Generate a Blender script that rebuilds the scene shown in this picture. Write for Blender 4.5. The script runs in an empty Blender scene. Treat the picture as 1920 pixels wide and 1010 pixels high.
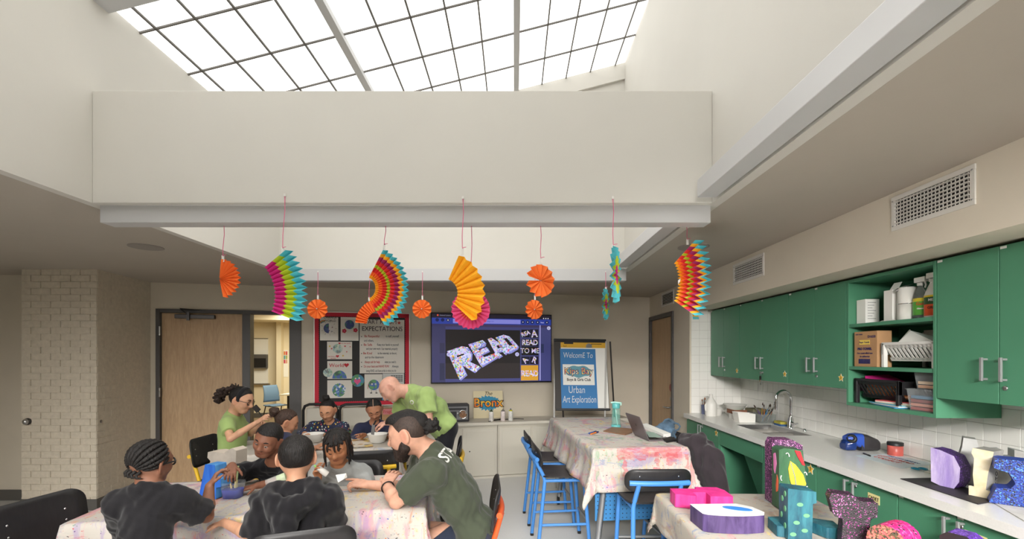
import bpy, bmesh, math, random
import numpy as np
from mathutils import Vector, Matrix, Euler
random.seed(7)
SC = bpy.context.scene
COL = SC.collection
PI = math.pi
# ---------------------------------------------------------------- camera, world, exposure
F, CX, HY, H = 870.0, 964.0, 666.0, 1.6      # focal length and principal point in pixels, eye height in metres
cam = bpy.data.cameras.new('camera'); cam_o = bpy.data.objects.new('camera', cam); COL.objects.link(cam_o)
cam_o.location = (0, 0, H); cam_o.rotation_euler = (PI/2, 0, 0)
cam.sensor_width = 36; cam.sensor_fit = 'HORIZONTAL'; cam.lens = 36*F/1920
cam.shift_x = -(CX-960)/1920; cam.shift_y = (HY-505)/1920
cam.clip_start = .05
SC.camera = cam_o
wd = bpy.data.worlds.new('world'); SC.world = wd; wd.use_nodes = True
wd.node_tree.nodes['Background'].inputs[0].default_value = (.8, .85, .9, 1)
wd.node_tree.nodes['Background'].inputs[1].default_value = .4
SC.view_settings.view_transform = 'Standard'; SC.view_settings.look = 'None'
SC.view_settings.gamma = 1; SC.view_settings.use_curve_mapping = False
SC.view_settings.exposure = 0.0
SKY_STRENGTH = 1.66
def lamp(name, loc, size, power, color=(1, .97, .92), rot=(0, 0, 0), size_y=None):
    l = bpy.data.lights.new(name, 'AREA'); l.energy = power; l.color = color; l.size = size
    if size_y: l.shape = 'RECTANGLE'; l.size_y = size_y
    o = bpy.data.objects.new(name, l); COL.objects.link(o); o.location = loc; o.rotation_euler = rot
    return o
lamp('ceiling_lamp_neighbour_room', (-4.6, 10.2, 2.62), 2.0, 120, (1, .92, .78))
wl_ = lamp('added_fill_behind_camera', (-1.4, -1.75, 2.42), 7.0, 90, (1, .97, .93), (math.radians(64), 0, 0), .35)  # added fill light under the ceiling behind the camera, no real fitting
wl_.data.spread = math.radians(52)
sl = lamp('added_fill_in_shaft', (-.65, .0, 3.9), 2.4, 48, (1, .97, .93), (math.radians(14), 0, 0), 2.0)  # unseen area light added high in the shaft to brighten tables and floor
sl.data.spread = math.radians(70)
rl = lamp('added_fill_at_cabinets', (.5, -1.6, 2.45), 1.6, 50, (1, .97, .93), Vector((1.5, 4.6, -1.75)).to_track_quat('-Z', 'Y').to_euler(), .4)  # extra light put in behind the camera to lift the cabinet side
rl.data.spread = math.radians(52)
bl = lamp('added_fill_behind_shaft_wall', (-.65, 2.80, 3.10), 3.0, 17, (1, .97, .93), Vector((0, 2.2, -2.0)).to_track_quat('-Z', 'Y').to_euler(), .12)  # added light hidden by the middle shaft wall, brightens the rear of the room
bl.data.spread = math.radians(150)
# ---------------------------------------------------------------- helpers
def P(u, v, d): return Vector(((u-CX)*d/F, d, H-(v-HY)*d/F))
def PZ(u, v, z):
    d = (H-z)*F/(v-HY); return Vector(((u-CX)*d/F, d, z))
def T(x, y=0, z=0): return Matrix.Translation((x, y, z))
def R(a, ax='Z'): return Matrix.Rotation(a, 4, ax)
def lin(c):
    o = []
    for x in c[:3]:
        x = x/255
        o.append(x/12.92 if x <= .04045 else ((x+.055)/1.055)**2.4)
    return tuple(o)+(1,)
def wm(o):
    return (wm(o.parent) if o.parent else Matrix()) @ o.matrix_basis
MATS = {}
class NT:
    """small wrapper to write node trees compactly"""
    def __init__(s, m): s.t = m.node_tree; s.n = s.t.nodes; s.l = s.t.links
    def new(s, ty, **kw):
        n = s.n.new(ty)
        for k, v in kw.items():
            if k.startswith('i_'): n.inputs[k[2:].replace('_', ' ')].default_value = v
            else: setattr(n, k, v)
        return n
    def link(s, a, b): s.l.new(a, b)
    def mix(s, fac, a, b, mode='MIX'):
        n = s.n.new('ShaderNodeMix'); n.data_type = 'RGBA'; n.blend_type = mode
        for k, x in ((0, fac), (6, a), (7, b)):
            if hasattr(x, 'node'): s.l.new(x, n.inputs[k])
            else: n.inputs[k].default_value = x
        return n.outputs[2]
    def ramp(s, src, stops, interp='LINEAR'):
        n = s.n.new('ShaderNodeValToRGB'); n.color_ramp.interpolation = interp
        e = n.color_ramp.elements
        while len(e) < len(stops): e.new(.5)
        for i, (p, c) in enumerate(stops):
            e[i].position = p; e[i].color = c if len(c) == 4 else lin(c)
        s.l.new(src, n.inputs[0]); return n.outputs[0]
    def noise(s, vec, scale, detail=3, rough=.5, dist=0):
        n = s.new('ShaderNodeTexNoise'); n.inputs['Scale'].default_value = scale; n.inputs['Detail'].default_value = detail
        n.inputs['Roughness'].default_value = rough; n.inputs['Distortion'].default_value = dist
        if vec is not None: s.link(vec, n.inputs['Vector'])
        return n.outputs[0]
    def mapping(s, vec, scale=(1, 1, 1), loc=(0, 0, 0), rot=(0, 0, 0)):
        n = s.new('ShaderNodeMapping'); n.inputs['Scale'].default_value = scale
        n.inputs['Location'].default_value = loc; n.inputs['Rotation'].default_value = rot
        s.link(vec, n.inputs['Vector']); return n.outputs[0]
def mat(name, col, rough=.55, metal=0, var=0, vscale=8, bump=0, bscale=60, spec=.5, emit=0, alpha=1, trans=0, ior=1.45,
        sheen=0, vdetail=4, vstretch=(1, 1, 1), coat=0):
    """procedural principled material; col in 0-255 sRGB"""
    if name in MATS: return MATS[name]
    m = bpy.data.materials.new(name); m.use_nodes = True; MATS[name] = m
    k = NT(m); b = k.n['Principled BSDF']
    b.inputs['Base Color'].default_value = lin(col); b.inputs['Roughness'].default_value = rough
    b.inputs['Metallic'].default_value = metal; b.inputs['Specular IOR Level'].default_value = spec
    b.inputs['IOR'].default_value = ior
    if alpha < 1: b.inputs['Alpha'].default_value = alpha
    if trans: b.inputs['Transmission Weight'].default_value = trans
    if sheen: b.inputs['Sheen Weight'].default_value = sheen
    if coat: b.inputs['Coat Weight'].default_value = coat
    if emit:
        b.inputs['Emission Color'].default_value = lin(col); b.inputs['Emission Strength'].default_value = emit
    if var or bump:
        tc = k.new('ShaderNodeTexCoord')
        vec = k.mapping(tc.outputs['Object'], vstretch)
        if var:
            nz = k.noise(vec, vscale, vdetail)
            lo = tuple(max(0, c*(1-var)) for c in col); hi = tuple(min(255, c*(1+var)) for c in col)
            k.link(k.ramp(nz, [(.3, lo), (.7, hi)]), b.inputs['Base Color'])
        if bump:
            bp = k.new('ShaderNodeBump'); bp.inputs['Strength'].default_value = bump; bp.inputs['Distance'].default_value = .01
            k.link(k.noise(vec, bscale, 4), bp.inputs['Height']); k.link(bp.outputs[0], b.inputs['Normal'])
    return m
class MB:
    """collects shapes; build() links them as one mesh object"""
    def __init__(s): s.v = []; s.f = []; s.m = []; s.s = []
    def add(s, vs, fs, mi=0, sm=False, M=None):
        o = len(s.v)
        if M is not None: vs = [M @ Vector(p) for p in vs]
        s.v += [tuple(p) for p in vs]; s.f += [tuple(i+o for i in f) for f in fs]
        s.m += [mi]*len(fs); s.s += [sm]*len(fs); return s
    def box(s, x0, x1, y0, y1, z0, z1, mi=0, M=None):
        vs = [(x, y, z) for z in (z0, z1) for y in (y0, y1) for x in (x0, x1)]
        fs = [(0, 2, 3, 1), (4, 5, 7, 6), (0, 1, 5, 4), (2, 6, 7, 3), (0, 4, 6, 2), (1, 3, 7, 5)]
        return s.add(vs, fs, mi, False, M)
    def tube(s, pts, r, n=10, mi=0, M=None, caps=True, closed=False, flat=1.0, up=None):
        pts = [Vector(p) for p in pts]; N = len(pts)
        rs = r if hasattr(r, '__len__') else [r]*N
        vs = []; prev = None
        for i, p in enumerate(pts):
            if closed: t = pts[(i+1) % N]-pts[i-1]
            else: t = pts[min(i+1, N-1)]-pts[max(i-1, 0)]
            t.normalize()
            if prev is None:
                a = Vector(up) if up else (Vector((0, 0, 1)) if abs(t.z) < .9 else Vector((1, 0, 0)))
            else: a = prev
            a = (a-t*a.dot(t)).normalized(); b = t.cross(a); prev = a
            for k in range(n):
                w = 2*PI*k/n
                vs.append(p+a*math.cos(w)*rs[i]*flat+b*math.sin(w)*rs[i])
        fs = []
        for i in range(N if closed else N-1):
            j = (i+1) % N
            for k in range(n):
                l = (k+1) % n
                fs.append((i*n+k, i*n+l, j*n+l, j*n+k))
        s.add(vs, fs, mi, True, M)
        if caps and not closed:
            s.add(vs[:n], [tuple(range(n))[::-1]], mi, False, M); s.add(vs[-n:], [tuple(range(n))], mi, False, M)
        return s
    def cyl(s, p, q, r, r2=None, n=16, mi=0, M=None):
        return s.tube([p, q], [r, r if r2 is None else r2], n, mi, M)
    def lathe(s, prof, n=24, c=(0, 0, 0), mi=0, M=None, sx=1, sy=1):
        vs = []; fs = []
        for r, z in prof:
            for k in range(n):
                a = 2*PI*k/n; vs.append((c[0]+r*math.cos(a)*sx, c[1]+r*math.sin(a)*sy, c[2]+z))
        for i in range(len(prof)-1):
            for k in range(n):
                l = (k+1) % n; fs.append((i*n+k, i*n+l, (i+1)*n+l, (i+1)*n+k))
        s.add(vs, fs, mi, True, M)
        if prof[0][0] > 1e-5: s.add(vs[:n], [tuple(range(n))[::-1]], mi, False, M)
        if prof[-1][0] > 1e-5: s.add(vs[-n:], [tuple(range(n))], mi, False, M)
        return s
    def prism(s, poly, z0, z1, mi=0, M=None, mside=None):
        n = len(poly)
        area = sum(poly[i][0]*poly[(i+1) % n][1]-poly[(i+1) % n][0]*poly[i][1] for i in range(n))
        if area < 0: poly = poly[::-1]
        vs = [(p[0], p[1], z0) for p in poly]+[(p[0], p[1], z1) for p in poly]
        s.add(vs, [tuple(range(n))[::-1], tuple(range(n, 2*n))], mi, False, M)
        s.add(vs, [(i, (i+1) % n, n+(i+1) % n, n+i) for i in range(n)], mi if mside is None else mside, False, M)
        return s
    def sph(s, c, r, n=16, m=10, mi=0, M=None):
        if not hasattr(r, '__len__'): r = (r, r, r)
        prof = [(math.sin(PI*i/m), -math.cos(PI*i/m)) for i in range(m+1)]
        vs = []; fs = []
        for a, z in prof:
            for k in range(n):
                w = 2*PI*k/n; vs.append((c[0]+a*math.cos(w)*r[0], c[1]+a*math.sin(w)*r[1], c[2]+z*r[2]))
        for i in range(m):
            for k in range(n):
                l = (k+1) % n; fs.append((i*n+k, i*n+l, (i+1)*n+l, (i+1)*n+k))
        return s.add(vs, fs, mi, True, M)
    def grid(s, fn, nu, nv, mi=0, M=None, wrap=False):
        vs = [fn(i/nu, j/nv) for j in range(nv+1) for i in range(nu+1)]
        fs = [(j*(nu+1)+i, j*(nu+1)+i+1, (j+1)*(nu+1)+i+1, (j+1)*(nu+1)+i) for j in range(nv) for i in range(nu)]
        return s.add(vs, fs, mi, True, M)
    def build(s, name, mats, par=None, world=True, label=None, cat=None, group=None, kind=None, bevel=0, seg=2, subd=0, solid=0):
        me = bpy.data.meshes.new(name)
        vs = s.v
        if par is not None and world:
            W = wm(par).inverted(); vs = [W @ Vector(p) for p in vs]
        me.from_pydata([tuple(p) for p in vs], [], s.f)
        if not isinstance(mats, (list, tuple)): mats = [mats]
        for m in mats: me.materials.append(m)
        me.polygons.foreach_set('material_index', s.m); me.polygons.foreach_set('use_smooth', s.s)
        me.validate(); me.update()
        o = bpy.data.objects.new(name, me); COL.objects.link(o)
        if par is not None: o.parent = par
        if solid:
            d = o.modifiers.new('solid', 'SOLIDIFY'); d.thickness = solid; d.offset = 0
        if bevel:
            d = o.modifiers.new('bevel', 'BEVEL'); d.width = bevel; d.segments = seg; d.limit_method = 'ANGLE'; d.angle_limit = .7
        if subd:
            d = o.modifiers.new('sub', 'SUBSURF'); d.levels = subd; d.render_levels = subd
        return tag(o, label, cat, group, kind)
def tag(o, label=None, cat=None, group=None, kind=None):
    if label: o['label'] = label
    if cat: o['category'] = cat
    if group: o['group'] = group
    if kind: o['kind'] = kind
    return o
def thing(name, label, cat, loc=(0, 0, 0), rz=0, group=None, kind=None):
    o = bpy.data.objects.new(name, None); COL.objects.link(o); o.empty_display_size = .05
    o.matrix_basis = T(*loc) @ R(rz)
    return tag(o, label, cat, group, kind)
def dup(root, loc, rz=0, label=None, group=None):
    r = root.copy(); COL.objects.link(r); r.matrix_basis = T(*loc) @ R(rz)
    if label: r['label'] = label
    if group: r['group'] = group
    for ch in list(root.children):
        c = ch.copy(); COL.objects.link(c); c.parent = r
        for g in ch.children:
            e = g.copy(); COL.objects.link(e); e.parent = c
    return r
def text(body, size, M, m, par=None, name='lettering', ext=.0006, align='CENTER', shear=0, off=0, sx=1, lh=1):
    cu = bpy.data.curves.new(name, 'FONT'); cu.body = body; cu.size = size; cu.extrude = ext
    cu.align_x = align; cu.align_y = 'CENTER'; cu.shear = shear; cu.offset = off; cu.space_line = lh
    cu.resolution_u = 3
    cu.materials.append(m)
    o = bpy.data.objects.new(name, cu); COL.objects.link(o)
    if par: o.parent = par; o.matrix_basis = wm(par).inverted() @ M @ Matrix.Diagonal((sx, 1, 1, 1))
    else: o.matrix_basis = M @ Matrix.Diagonal((sx, 1, 1, 1))
    return o
def rrect(w, h, r, n=5, cx=0, cy=0):
    o = []
    for sx, sy, a0 in ((1, 1, 0), (-1, 1, PI/2), (-1, -1, PI), (1, -1, 3*PI/2)):
        for i in range(n+1):
            a = a0+PI/2*i/n
            o.append((cx+sx*(w/2-r)+r*math.cos(a), cy+sy*(h/2-r)+r*math.sin(a)))
    return o
def disc_poly(r, n=24, cx=0, cy=0, ry=None): return [(cx+r*math.cos(2*PI*i/n), cy+(ry or r)*math.sin(2*PI*i/n)) for i in range(n)]
def star_poly(r, r2=None, n=5, a0=PI/2):
    r2 = r2 or r*.45
    return [((r if i % 2 == 0 else r2)*math.cos(a0+PI*i/n), (r if i % 2 == 0 else r2)*math.sin(a0+PI*i/n)) for i in range(2*n)]
FX = Matrix(((1, 0, 0, 0), (0, 0, -1, 0), (0, 1, 0, 0), (0, 0, 0, 1)))   # local xy plane -> world xz, facing -Y
FL = Matrix(((0, 0, -1, 0), (-1, 0, 0, 0), (0, 1, 0, 0), (0, 0, 0, 1)))  # local xy plane -> facing -X (x runs towards -Y)
# ================================================================ the room
ZC = 2.49; Q = .89/.88
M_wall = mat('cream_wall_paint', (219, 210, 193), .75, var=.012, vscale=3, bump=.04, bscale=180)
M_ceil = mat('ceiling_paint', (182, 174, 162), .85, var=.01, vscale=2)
M_white = mat('white_paint', (236, 234, 228), .6)
M_upper = mat('white_shaft_paint', (212, 209, 201), .7, var=.008, vscale=2)
M_channel = mat('white_channel_metal', (200, 200, 200), .4)
M_frame = mat('dark_grey_frame_paint', (84, 82, 82), .45)
M_base = mat('dark_grey_vinyl_base', (92, 90, 86), .5)
M_steel = mat('brushed_steel', (178, 178, 178), .3, metal=1)
M_darksteel = mat('dark_steel', (92, 90, 90), .35, metal=.9)
M_chrome = mat('chrome', (215, 216, 218), .07, metal=1)
M_black = mat('black_plastic', (28, 28, 29), .45)
M_brick = mat('painted_brick', (214, 204, 186), .7, var=.03, vscale=25, bump=.25, bscale=55)
M_floor = mat('grey_vinyl_floor', (212, 212, 210), .38, var=.03, vscale=140, bump=.01)
def wood_mat(name, a, b, stretch=(9, 9, 1.1), sc=2.2, rough=.45):
    m = bpy.data.materials.new(name); m.use_nodes = True; k = NT(m); bs = k.n['Principled BSDF']
    tc = k.new('ShaderNodeTexCoord'); v = k.mapping(tc.outputs['Object'], stretch)
    n1 = k.noise(v, sc, 6, .6, 1.2); n2 = k.noise(k.mapping(tc.outputs['Object'], (90, 90, 5)), 3, 3)
    c = k.ramp(n1, [(.3, a), (.7, b)])
    c = k.mix(.18, c, k.ramp(n2, [(.4, tuple(x*.75 for x in a)), (.6, b)]))
    k.link(c, bs.inputs['Base Color']); bs.inputs['Roughness'].default_value = rough
    return m
M_door = wood_mat('maple_veneer', (180, 148, 112), (204, 172, 134))
# floor and ceiling
MB().box(-7.2, 3, -2.8, 7.9, -.1, 0).build('floor', M_floor, kind='structure')
WL, WR, WN, WF = -2.437*Q, 1.145*Q, -1.2, 4.82*Q     # skylight shaft sides
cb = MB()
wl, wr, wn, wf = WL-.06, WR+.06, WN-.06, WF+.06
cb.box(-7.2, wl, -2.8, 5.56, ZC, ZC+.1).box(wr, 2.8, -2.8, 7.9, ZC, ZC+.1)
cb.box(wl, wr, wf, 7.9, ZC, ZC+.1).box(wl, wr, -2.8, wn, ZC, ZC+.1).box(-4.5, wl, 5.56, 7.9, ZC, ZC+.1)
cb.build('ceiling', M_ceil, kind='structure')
# shaft walls
PW = 2.68*Q
MB().box(WL-.06, WL, WN-.06, WF+.06, ZC+.0004, 4.0).build('wall_upper_left', M_upper, kind='structure')
MB().box(WR, WR+.06, WN-.06, WF+.06, ZC+.0004, 4.9).build('wall_upper_right', M_upper, kind='structure')
MB().box(WL, WR, WF, WF+.06, ZC+.0004, 4.9).build('wall_upper_far', M_upper, kind='structure')
MB().box(WL, WR, WN-.06, WN, ZC+.0004, 4.9).build('wall_upper_near', M_upper, kind='structure')
MB().box(WL, WR, PW, PW+.045, ZC, H+1.528*Q).build('wall_upper_middle', M_upper, kind='structure', bevel=.004)
# light channels hung round the shaft
MB().box(WL, WR+.012, PW+.05, PW+.155, ZC-.1, ZC+.004).build('trim_3', M_channel, kind='structure', bevel=.003)
MB().box(WL, WR-.01, WF-.125, WF-.02, ZC-.125, ZC-.002).build('trim_4', M_channel, kind='structure', bevel=.003)
MB().box(WR-.118, WR-.012, WN+.02, PW-.075, ZC+.006, ZC+.106).build('trim_5', M_channel, kind='structure', bevel=.003)
MB().box(WR-.118, WR-.012, PW+.17, WF-.13, ZC+.006, ZC+.106).build('trim_6', M_channel, kind='structure', bevel=.003)
# sloped skylight
SZ, SL = H+2.73*Q, .257
sky = thing('window_1', None, None, (0, 0, 0), kind='structure')
mp = bpy.data.materials.new('translucent_skylight_panel'); mp.use_nodes = True
k = NT(mp); b = k.n['Principled BSDF']; b.inputs['Base Color'].default_value = (.85, .87, .88, 1); b.inputs['Roughness'].default_value = .4
b.inputs['Emission Color'].default_value = (1, .992, .975, 1); b.inputs['Emission Strength'].default_value = SKY_STRENGTH
XK = [x*2.73*Q for x in (-.892, -.854, -.76, -.666, -.572, -.475, -.376, -.284, -.189, -.0994, .008, .105, .196, .288, .382, .419)]
YK = [4.82*Q]+[y*Q for y in (4.37, 3.926, 3.467, 3.02, 2.79)]+[2.70-.45*i for i in range(0, 9)]
YK = [y for y in YK if y > WN]+[WN]
for i in range(len(XK)-1):
    for j in range(len(YK)-1):
        if abs(YK[j]-2.79*Q) < .01: continue
        x0, x1 = XK[i], XK[i+1]; y1, y0 = YK[j], YK[j+1]
        vs = [(x, y, SZ+SL*x+dz) for dz in (0, .02) for y in (y0, y1) for x in (x0, x1)]
        MB().add(vs, [(0, 2, 3, 1), (4, 5, 7, 6), (0, 1, 5, 4), (2, 6, 7, 3), (0, 4, 6, 2), (1, 3, 7, 5)]).build('pane', mp, sky)
M_mull = mat('grey_glazing_bar', (112, 109, 104), .5)
def slope_bar(x0, x1, y0, y1, h):
    return MB().add([(x, y, SZ+SL*x+dz) for dz in (-h, -.0005) for y in (y0, y1) for x in (x0, x1)],
                    [(0, 2, 3, 1), (4, 5, 7, 6), (0, 1, 5, 4), (2, 6, 7, 3), (0, 4, 6, 2), (1, 3, 7, 5)])
for i in range(1, len(XK)-1):
    if i in (5, 10): slope_bar(XK[i]-.026, XK[i]+.026, WN, WF, .045).build('mullion', M_channel, sky)
    else: slope_bar(XK[i]-.006, XK[i]+.006, WN, WF, .012).build('glazing_bar', M_mull, sky)
for y in YK[1:-1]:
    if abs(y-2.79*Q) < .02 or abs(y-2.70) < .02: continue
    slope_bar(WL, WR, y-.006, y+.006, .012).build('glazing_bar', M_mull, sky)
slope_bar(WL, WR, 2.70, 2.79*Q, .05).build('mullion', M_channel, sky)
slope_bar(WL, WR, WF-.03, WF, .17).build('curb', M_upper, sky)
# ---- back wall, turned 12.7 degrees; its own frame: s along the wall, y into it, z up
AL = math.atan(.225); CA, SA = math.cos(AL), math.sin(AL); YB = 6.65
MBW = T(0, YB, 0) @ R(AL)
def BW(u, v, y=0):
    kx = (u-CX)/F; s = (kx*(YB+y*CA)+y*SA)/(CA-kx*SA); d = YB+s*SA+y*CA
    return s, H-(v-HY)*d/F
def bs(u, y=0): return BW(u, HY, y)[0]
S0, S1 = bs(293), bs(565); SE = 2.08/CA+.12
wb = MB()
wb.box(-4.4/CA-.05, S0, 0, .15, 0, ZC, M=MBW).box(S1, SE, 0, .15, 0, ZC, M=MBW).box(S0, S1, 0, .15, 2.17, ZC, M=MBW)
wb.build('wall_back', M_wall, kind='structure')
# ---- left brick pier and walls
wall_l = thing('wall_left', None, None, (0, 0, 0), kind='structure')
XF0, XF1, YF = -5.1, -4.32, 4.80
MB().prism([(XF0, YF+.006), (XF1-.004, YF+.006), (-4.385, 5.25), (-4.43, 5.66), (-4.6, 5.75), (-5.1, 5.3)], 0, ZC).build('backing', M_brick, wall_l)
MB().box(-7.2, XF0, 5.14, 5.3, 0, ZC).build('wall_left_rear', M_wall, kind='structure')
MB().box(-6.4, -6.25, -2.8, 5.14, 0, ZC).build('wall_far_left', M_wall, kind='structure')
MB().box(-7.2, 2.9, -2.95, -2.8, 0, ZC).build('wall_front', M_wall, kind='structure')
CH = .0675; rr = random.Random(3)
nc = int(ZC/CH)+1
def bricks(p0, p1, nrm, L):
    d = (p1-p0); n = d.length; d.normalize()
    for c in range(nc):
        z0 = c*CH+.0025; z1 = min((c+1)*CH-.0025, ZC)
        if z1-z0 < .02 or z1 < .1: continue
        x = -(L/2 if c % 2 else 0)
        while x < n-.01:
            a, b2 = max(x+.0025, 0), min(x+L-.0025, n); x += L
            if b2-a < .02: continue
            e = rr.uniform(-.001, .003); q = [p0+d*a, p0+d*b2]
            o1 = nrm*e; o0 = -nrm*.02
            vs = []
            for z, ins in ((z0, 0), (z1, 0)):
                vs += [q[0]+o0+Vector((0, 0, z)), q[1]+o0+Vector((0, 0, z)), q[1]+o1+Vector((0, 0, z))-d*.003, q[0]+o1+Vector((0, 0, z))+d*.003]
            MB().add(vs, [(0, 3, 2, 1), (4, 5, 6, 7), (0, 1, 5, 4), (1, 2, 6, 5), (2, 3, 7, 6), (3, 0, 4, 7)]).build('brick', M_brick, wall_l)
bricks(Vector((XF0, YF, 0)), Vector((XF1, YF, 0)), Vector((0, -1, 0)), .205)
f2 = Vector((-4.385, 5.25, 0))-Vector((XF1, YF, 0)); n2 = Vector((f2.y, -f2.x, 0)).normalized()
bricks(Vector((XF1, YF, 0)), Vector((-4.385, 5.25, 0)), n2, .205)
MB().prism([(XF0, YF-.012), (XF1+.014, YF-.012), (-4.37, 5.25), (-4.415, 5.66), (-4.45, 5.66), (-4.40, 5.25), (XF1-.01, YF+.01), (XF0, YF+.01)], 0, .115).build('baseboard_left', M_base, kind='structure')
MB().box(-6.25, XF0, 5.12, 5.14, 0, .115).build('baseboard_left_rear', M_base, kind='structure')
for (u, v, d, nn, lab) in ((51, 790, YF-.008, Vector((0, -1, 0)), 'round steel bumper on the wide face of the brick pier'),
                           (183, 790, 4.86, n2, 'round steel bumper near the brick pier corner, on the narrow face')):
    p = P(u, v, d)
    t = thing('wall_bumper', lab, 'wall bumper', p, 0, 'steel bumpers on the brick pier')
    Mx = T(*p) @ nn.to_track_quat('Z', 'Y').to_matrix().to_4x4()
    MB().lathe([(.036, -.01), (.036, .004), (.030, .012)], 24, M=Mx).build('flange', M_darksteel, t)
    MB().lathe([(.029, .01), (.027, .026), (.018, .036), (.0, .039)], 24, M=Mx).build('dome', M_steel, t)
# ---- right side: return wall, tiled wall, soffit, door wall
XW, XC, YR = 2.69, 2.08, 5.50
wr = MB(); D0, D1 = 6.05, 7.1
wr.box(XC, XC+.1, YR, D0, 0, ZC).box(XC, XC+.1, D1, 7.25, 0, ZC).box(XC, XC+.1, D0, D1, 2.18, ZC)
wr.build('wall_right_rear', M_wall, kind='structure')
ret = thing('wall_return', None, None, (0, 0, 0), kind='structure')
MB().box(XC+.1, XW+.1, YR, YR+.1, 0, ZC).build('backing', M_wall, ret)
rt = thing('wall_right', None, None, (0, 0, 0), kind='structure')
MB().box(XW, XW+.1, -2.8, YR, 0, ZC).build('backing', M_wall, rt)
M_grout = mat('grey_grout', (196, 193, 186), .8)
M_tile = mat('white_glazed_tile', (244, 242, 237), .18, var=.01, vscale=6, bump=.02, bscale=15)
MB().box(XW-.003, XW, 1.0, YR, .9, 1.5).build('grout', M_grout, rt)
MB().box(XC+.03, XW-.003, YR-.003, YR, .9, 2.14).build('grout', M_grout, ret)
TP = .098
tm = None
for i in range(46):
    for j in range(5):
        y1 = YR-.006-i*TP; z0 = .919+j*TP
        if tm is None:
            tm = MB().box(-.006, 0, -TP+.0018, 0, 0, TP-.0018).build('tile', M_tile, rt, False, bevel=.0012, seg=1); o = tm
        else: o = tm.copy(); COL.objects.link(o)
        o.location = (XW-.002, y1, z0)
tm = None
for i in range(6):
    for j in range(13):
        x0 = XW-.004-(i+1)*TP; z0 = .919+j*TP
        if tm is None:
            tm = MB().box(0, TP-.0018, -.006, 0, 0, TP-.0018 ).build('tile', M_tile, ret, False, bevel=.0012, seg=1); o = tm
        else: o = tm.copy(); COL.objects.link(o)
        o.location = (x0, YR-.002, z0)
        if j == 12: o.scale = (1, 1, .45)
MB().box(XC, XW+.05, -2.8, YR, 2.14, ZC).build('ceiling_soffit', M_wall, kind='structure')
# baseboards
for a, b2, nm in ((S1, SE-.13, 'baseboard_back'), (-4.40/CA, S0, 'baseboard_back_left')):
    MB().box(a, b2, -.012, 0, 0, .11, M=MBW).build(nm, M_base, kind='structure')
MB().box(XC-.012, XC, YR, D0-.06, 0, .11).build('baseboard_right', M_base, kind='structure')
# ---- left door with sidelight
dr = thing('door_1', None, None, MBW @ Vector((S0, 0, 0)), AL, kind='structure')
s300, s455, s470, s543 = bs(301), bs(455), bs(470), bs(543)
fm = MB()
fm.box(S0, s300, -.02, .13, 0, 2.17, M=MBW).box(s455, s470, -.02, .13, 0, 2.125, M=MBW).box(s543, S1, -.02, .13, 0, 2.125, M=MBW)
fm.box(s300, S1, -.02, .13, 2.125, 2.17, M=MBW).box(s470, s543, -.02, .13, 0, .1, M=MBW)
fm.build('frame', M_frame, dr, bevel=.003)
lf = MB().box(s300+.004, s455-.004, .02, .065, .01, 2.121, M=MBW).build('door_leaf', M_door, dr, bevel=.002)
cl = MB().box(s300+.16, s300+.6, -.03, .018, 2.055, 2.105, M=MBW).build('door_closer', M_darksteel, dr, bevel=.006)
MB().box(s300+.30, s300+.33, -.05, -.028, 2.03, 2.13, M=MBW).tube([MBW @ Vector((s300+.315, -.04, 2.10)), MBW @ Vector((s300+.24, -.07, 2.17)), MBW @ Vector((s300+.45, -.03, 2.155))], .009, 8).build('closer_arm', M_darksteel, cl)
for z in (.25, 1.15, 1.9):
    MB().cyl(MBW @ Vector((s300, -.022, z-.055)), MBW @ Vector((s300, -.022, z+.055)), .011, n=10).build('hinge', M_steel, dr)
M_glass = mat('clear_glass', (245, 250, 248), .02, trans=1, ior=1.02, spec=.3)
MB().box(s470, s543, .05, .056, .1, 2.125, M=MBW).build('glass_pane', M_glass, dr)
# ---- the next room, seen through the sidelight
M_yel = mat('warm_cream_paint', (232, 219, 190), .8)
nb = MB()
YN = 6.6   # its far wall, in the back wall frame
for a in ((-7.5, -1.5, YN, YN+.1, 0, 2.7), (-7.6, -7.5, .15, YN+.1, 0, 2.7), (-1.6, -1.5, .15, YN+.1, 0, 2.7), (-7.5, S0-.02, .16, .2, 0, 2.7)):
    nb.box(*a, M=MBW)
nb.build('wall_neighbour_room', M_yel, kind='structure')
MB().box(-7.6, -1.5, .15, YN+.1, -.1, 0, M=MBW).build('floor_neighbour_room', mat('tan_vinyl', (160, 140, 112), .5), kind='structure')
MB().box(-7.6, -1.5, .15, YN+.1, 2.7, 2.8, M=MBW).build('ceiling_neighbour_room', M_yel, kind='structure')
MB().box(-7.5, -1.6, YN-1.0, YN, 2.45, 2.7, M=MBW).build('trim_7', M_yel, kind='structure')
MB().box(-7.5, -1.6, YN-.02, YN, 0, .12, M=MBW).build('baseboard_neighbour_room', M_base, kind='structure')
sc1, zc1 = BW(525, 760, YN-.01)
MB().box(bs(517, YN-.3), bs(526, YN-.3), YN-.25, YN, 0, 2.45, M=MBW).build('trim_8', M_yel, kind='structure')
def on_far(u, v, y=YN): s, z = BW(u, v, y); return s, z
a0, zt = on_far(462, 635); a1, zb = on_far(503, 718)
wbd = thing('whiteboard', 'whiteboard on the wall of the room behind the glass', 'whiteboard', MBW @ Vector(((a0+a1)/2, YN, zb)), AL)
MB().box(a0, a1, YN-.02, YN, zb, zt, M=MBW).build('board', M_white, wbd)
MB().box(a0, a1, YN-.03, YN, zt, zt+.02, M=MBW).build('rail', M_steel, wbd)
MB().box(a0, a1+.05, YN-.09, YN, zb-.03, zb, M=MBW).build('pen_tray', M_steel, wbd)
p0, pz = on_far(474.5, 664); p1, pz2 = on_far(503.5, 690)
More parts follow.
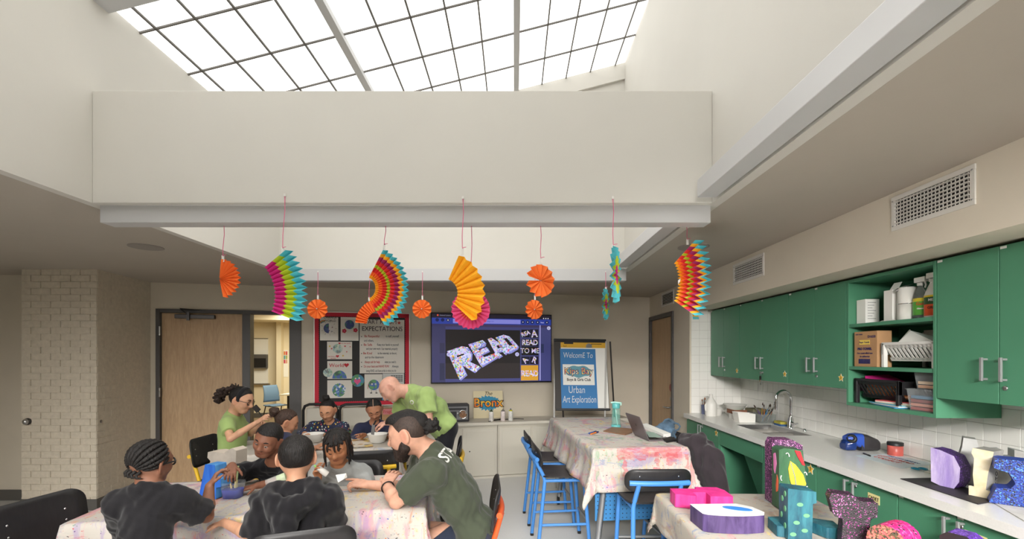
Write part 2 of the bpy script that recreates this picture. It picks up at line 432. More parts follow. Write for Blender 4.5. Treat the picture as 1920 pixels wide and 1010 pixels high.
prj = thing('projector', 'dark wall-mounted projector unit in front of the whiteboard', 'projector', MBW @ Vector(((p0+p1)/2, YN-.1, pz2)), AL)
MB().box(p0, p1, YN-.14, YN-.02, pz2, pz, M=MBW).build('housing', M_frame, prj, bevel=.015)
MB().box(p0+.02, p1-.02, YN-.146, YN-.14, pz2+.03, pz-.1, M=MBW).build('front_panel', M_black, prj)
q0, qz = on_far(531.5, 656, YN); q1, qz2 = on_far(540.5, 681, YN)
pst = thing('poster', 'small colourful grid poster in the room behind the glass', 'poster', MBW @ Vector((q0, YN, qz2)), AL)
MB().box(q0, q1, YN-.006, YN, qz2-.35, qz, M=MBW).build('sheet', M_white, pst)
pc = [(214, 120, 60), (200, 70, 60), (90, 150, 150), (150, 170, 90), (190, 60, 90), (210, 150, 120)]
for i in range(6):
    xx = q0+.01+(q1-q0-.02)*(i % 2)/2; zz = qz-.02-(i//2+1)*(qz-qz2)/3.2
    MB().box(xx, xx+(q1-q0)/2-.02, YN-.009, YN-.005, zz, zz+(qz-qz2)/3.6, M=MBW).build('panel', mat('poster_print_%d' % i, pc[i]), pst)
# blue chair and desk in the next room
pch = P(512, 790, 10.8)
bc = thing('office_chair', 'blue plastic chair seen through the glass sidelight', 'chair', (pch.x, pch.y, 0), .6)
Mb = T(pch.x+.1, pch.y, 0) @ R(-.45)
M_bluep = mat('blue_grey_plastic', (104, 132, 158), .5)
MB().grid(lambda a, c: (.0+.03*math.sin(PI*c)-.2-.06*c, (a-.5)*(.42-.06*c), .52+.38*c), 8, 8, M=Mb).build('backrest', M_bluep, bc, solid=.015)
MB().grid(lambda a, c: (-.2+.42*c, (a-.5)*.42, .45-.02*math.sin(PI*c)), 8, 8, M=Mb).build('seat', M_bluep, bc, solid=.02)
for sx, sy in ((-1, -1), (-1, 1), (1, -1), (1, 1)):
    MB().tube([Mb @ Vector((0, sy*.2, .44)), Mb @ Vector((sx*.12, sy*.21, .43)), Mb @ Vector((sx*.25, sy*.22, 0))], .012, 8).build('leg', M_black, bc)
pd = P(540, 790, 10.4)
dk = thing('desk', 'small desk edge beside the blue chair behind the glass', 'desk', (pd.x+.35, pd.y, 0), 0)
zt = .735
MB().box(pd.x-.15, pd.x+.7, pd.y-.1, pd.y+.5, zt-.03, zt).build('top', M_yel, dk)
for dx in (-.02, .65):
    MB().box(pd.x+dx, pd.x+dx+.04, pd.y, pd.y+.4, 0, zt-.03).build('leg', M_black, dk)
# ---- right door
d2 = thing('door_2', None, None, (XC, D0, 0), kind='structure')
MB().box(XC-.02, XC+.1, D0, D0+.055, 0, 2.18).box(XC-.02, XC+.1, D1-.05, D1, 0, 2.18).box(XC-.02, XC+.1, D0+.055, D1-.05, 2.125, 2.18).build('frame', M_frame, d2, bevel=.003)
MB().box(XC+.015, XC+.06, D0+.058, D1-.053, .01, 2.12).build('door_leaf', M_door, d2, bevel=.002)
ph = Vector((XC, D0+.13, 1.6-99*6.1/870))
h = MB().lathe([(.026, 0), (.026, .012)], 20, M=T(XC+.016, ph.y, ph.z) @ R(-PI/2, 'Y')).tube([(XC+.01, ph.y, ph.z), (XC-.05, ph.y, ph.z), (XC-.055, ph.y+.02, ph.z), (XC-.05, ph.y+.13, ph.z-.004)], .010, 10).build('lever_handle', M_steel, d2)
MB().lathe([(.024, 0), (.022, .016), (.0, .018)], 20, M=T(XC+.016, ph.y, ph.z+.12) @ R(-PI/2, 'Y')).build('lock', M_steel, d2)
for z in (.3, 1.15, 1.9): MB().cyl((XC-.012, D1-.052, z-.06), (XC-.012, D1-.052, z+.06), .012, n=10).build('hinge', M_darksteel, d2)
ps = P(1256, 726.5, 6.18)
MB().prism(disc_poly(.052, 28), 0, .003, M=T(XC+.014, 6.2, 1.6-60.5*6.2/870) @ FL).build('round_sign', mat('red_sign', (150, 42, 40), .4), d2)
# ---- ceiling discs and vents
for (u, v, lab) in ((274, 462.5, 'round ceiling speaker above the wooden door'), (1300, 462.5, 'round ceiling speaker behind the chevron paper fan')):
    p = PZ(u, v, ZC); t = thing('ceiling_speaker', lab, 'speaker', p, 0, 'round ceiling speakers')
    MB().lathe([(.122, 0), (.122, -.006), (.112, -.008), (0, -.008)][::-1], 40, c=p).build('grille', mat('speaker_grille', (150, 144, 137), .7), t)
M_vent = mat('white_vent_metal', (222, 219, 212), .45)
def vent(y0, y1, z0, z1, nh, nv, lab, fr=.025):
    t = thing('air_vent', lab, 'vent', (XC, (y0+y1)/2, z0), 0, 'white supply air vents')
    f = MB(); a, b2 = XC-.008, XC
    f.box(a, b2, y0-fr, y1+fr, z1, z1+fr).box(a, b2, y0-fr, y1+fr, z0-fr, z0).box(a, b2, y0-fr, y0, z0, z1).box(a, b2, y1, y1+fr, z0, z1)
    f.build('frame', M_vent, t, bevel=.002)
    MB().box(XC-.001, XC-.0005, y0, y1, z0, z1).build('duct_opening', mat('duct_dark', (38, 36, 34), .9), t)
    for i in range(nh):
        z = z0+(z1-z0)*(i+.5)/nh
        MB().box(-.006, .006, y0, y1, -.0016, .0016, M=T(XC-.007, 0, z) @ R(.15, 'Y')).build('slat', M_vent, t)
    if nv:
        vb = MB()
        for i in range(nv):
            y = y0+(y1-y0)*(i+.5)/nv; vb.box(XC-.004, XC-.0015, y-.002, y+.002, z0, z1)
        vb.build('rear_blades', M_vent, t, kind='stuff')
    for yy in (y0-fr/2, y1+fr/2):
        for zz in (z0+.0, z1): MB().lathe([(.004, 0), (.003, .003), (0, .003)], 8, M=T(XC-.008, yy, zz) @ R(-PI/2, 'Y')).build('screw', M_steel, t)
vent(2.112, 2.526, 2.305, 2.44, 7, 20, 'large white air vent high on the right wall nearest the camera')
vent(3.88, 4.37, 2.288, 2.43, 7, 20, 'white air vent on the soffit above the far green cabinets')
vent(6.06, 6.50, 2.30, 2.44, 7, 0, 'small white air vent above the right-hand door')
# ================================================================ green cabinets and counter
M_green = mat('green_laminate', (78, 138, 107), .42, var=.015, vscale=4, bump=.008, bscale=200)
M_green_edge = mat('green_edge', (80, 132, 104), .45)
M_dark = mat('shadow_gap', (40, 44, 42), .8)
M_handle = mat('satin_nickel', (158, 160, 160), .4, metal=.45)
M_quartz = mat('white_quartz', (228, 227, 223), .22, var=.012, vscale=120)
M_star = mat('yellow_star_card', (232, 186, 62), .6)
M_ink = mat('black_ink', (30, 28, 30), .7)
M_paper = mat('white_paper', (238, 237, 232), .8)
def handle(x, y, z0, z1, par, lock=None):
    h = MB().box(x-.032, x-.022, y-.006, y+.006, z0, z1).box(x-.026, x, y-.006, y+.006, z0+.004, z0+.014).box(x-.026, x, y-.006, y+.006, z1-.014, z1-.004)
    h.build('handle', M_handle, par, bevel=.001)
    if lock:
        MB().lathe([(.011, 0), (.011, .004), (.008, .006), (0, .006)], 18, M=T(x, lock[0], lock[1]) @ R(-PI/2, 'Y')).box(-.0015, .0015, -.005, .005, .006, .0068, M=T(x, lock[0], lock[1]) @ R(-PI/2, 'Y')).build('lock', M_steel, par)
def star(x, y, z, ch, par, r=.026):
    s = MB().prism(star_poly(r*1.18, r*.58), 0, .001, 0, M=T(x-.0002, y, z) @ FL).prism(star_poly(r, r*.46), .001, .002, 1, M=T(x-.0002, y, z) @ FL).build('star_sticker', [M_paper, M_star], par, label='yellow star sticker numbered '+ch)
    text(ch, r*1.1, T(x-.0026, y, z-.001) @ FL, M_ink, s)
def tagw(x, y, z, par): MB().box(x-.001, x, y-.035, y-.006, z-.016, z-.004).build('label_tag', M_paper, par)
XU, XB = 2.32, 2.035
def upper(name, lab, ys, z0, z1, hb, stars=(), locks=True, keys=False):
    y_hi, y_m, y_lo = ys
    t = thing(name, lab, 'wall cabinet', (XU, (y_hi+y_lo)/2, z0))
    MB().box(XU+.022, XW-.01, y_lo+.001, y_hi-.001, z0+.002, z1-.002).build('carcass', M_green, t)
    MB().box(XU+.019, XU+.022, y_lo+.003, y_hi-.003, z0+.004, z1-.004).build('shadow_gap', M_dark, t)
    for i, (a, b2) in enumerate(((y_m, y_hi), (y_lo, y_m))):
        d = MB().box(XU, XU+.019, a+.002, b2-.002, z0, z1).build('door', M_green, t, bevel=.0012, seg=1)
        y = y_m+.058 if i == 0 else y_m-.032
        handle(XU, y, hb, hb+.115, d, (y_m-.03, hb-.03) if (i == 1 and locks) else None)
        if i < len(stars) and stars[i]: star(XU, a+.05, z0+.075, stars[i], d)
        tagw(XU, b2, z1, d)
    return t
ZU0, ZU1 = 1.366, 2.122
upper('wall_cabinet', 'farthest green double-door wall cabinet in the tiled corner', (5.47, 5.14, 4.78), ZU0, ZU1, 1.47, (None, '1'))
upper('wall_cabinet', 'green double-door wall cabinet with keys hanging, left of the faucet', (4.775, 4.36, 3.926), ZU0, ZU1, 1.47, (None, '2'))
upper('wall_cabinet', 'green double-door wall cabinet directly left of the open shelves', (3.921, 3.585, 3.242), ZU0, ZU1, 1.47, (None, '3'))
upper('wall_cabinet', 'green double-door wall cabinet right of the open shelves', (2.548, 2.22, 1.89), ZU0, ZU1, 1.475)
# keys in the second cabinet's lock
kp = Vector((XU-.012, 4.335, 1.44))
kt = thing('key_bunch', 'bunch of keys hanging from a green wall cabinet lock', 'keys', kp)
MB().tube([kp+Vector((-.004, .012*math.cos(a), -.02+.012*math.sin(a))) for a in [2*PI*i/16 for i in range(16)]], .0013, 6, closed=True).build('ring', M_steel, kt)
MB().cyl(kp+Vector((.012, 0, 0)), kp+Vector((-.006, 0, 0)), .004, n=8).box(kp.x-.008, kp.x-.004, kp.y-.009, kp.y+.009, kp.z-.012, kp.z+.012).build('key', M_steel, kt)
MB().prism(rrect(.03, .035, .008), 0, .004, M=T(kp.x-.006, kp.y, kp.z-.05) @ FL).build('fob', M_black, kt, label='black plastic fob')
MB().box(kp.x-.008, kp.x-.006, kp.y-.012, kp.y-.004, kp.z-.10, kp.z-.04).lathe([(.011, 0), (.011, .002)], 14, M=T(kp.x-.008, kp.y-.008, kp.z-.105) @ R(-PI/2, 'Y')).build('key', M_steel, kt)
MB().box(kp.x-.010, kp.x-.008, kp.y+.004, kp.y+.010, kp.z-.085, kp.z-.03).build('key', mat('brass', (190, 150, 80), .3, metal=1), kt)
# open shelf unit
YS0, YS1, ZS0 = 2.551, 3.239, 1.255
su = thing('open_shelf', 'green open shelf unit with three shelves of supplies', 'shelf', (XU, (YS0+YS1)/2, ZS0))
SH = [ZS0, 1.525, 1.815]
MB().box(XU, XW-.01, YS1-.019, YS1, ZS0, ZU1).build('side_panel', M_green, su, bevel=.001, seg=1)
MB().box(XU, XW-.01, YS0, YS0+.019, ZS0, ZU1).build('side_panel', M_green, su, bevel=.001, seg=1)
MB().box(XW-.02, XW-.01, YS0+.019, YS1-.019, ZS0+.019, ZU1-.02).build('back_panel', M_green, su)
MB().box(XU, XW-.02, YS0+.019, YS1-.019, ZU1-.02, ZU1).build('top_panel', M_green, su)
MB().box(XU, XW-.01, YS0+.019, YS1-.019, ZS0, ZS0+.022).build('bottom_panel', M_green, su)
for z in SH[1:]: MB().box(XU+.004, XW-.02, YS0+.019, YS1-.019, z-.022, z).build('shelf_board', M_green, su)
# base cabinets
ZB0, ZB1 = .10, .872
def base(lab, ys, hz=(.745, .848), stars=(), note=None, one=False, lock=True):
    y_hi, y_m, y_lo = ys
    t = thing('base_cabinet', lab, 'base cabinet', (XB, (y_hi+y_lo)/2, 0))
    MB().box(XB+.022, XW-.01, y_lo+.001, y_hi-.001, ZB0, ZB1).build('carcass', M_green, t)
    MB().box(XB+.08, XW-.05, y_lo+.001, y_hi-.001, 0, ZB0).build('plinth', M_base, t)
    MB().box(XB+.019, XB+.022, y_lo+.003, y_hi-.003, ZB0+.002, ZB1-.002).build('shadow_gap', M_dark, t)
    for i, (a, b2) in enumerate(((y_m, y_hi), (y_lo, y_m))):
        d = MB().box(XB, XB+.019, a+.002, b2-.002, ZB0, ZB1-.004).build('door', M_green, t, bevel=.0012, seg=1)
        y = y_m+.035 if i == 0 else y_m-.035
        handle(XB, y, hz[0], hz[1], d, (y_m-.024, ZB1-.05) if i == 1 and lock else None)
        if i < len(stars) and stars[i]: star(XB, a+.06, ZB1-.052, stars[i], d, .034)
        tagw(XB, b2, ZB1-.004, d)
        if note and note[0] == i:
            yy, zz, w, hh = note[2:]
            n = MB().box(XB-.0015, XB, yy-w/2, yy+w/2, zz-hh/2, zz+hh/2).build('paper_label', mat('cream_label_paper', (226, 212, 150), .8), d, label='hand-lettered paper label')
            text(note[1], hh*.6, T(XB-.0022, yy, zz) @ FL, M_ink, n, sx=.78)
    return t
base('green base cabinet under the white jug in the tiled corner', (5.47, 5.04, 4.61), stars=(None, '4'))
base('green base cabinet right of the sink opening with a star sticker', (3.80, 3.46, 3.124), stars=(None, '7'))
base('green base cabinet labelled CADET under the pencil sharpener', (3.122, 2.789, 2.462), note=(1, 'CADET', 2.625, .79, .085, .05))
base('green base cabinet below the purple letter, cut by the picture edge', (2.460, 2.135, 1.81), stars=(None, '9'), note=(1, 'THE', 2.045, .79, .10, .05))
# sink base with knee space
sk = thing('sink_cabinet', 'green sink cabinet with open knee space and slanted panel', 'base cabinet', (XB, 4.2, 0))
MB().box(XB, XB+.019, 3.803, 4.607, ZB1-.155, ZB1-.004).build('apron', M_green, sk, bevel=.0012, seg=1)
MB().box(XB+.005, XW-.01, 4.59, 4.607, .0, ZB1-.16).build('side_panel', M_green, sk)
MB().box(XB+.005, XW-.01, 3.803, 3.82, .0, ZB1-.16).build('side_panel', M_green, sk)
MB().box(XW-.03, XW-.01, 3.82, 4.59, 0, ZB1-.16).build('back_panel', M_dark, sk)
sp = MB().add([(XB+.10, 3.82, .70), (XB+.10, 4.33, .70), (XB+.36, 4.40, .06), (XB+.36, 3.82, .06), (XB+.12, 3.82, .70), (XB+.12, 4.33, .70), (XB+.38, 4.40, .06), (XB+.38, 3.82, .06)],
              [(0, 3, 2, 1), (4, 5, 6, 7), (0, 1, 5, 4), (1, 2, 6, 5), (2, 3, 7, 6), (3, 0, 4, 7)])
sp.build('slanted_panel', M_green, sk)
tagw(XB, 3.83, ZB1-.004, sk)
# countertop with a real sink cut-out
ZT = .918; SX0, SX1, SY0, SY1 = 2.185, 2.545, 3.95, 4.59
ct = thing('countertop', 'long white quartz countertop with a steel sink cut in', 'countertop', (2.3, 3.3, ZB1))
CY0 = 1.2; cm = MB(); XF = XB-.03
cm.box(XF, SX0, CY0, YR-.01, ZB1, ZT).box(SX1, XW-.008, CY0, YR-.01, ZB1, ZT).box(SX0, SX1, CY0, SY0, ZB1, ZT).box(SX0, SX1, SY1, YR-.01, ZB1, ZT)
cm.build('slab', M_quartz, ct)
sn = thing('sink', 'double-bowl stainless steel sink set into the white countertop', 'sink', (2.36, 4.3, .75))
def bowl(y0, y1):
    m = MB(); r = []
    for (ins, z, rad) in ((0, ZT-.03, .05), (.006, ZT-.10, .05), (.012, ZT-.17, .045), (.04, ZT-.185, .03)):
        r.append([(x, y, z) for x, y in rrect(SX1-SX0-2*ins, y1-y0-2*ins, rad, 5, (SX0+SX1)/2, (y0+y1)/2)])
    n = len(r[0]); vs = [p for q in r for p in q]
    m.add(vs, [(i*n+k, i*n+(k+1) % n, (i+1)*n+(k+1) % n, (i+1)*n+k) for i in range(3) for k in range(n)]+[tuple(range(3*n, 4*n))], 0, True)
    m.build('bowl', mat('sink_steel', (166, 162, 156), .5, metal=.5), sn, solid=.002)
    MB().lathe([(.03, 0), (.03, .003), (.02, .003), (.018, .0)], 20, c=((SX0+SX1)/2, (y0+y1)/2, ZT-.184)).build('drain', M_chrome, sn)
bowl(SY0, 4.255); bowl(4.285, SY1)
MB().box(SX0, SX1, 4.255, 4.285, ZT-.06, ZT-.03).box(SX0-.001, SX0+.004, SY0, SY1, ZB1, ZT-.001).box(SX1-.004, SX1+.001, SY0, SY1, ZB1, ZT-.001).box(SX0, SX1, SY0-.001, SY0+.004, ZB1, ZT-.001).box(SX0, SX1, SY1-.004, SY1+.001, ZB1, ZT-.001).build('divider', M_steel, sn)
# faucet
fp = Vector((2.60, 4.36, ZT))
fa = thing('faucet', 'chrome gooseneck faucet standing behind the sink', 'faucet', fp)
MB().lathe([(.034, 0), (.034, .008), (.026, .014), (.025, .085), (.017, .10), (.016, .12)], 20, c=fp).build('body', M_chrome, fa)
nk = [fp+Vector((0, 0, .1))]+[fp+Vector((0, 0, .26))]
for i in range(0, 13):
    a = PI*i/12; nk.append(fp+Vector((-.075+.075*math.cos(a), -.02*i/12, .27+.08*math.sin(a))))
nk.append(fp+Vector((-.151, -.02, .22))); nk.append(fp+Vector((-.152, -.02, .19)))
MB().tube(nk, [.0125]*(len(nk)-2)+[.0125, .014], 14).build('spout', M_chrome, fa)
MB().cyl(fp+Vector((-.152, -.02, .25)), fp+Vector((-.152, -.02, .175)), .0165, n=16).build('spray_head', M_chrome, fa)
MB().tube([fp+Vector((0, -.02, .05)), fp+Vector((-.005, -.06, .045)), fp+Vector((-.01, -.12, .06))], [.016, .012, .007], 10).build('lever', M_chrome, fa)
MB().lathe([(.016, 0), (.014, .02), (.0, .022)], 14, c=(2.62, 4.18, ZT)).build('hole_cover', M_chrome, fa)
spg = thing('sponge', 'yellow and blue sponge on the sink edge by the faucet', 'sponge', (2.6, 4.52, ZT))
MB().prism(rrect(.07, .13, .02, 4, 2.6, 4.53), ZT, ZT+.018, 0).prism(rrect(.07, .13, .02, 4, 2.6, 4.53), ZT+.018, ZT+.04, 1).build('pad', [mat('blue_scrub_pad', (50, 84, 130), .9, bump=.3), mat('yellow_sponge', (176, 166, 70), .9, bump=.4, bscale=120)], spg)
def on_counter(u, v): return PZ(u, v, ZT)
# white jug and paintbrushes in a jar
p = on_counter(1333, 779)
jg = thing('plastic_jug', 'white plastic gallon jug in the far counter corner', 'jug', p)
M_wp = mat('white_plastic', (228, 226, 220), .4)
MB().lathe([(.060, 0), (.064, .01), (.064, .13), (.056, .155), (.03, .19), (.018, .215), (.017, .225)], 28, c=p).build('bottle', M_wp, jg)
MB().lathe([(.02, .222), (.02, .243), (.0, .245)], 20, c=p).build('cap', M_wp, jg)
MB().tube([p+Vector((-.056, -.01, .14)), p+Vector((-.07, -.012, .12)), p+Vector((-.066, -.01, .07)), p+Vector((-.06, -.01, .06))], .009, 8).build('handle', M_wp, jg)
def brush(base, tip, col, par=None, lab=None, bristle=(60, 40, 30)):
    base, tip = Vector(base), Vector(tip); d = tip-base
    t = thing('paintbrush', lab, 'paintbrush', base)
    MB().tube([base, base+d*.5, base+d*.72], [.0025, .0042, .0035], 8).build('brush_handle', mat('brush_%d_%d_%d' % col, col, .4), t)
    MB().tube([base+d*.72, base+d*.85], [.0042, .005], 8).build('ferrule', M_steel, t)
    MB().tube([base+d*.85, base+d*.93, tip], [.005, .006, .0015], 8).build('bristles', mat('bristle_%d_%d_%d' % bristle, bristle, .8), t)
p = on_counter(1320, 776)
jr = thing('brush_jar', 'narrow blue grey jar of paintbrushes left of the white jug', 'jar', p)
MB().lathe([(.026, 0), (.028, .02), (.029, .11), (.027, .11), (.025, .02), (0, .01)], 20, c=p).build('jar_body', mat('blue_grey_jar', (108, 116, 150), .3), jr)
for i, (dx, dy, cc) in enumerate(((-.01, .0, (150, 90, 50)), (.008, .006, (120, 60, 40)), (.0, -.01, (170, 110, 60)))):
    brush(p+Vector((dx*.4, dy*.4, .015)), p+Vector((dx*2.4, dy*2, .175+.012*i)), cc, lab=('left leaning brown', 'right leaning dark brown', 'upright tan')[i]+' paintbrush standing in the blue grey jar', bristle=(140, 84, 46))
for o in COL.objects:
    if str(o.get('label', '')).endswith('paintbrush standing in the blue grey jar'): o['group'] = 'paintbrushes in the blue grey jar'
def bowlthing(p, r, h, lab, m, name='bowl', group=None, cat='bowl', r0=.62):
    t = thing(name, lab, cat, p, 0, group)
    MB().lathe([(r*r0*.9, 0), (r*r0, .004), (r*.97, h-.008), (r*1.04, h-.002), (r*1.05, h), (r*.99, h), (r*r0*.95, .01), (0, .008)], 32, c=p).build('bowl_body', m, t)
    return t
p = on_counter(1361, 773)
bowlthing(Vector((2.32, 5.3, ZT)), .055, .075, 'small white cup behind the jug in the counter corner', M_wp, 'cup', None, 'cup', .8)
bowlthing(Vector((2.47, 5.2, ZT+.0)), .105, .06, 'bottom white bowl, upside stack beside the tiled corner', M_wp, 'bowl', None)
bowlthing(Vector((2.475, 5.2, ZT+.062)), .12, .075, 'upper white bowl of the stack in the tiled corner', M_wp, 'bowl', None)
p = on_counter(1387, 782.5)
t = thing('paint_tub', 'small red tub with green lid among counter supplies', 'tub', p)
MB().lathe([(.034, 0), (.043, .05), (0, .05)], 24, c=p).build('tub', mat('red_tub', (176, 66, 52), .5), t)
MB().lathe([(.046, .048), (.046, .06), (.04, .064), (0, .064)], 24, c=p).build('lid', mat('green_lid', (70, 150, 70), .5), t)
p = Vector((2.44, 4.98, ZT))
t = thing('tray', 'brown cardboard tray stacked behind the red tub', 'tray', p)
MB().box(p.x-.10, p.x+.08, p.y-.07, p.y+.07, ZT, ZT+.062).build('spacer_box', M_wp, t)
MB().box(p.x-.12, p.x+.09, p.y-.08, p.y+.08, ZT+.062, ZT+.07).box(p.x-.12, p.x-.115, p.y-.08, p.y+.08, ZT+.07, ZT+.105).box(p.x-.12, p.x+.09, p.y-.08, p.y-.075, ZT+.07, ZT+.105).box(p.x+.085, p.x+.09, p.y-.08, p.y+.08, ZT+.07, ZT+.105).build('tray_body', mat('brown_card', (128, 84, 62), .7), t)
p = Vector((2.40, 4.79, ZT))
t = thing('plastic_bin', 'white plastic bin with slanted front by the brushes', 'bin', p)
MB().add([(p.x-.10, p.y-.055, ZT), (p.x+.06, p.y-.055, ZT), (p.x+.06, p.y+.055, ZT), (p.x-.10, p.y+.055, ZT),
          (p.x-.12, p.y-.06, ZT+.10), (p.x+.06, p.y-.06, ZT+.085), (p.x+.06, p.y+.06, ZT+.085), (p.x-.12, p.y+.06, ZT+.10)],
         [(0, 3, 2, 1), (0, 1, 5, 4), (1, 2, 6, 5), (2, 3, 7, 6), (3, 0, 4, 7)]).build('bin_body', M_wp, t, solid=.004)
t2 = thing('supply_box', 'grey tin of markers on top of the counter supplies', 'tin', (2.52, 4.85, ZT))
MB().box(2.46, 2.60, 4.78, 4.94, ZT, ZT+.125).build('box_body', mat('grey_card', (96, 94, 92), .6), t2)
MB().box(2.459, 2.601, 4.779, 4.941, ZT+.10, ZT+.128).build('lid', mat('olive_card', (112, 108, 84), .6), t2)
p = Vector((2.55, 4.72, ZT))
bx = thing('clear_tub', 'clear plastic tub of paintbrushes by the sink', 'tub', p)
M_clear = mat('clear_plastic', (225, 230, 228), .12, trans=.85, ior=1.1)
MB().add([(x, y, z) for z, e in ((ZT, .0), (ZT+.09, .012)) for x, y in rrect(.15+e, .13+e, .02, 3, p.x, p.y)],
         [tuple(range(16))[::-1]]+[(i, (i+1) % 16, 16+(i+1) % 16, 16+i) for i in range(16)]).build('tub_body', M_clear, bx, solid=.003)
rb = random.Random(11)
bc_ = [(190, 150, 60), (60, 120, 170), (40, 40, 44), (200, 196, 186), (150, 90, 50), (90, 60, 130), (210, 120, 50)]
for i in range(10):
    a = rb.uniform(0, 2*PI); q = p+Vector((.035*math.cos(a), .03*math.sin(a), .008)); e = p+Vector((rb.uniform(-.13, .11), rb.uniform(-.12, .06), (rb.uniform(.18, .22) if i < 7 else rb.uniform(.13, .16))))
    brush(q, e, bc_[i % 7], lab=('ochre', 'blue', 'black', 'white', 'brown', 'purple', 'orange', 'shorter ochre', 'shorter blue', 'shorter black')[i]+' handled paintbrush in the clear tub by the sink')
for o in COL.objects:
    if str(o.get('label', '')).endswith('paintbrush in the clear tub by the sink'): o['group'] = 'paintbrushes in the clear tub'
p = on_counter(1424, 787)
t = thing('spray_bottle', 'small green bottle lying between bin and brush tub', 'bottle', p)
MB().tube([p+Vector((0, .02, .07)), p+Vector((.01, -.01, .03)), p+Vector((.015, -.03, .012))], [.012, .02, .012], 12).build('bottle_body', mat('lime_plastic', (110, 190, 70), .3), t)
# pencil sharpener
p = on_counter(1612, 844)
sh = thing('pencil_sharpener', 'blue and black electric pencil sharpener on the counter', 'sharpener', p)
Ms = T(*p) @ R(math.radians(-4)) @ Matrix.Scale(.86, 4)
def loft(sec, m, mi=0, M=None, cap=True):
    n = len(sec[0]); vs = [q for s_ in sec for q in s_]
    m.add(vs, [(i*n+k, i*n+(k+1) % n, (i+1)*n+(k+1) % n, (i+1)*n+k) for i in range(len(sec)-1) for k in range(n)], mi, True, M)
    if cap: m.add(sec[0], [tuple(range(n))[::-1]], mi, False, M); m.add(sec[-1], [tuple(range(n))], mi, False, M)
    return m
def sec(x, w, z0, z1, r): return [(x, a, b2) for a, b2 in rrect(w, z1-z0, r, 4, 0, (z0+z1)/2)]
M_blue = mat('blue_plastic', (44, 78, 170), .3); M_blue2 = mat('translucent_blue_plastic', (32, 62, 130), .15, trans=.35)
loft([sec(-.135, .085, .01, .06, .02), sec(-.125, .10, .004, .085, .03), sec(-.06, .11, .004, .10, .03)], MB(), 0, Ms).build('shavings_drawer', M_blue2, sh)
loft([sec(-.115, .08, .075, .12, .02), sec(-.08, .10, .06, .138, .03), sec(-.02, .112, .03, .145, .03), sec(-.0, .114, .004, .142, .03)], MB(), 0, Ms).build('front_cover', M_blue, sh)
loft([sec(-.02, .112, .004, .143, .03), sec(.04, .116, .004, .136, .03), sec(.12, .10, .004, .10, .025), sec(.135, .085, .01, .085, .02)], MB(), 0, Ms).build('motor_housing', mat('charcoal_plastic', (52, 50, 52), .4), sh)
MB().lathe([(.036, -.03), (.036, .006), (.028, .014), (.014, .010), (.009, -.002), (0, -.002)], 24, M=Ms @ T(-.088, -.040, .105) @ Vector((-.62, -.70, .35)).to_track_quat('Z', 'Y').to_matrix().to_4x4()).build('selector_dial', M_black, sh)
# paint jar
p = on_counter(1678.5, 853)
t = thing('paint_jar', 'coral paint jar with black lid on the counter', 'jar', p)
MB().lathe([(.042, 0), (.044, .006), (.044, .068), (.04, .07), (0, .07)], 28, c=p).build('jar_body', mat('coral_paint_jar', (196, 92, 82), .35, var=.12, vscale=18), t)
MB().lathe([(.046, .068), (.046, .088), (.043, .09), (0, .09)], 28, c=p).build('lid', M_black, t)
# papers on the counter
def sheet(name, cs, m, lab, cat='paper', dz=.001, group=None, z=ZT, th=.0008):
    c = sum((Vector(q) for q in cs), Vector())/len(cs); t = thing(name, lab, cat, c, 0, group)
    n = len(cs)
    o = MB().add([(q[0], q[1], z+dz) for q in cs]+[(q[0], q[1], z+dz+th) for q in cs], [tuple(range(n))[::-1], tuple(range(n, 2*n))]+[(i, (i+1) % n, n+(i+1) % n, n+i) for i in range(n)]).build('page', m, t)
    return t
cs = [on_counter(u, v) for u, v in ((1603, 854), (1668, 850), (1755, 870), (1690, 878))]
t = sheet('printed_sheet', cs, mat('pale_blue_print', (214, 226, 232), .4), 'pale blue printed handout with red lettering on the counter')
Mt = T(cs[0].x*.5+cs[2].x*.5, cs[0].y*.5+cs[2].y*.5, ZT+.0024)
ax = (cs[3]-cs[0]).normalized(); ay = Vector((-ax.y, ax.x, 0)); Mr = Matrix((ax, ay, (0, 0, 1))).transposed().to_4x4()
M_redink = mat('red_ink', (178, 60, 56), .7); M_blueink = mat('blue_ink', (52, 84, 140), .7)
text('THE CITY BEGAN', .03, Mt @ Mr @ T(.0, .06, 0), M_blueink, t); text('LET US READ', .045, Mt @ Mr @ T(0, .01, 0), M_redink, t); text('COLLECT', .045, Mt @ Mr @ T(.0, -.05, 0), M_redink, t)
cs = [on_counter(u, v) for u, v in ((1660, 868), (1730, 865), (1790, 876), (1722, 882))]
sheet('printed_sheet', cs, M_paper, 'white sheet of paper under the pale blue handout', dz=.0)
cs = [on_counter(u, v) for u, v in ((1688, 898), (1756, 896.5), (1880, 938), (1834, 946))]
sheet('black_board', cs, mat('black_card', (46, 42, 46), .6), 'thin black board under the purple paper letter', 'board', th=.004)
cs = [on_counter(u, v) for u, v in ((1866, 945), (1915, 935), (1990, 970), (1950, 995))]
sheet('paper_sheet', cs, mat('paint_marked_paper', (206, 204, 200), .8, var=.05, vscale=20), 'paint-marked paper roll on the counter by the blue letter', th=.003)
def pen(a, b2, col, lab, tipc=(30, 30, 30), r=.005, group=None, cat='marker', name='marker'):
    a, b2 = Vector(a), Vector(b2); d = b2-a; t = thing(name, lab, cat, a, 0, group)
    MB().tube([a, a+d*.68], r, 10).build('barrel', mat('pen_%d_%d_%d' % col, col, .4), t)
    MB().tube([a+d*.66, a+d*.97, b2], [r*1.15, r*1.1, r*.7], 10).build('cap', mat('pen_%d_%d_%d' % tipc, tipc, .4), t)
up = Vector((0, 0, .006))
pen(on_counter(1619, 851)+up, on_counter(1632, 856)+up, (36, 36, 38), 'black marker lying beside the blue sharpener')
